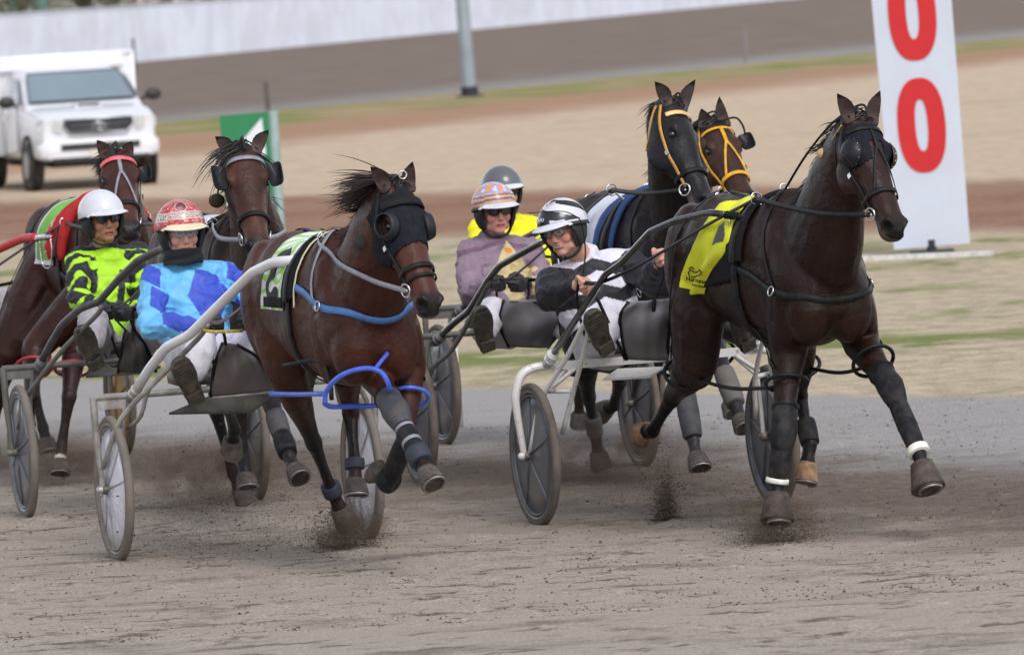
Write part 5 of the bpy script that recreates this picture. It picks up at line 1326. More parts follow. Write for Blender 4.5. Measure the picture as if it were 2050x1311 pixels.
hC = make_horse(dict(rig=RC, name='C', label="bay horse in red harness and red browband at the far left, behind the white helmet", ox=.72, oy=.16, dpsi=1, vox=.013,
    poll=(234, 304, 2.62), muz=(262, 456, 3.07), ears=((194, 281), (263, 283)), eardx=.02,
    legs=dict(HR=[(10, 700, 1.1), (0, 790, .6), (-14, 860, .3), (-20, 900, .2)], HL=[(60, 690, 1.2), (66, 775, .95), (86, 855, 1.0), (97, 903, 1.05)],
              FR=[(70, 700, 2.05), (62, 790, 2.3), (60, 850, 2.05), (56, 880, 1.98)], FL=[(150, 700, 2.05), (138, 795, 2.2), (123, 895, 2.2), (119, 948, 2.26)]),
    socks={'FL': .55}, coat=rgb(52, 28, 23), points=rgb(38, 26, 26), face=rgb(74, 44, 38), mane_len=.16, forelock_n=20, seed=10))
hE = make_horse(dict(rig=RE, name='E', label="bay horse in a bright yellow bridle, its head just past the near-black horse", ox=.74, oy=.12, dpsi=2, vox=.013, s=.92,
    poll=(1432, 244, 2.62), muz=(1500, 392, 3.05), ears=((1404, 218), (1440, 194)), eardx=.02,
    legs={k: [RE.P(*pxof(RE, V((.72 + x, y, z))), .72 + x) for x, y, z in v] for k, v in dict(
        HR=[(.45, .0, 1.0), (.10, .0, .55), (-.05, .0, .25), (-.08, .0, .1)], HL=[(.5, .28, 1.0), (.25, .28, .55), (.3, .28, .22), (.36, .28, .06)],
        FR=[(1.32, .0, .95), (1.45, .0, .55), (1.35, .0, .3), (1.25, .0, .26)], FL=[(1.35, .28, .95), (1.6, .28, .6), (1.75, .28, .35), (1.85, .28, .22)]).items()},
    coat=rgb(50, 32, 24), points=rgb(34, 27, 25), face=rgb(62, 40, 31), mane_len=.16, seed=11))

# ---- sulkies ------------------------------------------------------
shaftA = [(264, 795, .06), (300, 737, .28), (333, 695, .48), (379, 671, .66), (450, 600, .98), (505, 546, 1.32), (548, 525, 1.54), (597, 521, 1.74)]
braceA = [(207, 936, .02), (243, 838, .2), (330, 745, .42), (396, 678, .62), (416, 650, .72)]
brace2A = [(256, 858, .05), (282, 832, .12), (300, 775, .2), (352, 722, .46)]
trayA = [(338, 830, .22), (502, 827, .22), (562, 786, .10), (414, 798, .10)]
apA = [(446, 686, .44), (428, 735, .38), (421, 794, .30)]; apA2 = [(474, 690, .44), (524, 722, .38), (562, 778, .28)]
sA = make_sulky(dict(rig=RA, label="silver sulky with white shafts and pale disc wheels carrying the blue driver", frame=frameA, shaft=whiteS, tyre=tyreA, rim=mat("rim_sandy", rgb(140, 130, 120), .5, .3, var=.1, dirt=rgb(120, 105, 92), dirt_amt=.6), disc=discA, ribm=ribA, ribs=10,
    shaftp=dict(p=shaftA, r=.0245, s=0), brace=dict(p=braceA, r=.0135), brace2=dict(p=brace2A, r=.011), tray=trayA, traym=mat('tray_dark', rgb(92, 86, 78), .6, var=.2, dirt=rgb(66, 58, 52), dirt_amt=.7), apron=(apA, apA2, .10), apronm=apronM, seat=(-.20, -.06, .85)))
shaftL = [(1096, 727, .04), (1212, 549, .62), (1245, 526, .80), (1302, 464, 1.12), (1352, 442, 1.32), (1420, 426, 1.56), (1452, 430, 1.68)]
braceL = [(1061, 908, .02), (1084, 800, .10), (1135, 715, .30), (1182, 622, .56)]
brace2L = [(1126, 868, .10), (1146, 790, .20), (1166, 715, .36), (1185, 630, .56)]
sL = make_sulky(dict(rig=RL, label="white framed sulky with curved wheel arches and glossy black shafts under the striped driver", frame=whiteP, shaft=blackS, tyre=tyreD, rim=rimD, disc=discD, ribm=ribD, ribs=5, arch=True, zc=.785,
    shaftp=dict(p=shaftL, r=.0170, s=0), brace=dict(p=braceL, r=.0125), brace2=dict(p=brace2L, r=.0125), darkspring=True,
    apron=([(1258, 604, .46), (1240, 640, .42), (1254, 720, .28)], [(1345, 598, .46), (1340, 650, .42), (1335, 722, .28)], .08), apronm=apronG, seat=(-.20, -.10, .845),
    tray=[(1208, 762, .20), (1300, 757, .20), (1330, 738, .08), (1236, 742, .08)]))
for a_, b_, r_ in (((1090, 783, .10), (1147, 783, .20), .0115), ((1104, 776, .08), (1152, 737, .10), .011)):
    for sg_ in (-1, 1):
        p_, q_ = RL.P(*a_), RL.P(*b_); f_ = lambda v: V((v.x, -v.y, v.z)) if sg_ == 1 else v
        sL.part("strut", MB().tube([f_(p_), f_(q_)], r_, 10), whiteP)
shaftB = [(76, 738, .06), (100, 690, .24), (124, 650, .42), (160, 618, .60), (198, 604, .70), (240, 556, .98), (275, 522, 1.22), (320, 500, 1.40), (352, 498, 1.56)]
braceB = [(37, 858, .02), (52, 800, .10), (66, 775, .18), (130, 695, .50), (196, 628, .76), (203, 612, .8)]
sB = make_sulky(dict(rig=RB, label="dark grey sulky with charcoal shafts and grey disc wheels carrying the lime green driver", frame=frameB, shaft=greyS, tyre=tyreA, rim=rimD, disc=discD, ribm=ribD, ribs=6,
    shaftp=dict(p=shaftB, r=.0195, s=0), brace=dict(p=braceB, r=.013), seat=(-.20, -.05, .86),
    apron=([(250, 664, .44), (243, 700, .38), (236, 746, .30)], [(272, 664, .44), (296, 700, .38), (312, 744, .28)], .08), apronm=apronB, tray=[(172, 757, .20), (300, 748, .20), (322, 736, .10), (182, 742, .10)]))
shaftD = [(872, 684, .06), (905, 650, .25), (940, 622, .42), (978, 560, .74), (1000, 532, .92), (1050, 504, 1.16), (1086, 484, 1.34), (1112, 474, 1.62)]
braceD = [(846, 818, .02), (864, 740, .12), (905, 700, .24), (950, 622, .5), (984, 556, .78)]
sD = make_sulky(dict(rig=RD, label="grey sulky with black shafts beneath the mauve driver, next to the bay horse's chest", frame=frameB, shaft=blackS, tyre=tyreD, rim=rimD, disc=discD, ribm=ribD, ribs=6,
    shaftp=dict(p=shaftD, r=.0185, s=0), brace=dict(p=braceD, r=.0135), seat=(-.20, -.05, .84),
    apron=([(1008, 600, .44), (1000, 650, .40), (1018, 694, .28)], [(1104, 600, .44), (1134, 642, .38), (1096, 696, .26)], .13), apronm=apronG))
k_ = .90; c0 = (285, 1021); c1 = pxof(RC, V((0, 0, 0))); c1d = (c1[0] - 80, c1[1])
sC = make_sulky(dict(rig=RC, label="sulky with red shafts and a yellow wheel disc, mostly beyond the left edge", frame=frameB, shaft=redS, tyre=tyreD, rim=rimD, disc=discY, ribs=6,
    shaftp=dict(p=rl([(52, 745, .06), (90, 690, .24), (130, 650, .42), (170, 618, .60)], c0, c1, k_) + [(-75, 530, 1.2), (0, 498, 1.45), (46, 478, 1.62), (74, 476, 1.76)], r=.024),
    brace=dict(p=rl(braceB, c0, c1, k_), r=.013), seat=(-.20, -.05, .86), apron=(rl([(250, 664, .44), (243, 700, .38), (236, 746, .30)], c0, c1, k_), rl([(272, 664, .44), (296, 700, .38), (312, 744, .28)], c0, c1, k_), .08), apronm=apronB))
kE = .92; d0 = (1066, 955); d1 = pxof(RE, V((0, 0, 0)))
sE = make_sulky(dict(rig=RE, label="rearmost sulky on the right, mostly hidden behind the mauve driver's", frame=frameB, shaft=greyS, tyre=tyreD, rim=rimD, disc=discD, ribm=ribD, ribs=6,
    shaftp=dict(p=rl(shaftD, d0, d1, kE), r=.021), brace=dict(p=rl(braceD, d0, d1, kE), r=.0135), seat=(-.20, -.05, .84),
    apron=(rl([(1016, 604, .44), (1010, 640, .40), (1004, 684, .30)], d0, d1, kE), rl([(1096, 604, .44), (1128, 640, .38), (1116, 680, .28)], d0, d1, kE), .08), apronm=apronG))

# ---- drivers ------------------------------------------------------
trW = mat("trousers_white", rgb(212, 208, 218), .65, var=.05, bump=.15, bscale=40, dirt=rgb(176, 166, 164), dirt_amt=.4, dscale=7)
trG = mat("trousers_grey_white", rgb(176, 172, 180), .65, var=.1, bump=.15, dirt=rgb(120, 112, 110), dirt_amt=.5, dscale=6)
bootK = mat("boot_black", rgb(46, 42, 40), .5, var=.25, dirt=rgb(104, 92, 80), dirt_amt=.6, dscale=12)
gloveK = mat("glove_black", (.016, .016, .018), .6, var=.2, bump=.15)
def near_pts(fr, lst): return [(fr.P(*q[:3]), q[3]) for q in lst]
# blue driver
skyb, roy = rgb(106, 178, 226), rgb(64, 84, 188)
dia = near_pts(RA, [(306, 549, -.26, .058), (321, 602, -.16, .062), (338, 640, -.05, .050), (368, 648, .03, .052), (492, 600, -.2, .06), (470, 548, -.3, .055), (455, 640, .02, .05)])
ctr = RA.P(420, 590, -.20)
def jA(p, J, shl):
    for q, s_ in dia:
        d = p - q
        if abs(d.x) < .16 and abs(d.y * .95 + d.z * .3) + abs(d.z * .95 - d.y * .3) * .8 < s_: return roy
    d = p - ctr
    if min((p - J['elR']).length, (p - J['shR']).length) > .13 and abs(d.y) / .105 + abs(d.z) / .20 < 1.05 and d.x > -.1: return roy
    return skyb
def helmA(th, ph):
    w, r_, d = rgb(206, 196, 190), rgb(176, 50, 56), rgb(62, 48, 50)
    n_ = noise.noise(V((th * .05, ph * .08, 2)))
    if abs(th + 8) / 26 < 1 and ((th + 8) / 24) ** 2 + ((ph - 36) / 17) ** 2 < 1: return mix(rgb(96, 46, 54), rgb(160, 120, 116), max(0, n_ * 2.2)) if ((th + 8) / 24) ** 2 + ((ph - 36) / 17) ** 2 < .82 else w
    if 58 < ph < 70: return mix(w, d, max(0, noise.noise(V((th * .35, ph * .5, 5))) * 2.6 + .2))
    if abs(ph - 56) < 1.0 or abs(ph - 72) < 1.2: return w
    n2 = noise.noise(V((th * .12, ph * .16, 7)))
    return rgb(206, 150, 146) if n2 > .22 else (r_ if n_ > -.12 else rgb(190, 104, 102))
jointsA = dict(pelvis=(402, 706, -.22), neck=(368, 540, -.40), head=(363, 466, -.34), shR=(316, 562, -.38), shL=(440, 552, -.42), elR=(302, 652, -.12), wrR=(412, 650, .14), elL=(500, 590, -.16), wrL=(510, 646, .14),
    knR=(402, 688, .28), anR=(384, 760, .48), heelR=(396, 806, .50), toeR=(356, 716, .66), knL=(566, 700, .28), anL=(606, 770, .46), heelL=(606, 800, .52), toeL=(626, 718, .66))
clear = mat("goggle_clear", rgb(190, 196, 205), .08, var=0, alpha=.18, spec=.8); silver = mat("frame_thin", rgb(150, 150, 156), .3, .6)
pA = person(dict(rig=RA, name='A', label="driver in a sky blue jacket with royal blue diamonds and a red patterned helmet", j=jointsA, face=(.26, 1, -.08), up=(-.02, 0, 1), handR=dict(ac=(-.1, .2, 1), dir=(.8, .6, .1), glove=gloveK), handL=dict(ac=(0, .2, 1), dir=(-.1, 1, .1), glove=gloveK),
    jcol=jA, jvox=.0058, jrough=.5, fold=.014, js=1.10, trm=trW, bootm=bootK, bandana=True, glasses=dict(frm=silver, lm=clear), helmet=dict(colf=helmA, brimm=mat("visor_cream", rgb(214, 204, 176), .5), dirt=rgb(110, 90, 80), dirt_amt=.3, rough=.35)))
# striped driver
blk, wht = rgb(38, 38, 44), rgb(214, 210, 222)
def jL(p, J, shl):
    for s_ in 'RL':
        a, b = J['sh' + s_], J['el' + s_]; t = max(0, min(1, (p - a).dot(b - a) / (b - a).length_squared))
        if t > .12 and (p - a.lerp(b, t)).length < .092: return blk
        a, b = J['el' + s_], J['wr' + s_]; t = max(0, min(1, (p - a).dot(b - a) / (b - a).length_squared))
        if (p - a.lerp(b, t)).length < .085: return blk
    ax_ = J['neck'] - J['pelvis']; L_ = ax_.length; q = p - J['pelvis']; t = q.dot(ax_) / L_ / L_; la = abs((q - ax_ * t).dot(shl) + .02)
    t -= .85 * abs(la - .10) - .05 if t > .25 else 0
    if t > .94: return wht
    if t > .78: return blk
    if t > .61: return wht
    if t > .45: return blk
    if t > .22: return wht
    if t > .11: return blk
    return wht
def helmL(th, ph):
    w, k = rgb(206, 206, 213), rgb(26, 26, 30)
    if ph > 60 and -70 < th < 6: return k
    if ph > 81: return w if ph < 84 else k
    if -6 < th < 30 and 24 < ph < 44: return w
    s_ = math.sin(math.radians(ph * 7.2 - th * 2.6 + 18 * math.sin(math.radians(th * 2))))
    return k if s_ > .12 + .9 * max(0, (26 - ph) / 26) else w
jointsL = dict(pelvis=(1222, 690, -.20), neck=(1176, 524, -.34), head=(1128, 462, -.24), shR=(1108, 566, -.30), shL=(1258, 530, -.36), elR=(1100, 596, .0), wrR=(1150, 572, .26), elL=(1298, 562, -.08), wrL=(1322, 526, .24),
    knR=(1216, 640, .26), anR=(1208, 680, .46), heelR=(1218, 706, .50), toeR=(1186, 626, .66), knL=(1400, 640, .25), anL=(1486, 672, .46), heelL=(1500, 700, .52), toeL=(1482, 626, .66))
pL = person(dict(rig=RL, name='L', label="leaning driver in black and white striped silks, bare hands, holding a whip", j=jointsL, face=(-.62, 1, -.16), up=(-.20, 0, 1), handR=dict(ac=(-.25, .3, 1), dir=(.8, .7, .05), curl=88, k=1.12), handL=dict(ac=(-.2, .3, 1), dir=(.35, 1, .45), curl=80, k=1.12),
    jcol=jL, jvox=.0058, js=1.12, jrough=.55, fold=.010, trm=trW, bootm=bootK, mouth=.005, mtilt=.1, stubble=rgb(186, 140, 124), skin=rgb(208, 156, 134), glasses=dict(frm=mat("glasses_dark", (.05, .04, .04), .3), lm=clear), helmet=dict(colf=helmL, brimm=mat("visor_white", rgb(208, 208, 215), .35), rough=.25)))
# lime driver
lime, kk = rgb(166, 218, 44), rgb(40, 42, 46)
def jB(p, J, shl):
    for s_ in 'RL':
        for a, b, r in ((J['sh' + s_], J['el' + s_], .10), (J['el' + s_], J['wr' + s_], .09)):
            t = max(0, min(1, (p - a).dot(b - a) / (b - a).length_squared))
            if (a is J['el' + s_] or t > .1) and (p - a.lerp(b, t)).length < r:
                q_ = p - a.lerp(b, t); s_v = (t * 2.6 + abs(q_.z + q_.y * .4) / .075 * .55 + .12) % 1.0; return lime if s_v < .27 else kk
    ax_ = J['neck'] - J['pelvis']; q = p - J['pelvis']; t = q.dot(ax_) / ax_.length_squared; x = (q - ax_ * t).dot(shl)
    if t > 1.0: return kk
    if .35 < t < .75 and (abs(x - .03 - .1 * (t - .5)) < .022 or abs(x - .135) < .02) and p.x > J['neck'].x: return kk
    return lime
jointsB = dict(pelvis=(232, 690, -.22), neck=(210, 508, -.40), head=(205, 440, -.33), shR=(160, 522, -.38), shL=(272, 512, -.42), elR=(156, 598, -.12), wrR=(214, 620, .12), elL=(296, 596, -.12), wrL=(262, 626, .12),
    knR=(186, 642, .28), anR=(186, 694, .46), heelR=(196, 738, .50), toeR=(160, 650, .66), knL=(330, 655, .28), anL=(372, 716, .46), heelL=(378, 744, .52), toeL=(392, 664, .66))
darkl = mat("sunglass_lens", (.008, .008, .009), .08, spec=.9); darkf = mat("sunglass_frame", (.02, .02, .02), .3)
def one(c): return lambda th, ph: c
pB = person(dict(rig=RB, name='B', label="driver in a lime green vest with black sleeves, plain white helmet and wraparound sunglasses", j=jointsB, face=(.42, 1, 0), up=(-.06, 0, 1), handR=dict(ac=(-.2, .2, 1), dir=(.6, 1, 0), glove=gloveK), handL=dict(ac=(0, .2, 1), dir=(-.4, 1, 0), glove=gloveK),
    jcol=jB, jvox=.0065, jrough=.55, trm=trG, bootm=bootK, skin=rgb(176, 128, 106), stubble=rgb(140, 100, 84), glasses=dict(frm=darkf, lm=darkl, fr=.003, r=(.031, .019)), helmet=dict(colf=one(rgb(204, 205, 213)), brimm=mat("visor_white", (1, 1, 1)), rough=.25)))
# mauve driver
mv, cream = rgb(132, 112, 126), rgb(196, 178, 134)
def jD(p, J, shl):
    ax_ = J['neck'] - J['pelvis']; q = p - J['pelvis']; t = q.dot(ax_) / ax_.length_squared; x = (q - ax_ * t).dot(shl) - .045
    arm = min((p - J['elR']).length, (p - J['elL']).length) < .12
    if not arm and abs(x) / .125 + abs(t - .52) / .44 < 1 and (q - ax_ * t).x > 0:
        for a, b in ((.0, .82), (.04, .52), (.03, .2)):
            if ((x - a) / .022) ** 2 + ((t - b) / .035) ** 2 < 1: return rgb(206, 128, 50)
        return cream
    if abs(t - .93 + abs(x) * .4) < .03: return rgb(112, 86, 104)
    return mv
def helmD(th, ph):
    n_ = noise.noise(V((th * .045, ph * .07, 9)))
    if ph > 60: return rgb(206, 150, 108) if int(ph / 6) % 2 else rgb(98, 88, 104)
    if n_ > .12: return rgb(214, 140, 74)
    return rgb(150, 146, 196) if n_ > -.2 else rgb(196, 196, 214)
jointsD = dict(pelvis=(1012, 655, -.22), neck=(986, 484, -.40), head=(991, 424, -.33), shR=(942, 508, -.38), shL=(1056, 500, -.42), elR=(940, 588, -.12), wrR=(990, 566, .12), elL=(1092, 580, -.12), wrL=(1052, 568, .12),
    knR=(986, 622, .28), anR=(972, 668, .46), heelR=(978, 702, .50), toeR=(962, 612, .66), knL=(1112, 632, .28), anL=(1150, 684, .46), heelL=(1160, 704, .52), toeL=(1168, 624, .66))
pD = person(dict(rig=RD, name='D', label="driver in a mauve jacket with a cream diamond, patterned orange and blue helmet and sunglasses", j=jointsD, face=(.30, 1, -.03), up=(-.04, 0, 1), handR=dict(ac=(-.1, .2, 1), dir=(.6, 1, 0), glove=gloveK), handL=dict(ac=(0, .2, 1), dir=(-.4, 1, 0), glove=gloveK),
    jcol=jD, jvox=.0065, jrough=.5, js=1.05, trm=trW, bootm=bootK, skin=rgb(206, 150, 140), glasses=dict(frm=darkf, lm=darkl, fr=.003, r=(.031, .020)), helmet=dict(colf=helmD, brimm=mat("visor_white", (1, 1, 1)), rough=.4, dirt=rgb(200, 190, 185), dirt_amt=.3)))
je = remap(jointsD, RD, (991, 424), (1007, 386), kE)
pE = person(dict(rig=RE, name='E', label="driver in a yellow vest and smoky grey helmet, half hidden behind the mauve driver", j=je, face=(.34, 1, -.03), up=(-.04, 0, 1), handR=dict(ac=(-.1, .2, 1), dir=(.6, 1, 0), glove=gloveK), handL=dict(ac=(0, .2, 1), dir=(-.4, 1, 0), glove=gloveK),
    jcol=lambda p, J, s_: rgb(226, 220, 34), trm=trG, bootm=bootK, vox=.0075, jvox=.01, glasses=dict(frm=darkf, lm=darkl, fr=.003), helmet=dict(colf=one(rgb(92, 94, 98)), brimm=mat("visor_white", (1, 1, 1)), blen=.02, rough=.25)))
jc = remap(jointsB, RB, c0, c1d, k_)
pC = person(dict(rig=RC, name='C', label="driver on the red-shafted sulky, cut off by the left edge", j=jc, face=(.3, 1, 0), up=(-.04, 0, 1), handR=dict(ac=(-.1, .2, 1), dir=(.6, 1, 0), glove=gloveK), handL=dict(ac=(0, .2, 1), dir=(-.4, 1, 0), glove=gloveK),
    jcol=lambda p, J, s_: rgb(150, 40, 44), trm=trG, bootm=bootK, vox=.009, jvox=.012, helmet=dict(colf=one(rgb(200, 60, 60)), brimm=mat("visor_white", (1, 1, 1)), rough=.3)))
# ------------------------------------------------------------------ harness worn by the horses
def strapmat(name, c, **k): return mat(name, c, k.pop('rough', .45), var=.2, vscale=20, **k)
blueW = strapmat("blue_webbing", rgb(66, 108, 164)); greyW = strapmat("grey_webbing", rgb(132, 132, 142)); redW = strapmat("red_padding", rgb(168, 26, 32), rough=.8)
yelW = strapmat("yellow_webbing", rgb(214, 158, 38)); navyW = strapmat("blue_padding", rgb(34, 62, 108), rough=.7); hobB = strapmat("blue_hobble", rgb(72, 104, 214), rough=.3); hobK = strapmat("black_hobble", (.010, .010, .012), rough=.45, spec=.25)
hobR = strapmat("red_hobble", rgb(150, 34, 34), rough=.4); creamP = strapmat("cream_piping", rgb(206, 198, 170)); padK = strapmat("black_pad", (.010, .010, .012), rough=.8, spec=.15, bump=.2)
whB = strapmat("white_band", rgb(222, 218, 206)); greyB = strapmat("boot_grey", rgb(62, 63, 70), rough=.7, dirt=rgb(96, 86, 78), dirt_amt=.5); blkB = mat("leg_boot_black", (.011, .011, .014), .7, spec=.2, var=.3, bump=.2, bscale=120, dirt=(.07, .06, .055), dirt_amt=.4)
def mirror(hs, p):          # reflect a point in the horse's own mid plane
    q = p - hs.H(0, 0, 0); y = q.dot(hs.hL); return p - hs.hL * (2 * y)
def push_out(bv, pts, off, side):
    out = []
    for p in pts:
        co, no, i, ds = bv.ray_cast(p + side * .5, -side, .5)
        if co is not None: p = co + side * off
        out.append(p)
    for _ in range(3): out = [(out[i] * 2 + out[i - 1] + out[i + 1]) / 4 if 0 < i < len(out) - 1 else out[i] for i in range(len(out))]
    return out
def flap(hs, sg, m, c=(.17, .135, -.02), r=(.065, .048), fwdk=.45, studs=None, name="blinker", cup=.018, p=4.0):
    ctr = hs.HD(c[0], sg * c[1], c[2]); a = hs.f; b = (hs.L * sg * (1 - fwdk) + hs.D * fwdk).normalized(); n = a.cross(b).normalized(); mb = MB()
    def fn(u, v):
        th = 2 * math.pi * u; x = math.copysign(abs(math.cos(th)) ** (2 / p), math.cos(th)) * r[0] * v; y = math.copysign(abs(math.sin(th)) ** (2 / p), math.sin(th)) * r[1] * v
        return ctr + a * x + b * y - n * sg * (cup * (1 - v * v)) + n * sg * cup * .5 * (y / r[1]) ** 2
    mb.grid(fn, 28, 6, .006); o = hs.T.part(name, mb, m, flat_angle=50)
    if studs:
        mb = MB()
        for k in range(7):
            q = fn((k / 7 * .5 + .5) % 1, .86); mb.ell(q, .0042)
        hs.T.part("stud", mb, studs, parent=o)
    return o
def dome(hs, sg, m, studs=None, c=(.178, .092, -.045), r=(.068, .048, .062)):
    ctr = hs.HD(c[0], sg * c[1], c[2]); mb = MB()
    def fn(u, v):
        th = 2 * math.pi * u; ph = v * math.pi * .5
        return ctr + hs.f * (r[0] * math.sin(ph) * math.cos(th)) + hs.D * (r[2] * math.sin(ph) * math.sin(th)) + hs.L * sg * (r[1] * math.cos(ph))
    mb.grid(fn, 28, 10, .005); o = hs.T.part("blinker", mb, m)
    if studs:
        mb = MB()
        for k in range(9):
            q = fn((-.14 + .66 * k / 8) % 1, .90); mb.ell(q + hs.L * sg * .004, .0042)
        hs.T.part("stud", mb, studs, parent=o)
    return o
def harness(hs, driver, o):
    T, bv, HD, H, fr = hs.T, hs.bvh, hs.HD, hs.H, hs.fr; L_ = o.get('leather', LE); up = V((0, 0, 1)); bl = o.get('bridle', L_)
    # saddle pad, surcingle, girth
    hx = o.get('hx', 1.02)
    for dx, w, nm, mm, a0, a1, off, th in ((0, .15, "saddle_pad", o.get('pad', padK), -72, 72, .006, .014), (0, .055, "surcingle", L_, 0, 360, .024, .006)):
        if nm == 'surcingle': off = .010; 
        b = MB(); loop(b, bv, H(hx, 0, 1.2), up, hs.hL, w, .8, a0, a1, 60, off if nm != 'surcingle' else .008, th); T.part(nm, b, mm)
    b = MB(); loop(b, bv, H(hx + .005, 0, 1.2), up, hs.hL, .05, .8, -75, 75, 50, .022, .006); T.part("saddle_strap", b, L_)
    if o.get('piping'):
        for dx in (-.082, .082):
            b = MB(); pts, ns, f_ = loop_pts(bv, H(hx + dx, 0, 1.2), up, hs.hL, .8, -80, 80, 50, .010); b.tube(pts, .0045, 6); T.part("piping", b, creamP)
    rolls = o.get('rolls')
    if rolls:
        for dx in (-.10, .10):
            pts, ns, f_ = loop_pts(bv, H(hx + dx, 0, 1.2), up, hs.hL, .8, -78, 78, 30, .02); n_ = len(pts)
            rk_ = o.get('rollr', .022); b = MB().tube(pts, [rk_ * .7 + rk_ * math.sin(math.pi * i / (n_ - 1)) ** .4 for i in range(n_)], 12); T.part("padded_roll", b, rolls)
    # back strap to the dock
    b = MB(); strap(b, bv, [H(hx, 0, 1.62), H(.7, 0, 1.6), H(.35, 0, 1.6), H(.08, 0, 1.46)], .022, .006, .005); T.part("back_strap", b, L_)
    # terrets
    tr = {}
    for sg in (-1, 1):
        q = fr.P(*o['terret']) if sg == -1 else mirror(hs, fr.P(*o['terret']))
        b = MB().torus(q, (1, .2, .1), .029, .0042, 22, 8); co, no, i, d = bv.find_nearest(q); b.cap(co, q - (q - co).normalized() * .028, .008, .006); T.part("rein_ring", b, ST); tr[sg] = q
    # bridle
    if not o.get('nobrow'):
        b = MB(); loop(b, bv, HD(.075, 0, -.06), hs.D, hs.L, .026 * o.get('bw', 1), .3, -78, 78, 30, .007, .006); T.part("browband", b, o.get('brow', bl))
    b = MB(); loop(b, bv, HD(-.055, 0, -.06), hs.D, hs.L, .028, .3, -80, 80, 30, .008, .005); T.part("crown_strap", b, bl)
    b = MB(); loop(b, bv, HD(o.get('nose', .405), 0, -.06), hs.D, hs.L, .024, .3, 0, 360, 36, .006, .006); T.part("noseband", b, o.get('nosem', bl))
    bits = {}
    for sg in (-1, 1):
        b = MB(); strap(b, bv, [HD(.0, sg * .10, -.05), HD(.10, sg * .115, -.08), HD(.25, sg * .11, -.10), HD(.38, sg * .085, -.10), HD(.47, sg * .07, -.095)], .016, .006, .005); T.part("cheek_strap", b, bl)
        b = MB(); strap(b, bv, [HD(-.02, sg * .09, -.08), HD(.08, sg * .10, -.17), HD(.16, sg * .06, -.235)], .016, .006, .004); T.part("throat_lash", b, bl)
        q = HD(.485, sg * .072, -.098); bits[sg] = q; b = MB().torus(q, hs.L * sg + hs.f * .2, .030, .0045, 22, 8); b.tube([HD(.485, sg * .05, -.10), q], .006, 8); T.part("bit_ring", b, ST)
        b = MB(); b.box(HD(.27, sg * .112, -.098), (.022, .006, .022), (hs.f, hs.L, hs.D)); T.part("buckle", b, ST, smooth=False)
    if o.get('face_strap'):
        b = MB(); strap(b, bv, [HD(.07, 0, .03), HD(.14, 0, .04), HD(.2, 0, .03)], .022, .006, .005)
        for sg in (-1, 1): strap(b, bv, [HD(.17, 0, .03), HD(.27, sg * .035, .01), HD(.40, sg * .062, -.03)], .014, .006, .004)
        T.part("face_strap", b, o['face_strap'])
    # head check (overcheck) to the saddle
    if o.get('check', True):
        a = HD(-.06, 0, .02); e = bv.find_nearest(H(hx, 0, 1.62))[0] + V((0, 0, .02)); m1 = a.lerp(e, .35) + V((0, 0, o.get('chk', .06))); b = MB(); b.tube([HD(.03, 0, .03), a, m1, a.lerp(e, .7) + V((0, 0, .05)), e], .006, 7, sub=6); T.part("check_rein", b, L_)
        b = MB().torus(e + V((0, 0, .015)), (1, 0, .3), .02, .0035, 16, 6); T.part("check_hook", b, ST)
    # breast collar
    bc = o.get('breast')
    if bc:
        zb = o.get('zb', 1.12); mm, w = bc
        g = [H(hx, -.30, zb + .06), H(1.25, -.27, zb), H(1.45, -.22, zb - .06), H(1.60, -.10, zb - .09), H(1.64, 0, zb - .10), H(1.60, .10, zb - .09), H(1.45, .22, zb - .06), H(1.25, .27, zb), H(hx, .30, zb + .06)]
        b = MB(); strap(b, bv, g, w, .005, .007, sub=6, maxd=.25); T.part("breast_collar", b, mm)
        for sg in (-1, 1):
            b = MB(); strap(b, bv, [H(1.16, sg * .05, 1.62), H(1.25, sg * .16, 1.48), H(1.36, sg * .22, 1.25), H(1.42, sg * .24, zb - .03)], .02, .006, .004, maxd=.2); T.part("neck_strap", b, o.get('neckm', L_))
            q = H(1.42, sg * .235, zb - .05); co, no, i, d = bv.find_nearest(q); b = MB().torus(co + no * .016, no, .022, .004, 18, 6); T.part("strap_ring", b, ST)
    # reins
    rm = o.get('rein', L_)
    for sg, s_ in ((-1, 'R'), (1, 'L')):
        a, t_ = bits[sg], tr[sg]; out = hs.hL * sg * .05
        b = MB(); pp = smooth_path([a, a.lerp(t_, .3) + out * 1.2 + V((0, 0, -.015)), a.lerp(t_, .7) + out * .7 + V((0, 0, -.01)), t_], 6); pp = push_out(bv, pp, .014, sg * hs.hL); ribbon(b, pp, [hs.hL * sg + V((0, 0, .2))] * len(pp), .024, .004); T.part("rein", b, rm)
        if driver is not None:
            w = driver.J['wr' + s_] + V((.06, 0, .02)); b = MB(); pp = smooth_path([t_, t_.lerp(w, .25) + V((0, sg * .01, -.02)), t_.lerp(w, .6) + V((0, sg * .04, -.07)), t_.lerp(w, .85) + V((0, sg * .02, -.06)), w], 8); ribbon(b, pp, [V((0, sg, .6)).normalized()] * len(pp), .022, .004); T.part("rein", b, o.get('rein2', LE))
            b = MB(); b.tube([w, w + V((-.03, 0, -.10)), w + V((-.10, -sg * .05, -.26)), w + V((-.16, -sg * .10, -.30)), w + V((-.2, -sg * .14, -.2))], .007, 6, sub=6, flat=.4); T.part("rein_end", b, LE)
    # hobbles
    hm = o.get('hobble')
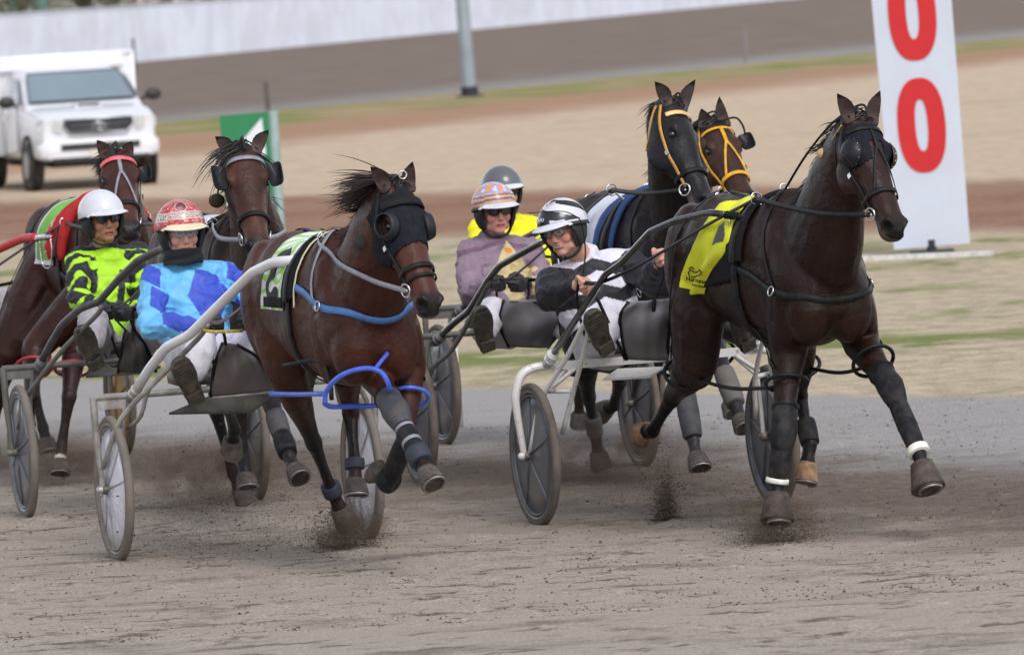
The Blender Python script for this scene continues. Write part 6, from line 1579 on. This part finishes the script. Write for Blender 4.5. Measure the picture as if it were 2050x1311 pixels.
    if hm:
        for sd, sg in (('R', -1), ('L', 1)):
            if sd in o.get('hob_skip', ''): continue
            if 'F' + sd not in hs.leg or 'H' + sd not in hs.leg: continue
            fa, fb = hs.leg['F' + sd][0], hs.leg['F' + sd][1]; ha, hb = hs.leg['H' + sd][0], hs.leg['H' + sd][1]
            rings = []
            for p, q, u, R in ((fa, fb, .40, .098), (ha, hb, .32, .112)):
                c_ = p.lerp(q, u); t = (q - p).normalized(); t = (t + V((.25, 0, -.5))).normalized(); b = MB().torus(c_, t, R, .0095, 32, 8); T.part("hobble_loop", b, hm); rings.append(c_)
            a_ = rings[0] - V((.07, 0, 0)) + V((0, sg * .03, -.02)); b_ = rings[1] + V((.09, 0, 0)) + V((0, sg * .03, -.01)); b = MB().tube([a_, a_.lerp(b_, .5) + V((0, 0, -.03)), b_], .0095, 8, sub=5); T.part("hobble_strap", b, hm)
            for c_, x0, z0 in ((rings[0], 1.05, .95), (rings[1], .30, 1.25)):
                b = MB(); g0 = H(x0, sg * .29, z0); top = H(x0 if x0 > 1 else .42, sg * .10, 1.62); strap(b, bv, [top, H(x0, sg * .26, 1.35), g0, c_ + V((0, sg * .09, .08))], .020, .008, .004, maxd=.2); T.part("hobble_hanger", b, L_)
    return bits, tr
def boot_on(hs, key, seg, u0, u1, r, m, bulge=0, name="leg_boot"):
    a, b, d, cor, e = hs.leg[key]; P0, P1 = {'up': (a, b), 'shin': (b, d), 'past': (d, cor)}[seg]
    return boot(hs, name, P0.lerp(P1, u0), P0.lerp(P1, u1), r, r * (.94 if seg == 'shin' else 1), m, bulge=bulge)
def kneeboot(hs, key, m, m2):
    a, b, d, cor, e = hs.leg[key]; t1 = (b - a).normalized(); t2 = (d - b).normalized()
    lat = hs.hL; k = MB(); secs = []
    for p, t, r in ((b - t1 * .12, t1, .058), (b - t1 * .11, t1, .062), (b - t1 * .05, t1, .062), (b, (t1 + t2).normalized(), .067), (b + t2 * .05, t2, .061), (b + t2 * .10, t2, .050), (b + t2 * .11, t2, .045)):
        la = (lat - t * lat.dot(t)).normalized(); secs.append((p, t.cross(la), la, r * 1.0, r * .96))
    k.loft(secs, 18); hs.T.part("knee_boot", k, m, flat_angle=60)
    bands(hs, "boot_strap", b - t1 * .12, b, (0.05,), .061, .018, m2)
def mkm(): pass
hs_list = dict(A=hA, L=hL, B=hB, D=hD, C=hC, E=hE)
harness(hA, pA, dict(terret=(648, 476, 1.82), piping=True, brow=LE, breast=(blueW, .034), neckm=greyW, rein=greyW, rein2=strapmat("brown_rein", rgb(86, 66, 66)), hobble=hobB, hob_skip='R', zb=1.31, check=False))
harness(hL, pL, dict(terret=(1514, 398, 1.84), breast=(LE, .036), rein=LE, hobble=hobK, zb=1.20, face_strap=LE, hx=1.04))
harness(hB, pB, dict(terret=(425, 448, 1.82), breast=(LE, .04), rein=greyW, brow=greyW, hobble=None))
harness(hD, pD, dict(terret=(1225, 380, 1.84), breast=(LE, .04), rein=LE, brow=strapmat("white_orange_band", rgb(226, 186, 130)), bridle=strapmat("tan_yellow_bridle", rgb(190, 138, 54)), nosem=LE, pad=padK, rolls=navyW, rollr=.011, hobble=hobK, bw=1.0))
harness(hC, pC, dict(terret=(130, 446, 1.84), breast=(LE, .04), rein=LE, rolls=redW, pad=redW, brow=strapmat("red_white_band", rgb(214, 96, 104)), hobble=hobR, face_strap=greyW, bw=1.3))
harness(hE, pE, dict(terret=(1180, 400, 1.84), breast=(LE, .04), rein=LE, bridle=yelW, face_strap=yelW, brow=yelW, nosem=yelW, hobble=None, bw=.65))
# ---- hood with eye cups on the near bay
def head_cover(hs, pred, off, m, name):
    idx = {}; mb = MB(); acc = {}
    sel = [q for q in hs.bvf if all(pred(hs.bvv[i]) for i in q)]
    for q in sel:
        n = (hs.bvv[q[1]] - hs.bvv[q[0]]).cross(hs.bvv[q[2]] - hs.bvv[q[0]]).normalized()
        for i in q: acc[i] = acc.get(i, V((0, 0, 0))) + n
    if not sel: return None
    s0 = sel[0]; n = acc[s0[0]]; sg = 1 if n.dot(hs.bvv[s0[0]] - hs.HD(.2, 0, -.1)) > 0 else -1
    keys = list(acc); m_ = {k: i for i, k in enumerate(keys)}; N = len(keys)
    vs = [hs.bvv[k] + acc[k].normalized() * (off * sg) for k in keys] + [hs.bvv[k] + acc[k].normalized() * (off * sg * .2) for k in keys]
    fs = [tuple(m_[i] for i in q) for q in sel]; cnt = {}
    for q in fs:
        for i in range(len(q)): e = (q[i], q[(i + 1) % len(q)]); cnt[tuple(sorted(e))] = cnt.get(tuple(sorted(e)), 0) + 1
    side = [(q[i], q[(i + 1) % len(q)]) for q in fs for i in range(len(q)) if cnt[tuple(sorted((q[i], q[(i + 1) % len(q)])))] == 1]
    mb.add(vs, fs + [tuple(N + i for i in reversed(q)) for q in fs] + [(b_, a_, N + a_, N + b_) for a_, b_ in side]); return hs.T.part(name, mb, m)
def hcoord(hs, p):
    q = (p - hs.poll) / hs.hk; return q.dot(hs.f), q.dot(hs.L), q.dot(hs.D)
def predA(p):
    a, l_, d = hcoord(hA, p)
    if not (-.05 < a < .355 - .35 * max(0, .0 - d) * 0 and -.22 + .0 * a < d < .12 and abs(l_) < .16): return False
    if a > .30 - d * .25: return False
    if a < .035 and abs(l_) > .035: return False
    return all((p - e).length > .040 for e in hA.eyes.values())
hoodM = mat("hood_fabric", (.014, .015, .021), .85, var=.25, vscale=30, bump=.25, bscale=180, spec=.12)
head_cover(hA, predA, .006, hoodM, "hood")
for sg in (-1, 1):
    c = hA.HD(.185, sg * .094, -.046); out = (hA.L * sg + hA.D * .35).normalized(); a = hA.f; b = out.cross(a).normalized(); mb = MB(); rs = []
    for u, R, h in ((0, .064, -.006), (.3, .062, .012), (.7, .056, .030), (1, .050, .042), (1, .045, .042), (.7, .050, .028), (.3, .052, .012), (0, .050, -.004)):
        rs.append([c + out * h * (1 + .5 * (-math.cos(t) * 0 + .0)) + a * (R * 1.12 * math.cos(t)) + b * (R * math.sin(t)) for t in [2 * math.pi * k / 28 for k in range(28)]])
    mb.rings(rs, closed=True); hA.T.part("eye_cup", mb, mat("cup_rubber", (.014, .015, .020), .5, spec=.3, var=.2))
b = MB(); loop(b, hA.bvh, hA.HD(.095, 0, -.06), hA.D, hA.L, .040, .3, -82, 82, 30, .012, .010); hA.T.part("padded_browband", b, mat("padded_band", (.012, .012, .016), .75, spec=.2, bump=.2))
b = MB(); loop(b, hA.bvh, hA.HD(.455, 0, -.06), hA.D, hA.L, .016, .3, -100, 100, 30, .008, .005); hA.T.part("lip_strap", b, LE)
b = MB().torus(hA.HD(-.03, 0, .045), hA.hF, .018, .004, 18, 6); hA.T.part("poll_ring", b, ST)
def ball(hs, px, r, m, name="plug_ball"):
    p = hs.fr.P(*px); b = MB().ell(p, (r * 1.15, r, r * .9), n=20, m=14); b.cap(p, hs.HD(.02, -.10, -.05), .004, .004); hs.T.part(name, b, m)
ball(hA, (729, 486, 2.42), .048, mat("dark_wool", (.03, .025, .024), .9, bump=.6, bscale=80)); ball(hL, (1648, 308, 2.44), .030, mat("tan_ball", rgb(190, 156, 110), .6)); ball(hB, (434, 402, 2.46), .040, mat("brown_wool", rgb(62, 50, 34), .95, bump=.6, bscale=80))
# blinkers
bk = mat("blinker_leather", (.010, .010, .014), .42, spec=.3, var=.2, vscale=20); brass = mat("stud_metal", rgb(190, 186, 150), .3, .8)
dome(hL, -1, bk, brass); dome(hL, 1, mat("blinker_maroon", rgb(58, 34, 36), .4), brass)
def predL(p):
    a, l_, d = hcoord(hL, p); return .04 < a < .245 - d * .2 and d > -.075 and (abs(l_) > .032 or a < .15)
head_cover(hL, predL, .005, hoodM, "blinker_hood")
for sg in (-1, 1): flap(hB, sg, bk, c=(.160, .142, -.015), r=(.072, .038), fwdk=.3)
flap(hC, 1, bk, c=(.17, .138, -.02), r=(.062, .038), fwdk=.3); flap(hE, 1, bk, c=(.16, .135, -.01), r=(.06, .042), fwdk=.3)
b = MB(); b.tube([hE.HD(.04, .0, .04), hE.HD(.04, .09, .06), hE.HD(.07, .13, .03), hE.HD(.11, .14, .0)], .006, 7, sub=5); hE.T.part("blinker_stay", b, LE)
# leg boots
kneeboot(hA, 'FR', greyB, LE); boot_on(hA, 'FR', 'shin', .30, .92, .042, blkB, .006)
a, b_, d, cor, e = hA.leg['FR']; bands(hA, "boot_strap", b_, d, (.45, .75), .044, .020, greyW); boot_on(hA, 'FR', 'past', -.25, .5, .052, mat("fetlock_boot", rgb(46, 50, 64), .7), .004, "fetlock_boot")
boot_on(hA, 'FL', 'shin', .1, .95, .043, blkB, .005); boot_on(hA, 'FL', 'past', -.4, .6, .054, blkB, .006, "fetlock_boot")
for k in ('HR', 'HL'): boot_on(hA, k, 'past', -.3, .30, .046, mat("fetlock_boot", (1, 1, 1)), .003, "fetlock_boot")
kneeboot(hL, 'FL', blkB, LE); boot_on(hL, 'FL', 'shin', .25, .97, .044, blkB, .005); a, b_, d, cor, e = hL.leg['FL']; bands(hL, "boot_strap", b_, d, (.62,), .046, .012, LE); bands(hL, "white_band", b_, d, (1.0,), .050, .036, whB)
kneeboot(hL, 'FR', blkB, LE); boot_on(hL, 'FR', 'shin', .22, .97, .045, blkB, .006); a, b_, d, cor, e = hL.leg['FR']; bands(hL, "white_band", b_, d, (1.0,), .051, .024, whB)
bell = mat("bell_boot", rgb(56, 47, 43), .7, var=.2, dirt=rgb(104, 88, 78), dirt_amt=.5)
for k in ('FL', 'FR'):
    a, b_, d, cor, e = hL.leg[k]; boot(hL, "bell_boot", cor - (e - cor) * .55, cor.lerp(e, .92), .052, .082, bell)
a, b_, d, cor, e = hL.leg['HL']; 
boot_on(hL, 'HL', 'shin', .55, 1.0, .048, blkB, .002)

boot_on(hB, 'FL', 'shin', -.1, .45, .050, greyB, .004); boot_on(hB, 'FL', 'shin', .5, .95, .050, blkB, .004)
for k in ('FR', 'FL'): boot_on(hD, k, 'shin', -.15, .95, .052, greyB if k == 'FR' else mat("boot_mud", rgb(92, 88, 86), .8, dirt=rgb(110, 98, 88), dirt_amt=.6), .005)
boot_on(hD, 'HR', 'shin', .5, .95, .046, mat("boot_mud", (1, 1, 1)), .003)
# ---- saddle cloths
def arc_d(x, y, cx, cy, r, a0, a1):
    a = math.degrees(math.atan2(y - cy, x - cx)) % 360
    if a0 <= a <= a1 or a0 <= a + 360 <= a1 or a0 <= a - 360 <= a1: return abs(math.hypot(x - cx, y - cy) - r)
    return min(math.hypot(x - cx - r * math.cos(math.radians(t)), y - cy - r * math.sin(math.radians(t))) for t in (a0, a1))
def digit3(x, y): return min(arc_d(x, y, 0, .5, .46, -95, 150), arc_d(x, y, 0, -.5, .5, -150, 95))
def digit6(x, y): return min(abs(math.hypot(x, y + .42) - .5), arc_d(x, y, .55, -.42, 1.05, 110, 180))
lim, wz, bz = rgb(150, 206, 96), rgb(222, 222, 230), rgb(24, 24, 28)
def colA(u, v):     # u back->front, v: top->down on each side
    k = v * 2 - 1; x = (u - .48) * 2.2; y = (.62 - abs(k)) * 4.1 if k > 0 else (.62 - abs(k)) * 4.1
    if k > 0 and digit3(-x * .95, y) < .25: return bz
    if k < 0 and digit3(x * .95, y) < .25: return bz
    n_ = math.sin((abs(k) * 9 + u * 5.5 + 1.6 * noise.noise(V((u * 3, k * 6, 1)))) * 4.6); return lim if n_ > .3 else wz
cm = mat("number_cloth", (1, 1, 1), .7, var=.08, attr=True, bump=.1, bscale=200)
o_, fnA = cloth_patch(hA, "number_cloth", lambda v: .58 + .06 * math.cos((v - .5) * 6), lambda v: .96, -84, 84, 110, 220, colA, cm, off=.014, wav=.012)
for sg in (-1, 1): b = MB(); b.grid(lambda u, v, sg=sg: fnA(.1 + .95 * u, (.93 + .06 * v) if sg > 0 else (.07 - .06 * v)) + V((.0, 0, .0)) + (fnA(.5, .95 if sg > 0 else .05) - hA.H(.8, 0, 1.1)).normalized() * .008, 12, 4, .006); hA.T.part("cloth_pocket", b, padK)
vs, fs = text_mesh("▲", 1.0) if False else text_mesh("A", 1.0)
def colC(u, v):
    k = v * 2 - 1; x = (u - .55) * 3.0; y = (.55 - abs(k)) * 4.2
    d = digit6(x if k > 0 else -x, y)
    if d < .20: return rgb(206, 30, 36)
    if d < .27: return wz
    if abs(k) > .93 or u < .035: return wz
    return rgb(116, 178, 74)
cloth_patch(hC, "number_cloth", lambda v: .52 + .05 * math.cos((v - .5) * 6), lambda v: .93, -86, 86, 70, 140, colC, cm, off=.016, wav=.02)
def colD(u, v): return rgb(206, 208, 222) if (u < .75) else rgb(60, 80, 130)
cloth_patch(hD, "number_cloth", lambda v: .62, lambda v: .93, -80, 80, 40, 90, colD, cm, off=.014, wav=.012)
cloth_patch(hE, "number_cloth", lambda v: .62, lambda v: .93, -80, 80, 30, 60, lambda u, v: rgb(200, 200, 208), cm, off=.014, wav=.012)
cloth_patch(hB, "number_cloth", lambda v: .62, lambda v: .93, -80, 80, 30, 60, lambda u, v: rgb(190, 196, 206), cm, off=.014, wav=.012)
# yellow cloth blown back on the leading horse
yl, yr = [(1446, 416), (1415, 462), (1388, 520), (1374, 562), (1372, 576)], [(1512, 402), (1478, 446), (1462, 500), (1428, 545), (1412, 588)]
A_, B_ = smooth_path([V((x, y, 0)) for x, y in yl], 8), smooth_path([V((x, y, 0)) for x, y in yr], 8)
def at(P_, t):
    x = t * (len(P_) - 1); i = min(int(x), len(P_) - 2); return P_[i].lerp(P_[i + 1], x - i)
def fy(u, v):
    p = at(A_, u).lerp(at(B_, u), v); h = hL.fr.hit(hL.bvh, p.x, p.y)
    if h is None or (h[0] - hL.H(.8, -.2, 1.3)).length > .6:
        q = hL.fr.P(p.x, p.y, hL.H(.62, 0, 0).x + .25 * v); co, no, i, d = hL.bvh.find_nearest(q); h = (co if d < .1 else q, no)
    return h[0] + h[1] * (.026 + .012 * math.sin(v * 9 + u * 2) * (.4 + u))
yb, yk = rgb(222, 224, 40), rgb(30, 30, 30)
def cy(u, v):
    if .26 < u < .42 and .50 < v < .84 + .3 * math.sin(u * 20) * .2: return rgb(70, 72, 62)
    return yb
mb = MB().grid(fy, 60, 34, .006, cy); yo = hL.T.part("saddle_cloth", mb, mat("yellow_cloth", (1, 1, 1), .7, var=.08, attr=True))
mb = MB()
def fk(u, v):
    p = V((1430, 478, 0)).lerp(V((1412, 575, 0)), u).lerp(V((1482, 470, 0)).lerp(V((1478, 560, 0)), u), v); h = hL.fr.hit(hL.bvh, p.x, p.y)
    return h[0] + h[1] * .014 if h else hL.fr.P(p.x, p.y, hL.H(.9, 0, 0).x)
mb.grid(fk, 14, 14, .006); hL.T.part("cloth_lining", mb, padK)
def put_text(txt, T, fn, m, name, parent=None, size=1.0, shear=0):
    vs, fs = text_mesh(txt, size, shear=shear); w = max(v.x for v in vs) - min(v.x for v in vs); mb = MB(); mb.v = [fn(v.x, v.y) for v in vs]; mb.f = fs
    N = len(vs); mb.v += [fn(v.x, v.y, 1) for v in vs]; mb.f = [f_ for f_ in fs] + [tuple(N + i for i in f_[::-1]) for f_ in fs]
    return T.part(name, mb, m, parent=parent, smooth=False)
def surf_text(cx, cy_, k, slope, ls=0):
    def fn(x, y, z=0):
        px_ = cx + k * x + slope * 0 * y; py_ = cy_ - k * y + slope * k * x; h = hL.fr.hit(bvY, px_, py_)
        if h is None: q = hL.fr.P(px_, py_, hL.H(.6, 0, 0).x); return q
        n = h[1] if h[1].dot(hL.fr.ldir(V((0, -1, 0)))) > 0 else -h[1]
        return h[0] + n * (.0035 - .002 * z)
    return fn
bvY = bvh_of(MB().grid(fy, 60, 34, .006))
inkM = mat("print_black", (.02, .02, .02), .7)
put_text("Harness", hL.T, surf_text(1394, 561, 12.5, .18), inkM, "cloth_lettering", yo); put_text("RACING", hL.T, surf_text(1398, 572, 6.0, .18), inkM, "cloth_lettering", yo)
mb = MB()
for pts in ([(1381, 552), (1379, 545), (1384, 540), (1390, 544), (1397, 545), (1403, 541)], [(1380, 538), (1385, 534), (1390, 538)], [(1396, 552), (1402, 549), (1405, 543), (1401, 540)], [(1384, 553), (1390, 555), (1396, 552)]):
    q = []
    for x, y in pts:
        h = hL.fr.hit(bvY, x, y)
        if h: q.append(h[0] + (h[1] if h[1].y < 0 or h[1].x > 0 else -h[1]) * .004)
    if len(q) > 2: mb.tube(q, .0028, 5, sub=4)
hL.T.part("cloth_emblem", mb, inkM, parent=yo)
# small white maker's patch on the bay's pocket
# ---- lettering on the striped driver's helmet
def helm_fn(T, th0, ph0, k, rot=0, mirror_=1):
    def fn(x, y, z=0):
        c, s_ = math.cos(rot), math.sin(rot); X = x * c - y * s_; Y = x * s_ + y * c
        th = th0 + k * X * 1.0 / math.sin(math.radians(ph0)); ph = ph0 - k * Y
        p = T.hfn((th / 360) % 1, max(.02, ph / 90)); q = T.hfn((th / 360) % 1, max(.02, ph / 90), 1.02); n = (q - p).normalized(); return p + n * (.0135 - .002 * z)
    return fn
put_text("SHEPO", pL, helm_fn(pL, -20, 73, 10.5, -.06), mat("helmet_lettering", rgb(228, 228, 232), .4), "helmet_lettering", pL.helm); put_text("SHEPO", pL, helm_fn(pL, 14, 34, 8, .5), inkM, "helmet_lettering", pL.helm)
# ---- blue hobble seen on the near bay's right legs
for q, r in (([(650, 808, 2.20), (655, 780, 2.24), (684, 751, 2.34), (730, 737, 2.42), (764, 746, 2.46), (780, 778, 2.44), (776, 806, 2.2), (745, 812, 2.08), (700, 813, 2.08), (664, 814, 2.14), (650, 808, 2.20)], .0120), ([(750, 740, 2.42), (764, 722, 2.42), (776, 707, 2.40)], .010)):
    hA.T.part("hobble_loop", MB().tube([RA.P(*p) for p in q], r, 8, sub=5), hobB)
hA.T.part("hobble_strap", MB().tube([RA.P(541, 788, 1.35), RA.P(590, 789, 1.6), RA.P(652, 788, 2.1)], .0120, 8, sub=4), hobB)
hA.T.part("hobble_hanger", MB().tube([hA.H(1.02, -.30, .98), RA.P(640, 722, 2.0), RA.P(660, 760, 2.16), RA.P(664, 800, 2.2)], .011, 6, sub=4), LE)
# ---- whip
J = pL.J; w0 = J['wrR'] + RL.vv(.8, .7, .05) * .07
tip = [w0 - V((0, 0, .05)), w0 + V((.01, -.01, .06)), RL.P(1172, 500, .30), RL.P(1164, 448, .30), RL.P(1150, 432, .30), RL.P(1120, 423, .30), RL.P(1058, 427, .32)]
T = Thing(RL, "whip", w0, "long thin black whip curving over the striped driver's helmet", "whip")
T.part("handle", MB().tube([tip[0], tip[1]], [.010, .008], 10), LE); T.part("lash", MB().tube(tip[1:], [.0045, .004, .0035, .003, .0025, .002], 6, sub=6), LE)
# ---- ropes and footrest straps on the near sulky
ropeM = mat("yellow_rope", rgb(196, 172, 70), .8, var=.5, vscale=90)
sA.part("tray_tube", MB().tube([RA.P(418, 797, .12), RA.P(562, 785, .11)], .012, 8), frameA)
b = MB().tube([RA.P(404, 660, .70), RA.P(430, 664, .72), RA.P(486, 662, .72)], .008, 7, sub=4); sA.part("rope", b, ropeM)
b = MB().tube([RA.P(444, 655, .70), RA.P(450, 675, .50), RA.P(452, 692, .45)], .008, 6); sA.part("apron_strap", b, LE)
for fr, T, lst in ((RL, sL, (((1196, 598, .50), (1252, 720, .30)), ((1310, 600, .5), (1304, 690, .36)))), (RB, sB, (((232, 640, .5), (256, 666, .44)), ((262, 640, .5), (270, 664, .44)))), (RD, sD, (((1020, 604, .46), (1120, 606, .46)),))):
    for a, c in lst: T.part("apron_strap", MB().tube([fr.P(*a), fr.P(*c)], .010, 6, flat=.4), LE)
# ---- kicked-up sand
rk = random.Random(12)
def spray(name, px, py, X, fr, n, sx, sz, label, m, big=.0042, up_=(0, 0, .12)):
    mb = MB(); c = fr.w(fr.P(px, py, X)); n = int(n * 2.2)
    for k in range(n):
        a = rk.gauss(0, 1); b_ = abs(rk.gauss(0, 1)); p = c + V((rk.gauss(0, sx) , rk.gauss(0, sx * 1.3), 0)); p.z = max(.004, c.z * 0 + abs(rk.gauss(0, sz)) * (1 if rk.random() < .8 else 1.8))
        clod(mb, p, rk.uniform(.0012, big) * (1 if rk.random() < .985 else 2.6), rk)
    solo(WORLD, name, mb, m, label=label, cat="flying sand", kind='stuff', smooth=False, o=(c.x, c.y, 0))
sp = mat("flying_sand", rgb(84, 72, 64), .95, var=.4, vscale=40, spec=.1)
spray("kicked_sand", 688, 1075, .45, RA, 2600, .10, .085, "sand thrown up beneath the near bay's hind hoof", sp)
spray("kicked_sand", 430, 960, .3, RA, 3600, .30, .22, "drifting spray of sand grains between the pale wheels", sp, .0032)
spray("kicked_sand", 1556, 1046, 2.2, RL, 2200, .13, .075, "sand bursting round the leading horse's planted hoof", sp)
spray("kicked_sand", 1334, 1010, .4, RL, 1600, .035, .12, "small plume of sand standing right of the curved wheel arch", sp)
spray("kicked_sand", 1205, 930, .7, RD, 1200, .25, .10, "sand spray around the near-black horse's hind hooves", sp, .0032)
spray("kicked_sand", 130, 940, 2.1, RC, 1000, .18, .10, "sand spray around the red-harnessed horse's front hooves", sp, .0032)
spray("kicked_sand", 1400, 940, 2.5, RD, 900, .3, .08, "fine sand flying behind the leading horse's raised hind hoof", sp, .004)
spray("kicked_sand", 480, 1000, .5, RB, 1200, .2, .12, "sand flying around the hooves of the square-blinkered horse", sp, .0032)

# ---- soft dust hanging in the air round the hooves
def puff(px, py, X, fr, r, dens, label):
    c = fr.w(fr.P(px, py, X)); c.z = max(c.z, r[2] * .8); mb = MB().ell(c, r, n=20, m=12)
    m = bpy.data.materials.new("dust_volume"); m.use_nodes = True; n = m.node_tree.nodes; l = m.node_tree.links; n.remove(n["Principled BSDF"])
    pv = n.new("ShaderNodeVolumePrincipled"); pv.inputs['Color'].default_value = (*rgb(150, 128, 112), 1); pv.inputs['Anisotropy'].default_value = .2
    tc = n.new("ShaderNodeTexCoord"); nx = n.new("ShaderNodeTexNoise"); nx.inputs['Scale'].default_value = 9; nx.inputs['Detail'].default_value = 4; l.new(tc.outputs['Object'], nx.inputs['Vector'])
    mp = n.new("ShaderNodeMapping"); mp.inputs['Scale'].default_value = (1 / r[0], 1 / r[1], 1 / r[2]); l.new(tc.outputs['Object'], mp.inputs['Vector'])
    ln = n.new("ShaderNodeVectorMath"); ln.operation = 'LENGTH'; l.new(mp.outputs[0], ln.inputs[0])
    a = n.new("ShaderNodeMapRange"); a.inputs[1].default_value = 1; a.inputs[2].default_value = .15; a.inputs[3].default_value = 0; a.inputs[4].default_value = 1; l.new(ln.outputs['Value'], a.inputs[0])
    b = n.new("ShaderNodeMapRange"); b.inputs[1].default_value = .42; b.inputs[2].default_value = .68; b.inputs[3].default_value = 0; b.inputs[4].default_value = dens; l.new(nx.outputs[0], b.inputs[0])
    q = n.new("ShaderNodeMath"); q.operation = 'MULTIPLY'; l.new(a.outputs[0], q.inputs[0]); l.new(b.outputs[0], q.inputs[1]); l.new(q.outputs[0], pv.inputs['Density'])
    l.new(pv.outputs[0], n["Material Output"].inputs['Volume'])
    solo(WORLD, "dust_cloud", mb, m, label=label, cat="dust", kind='stuff', o=c)
puff(700, 1080, .5, RA, (.24, .3, .13), 11, "soft brown dust under the near bay's hind hoof")
puff(1550, 1040, 2.2, RL, (.26, .3, .15), 11, "soft brown dust round the leading horse's planted hoof")
puff(440, 960, .2, RB, (.55, .5, .24), 7, "thin dust drifting between the pale wheels")
puff(1240, 930, .9, RD, (.8, .5, .2), 6, "thin dust behind the curved wheel arch")
puff(1332, 1000, .4, RL, (.09, .12, .13), 13, "small brown plume right of the curved wheel arch")
puff(120, 930, 2.1, RC, (.4, .4, .16), 8, "thin dust round the red-harnessed horse's front hooves")
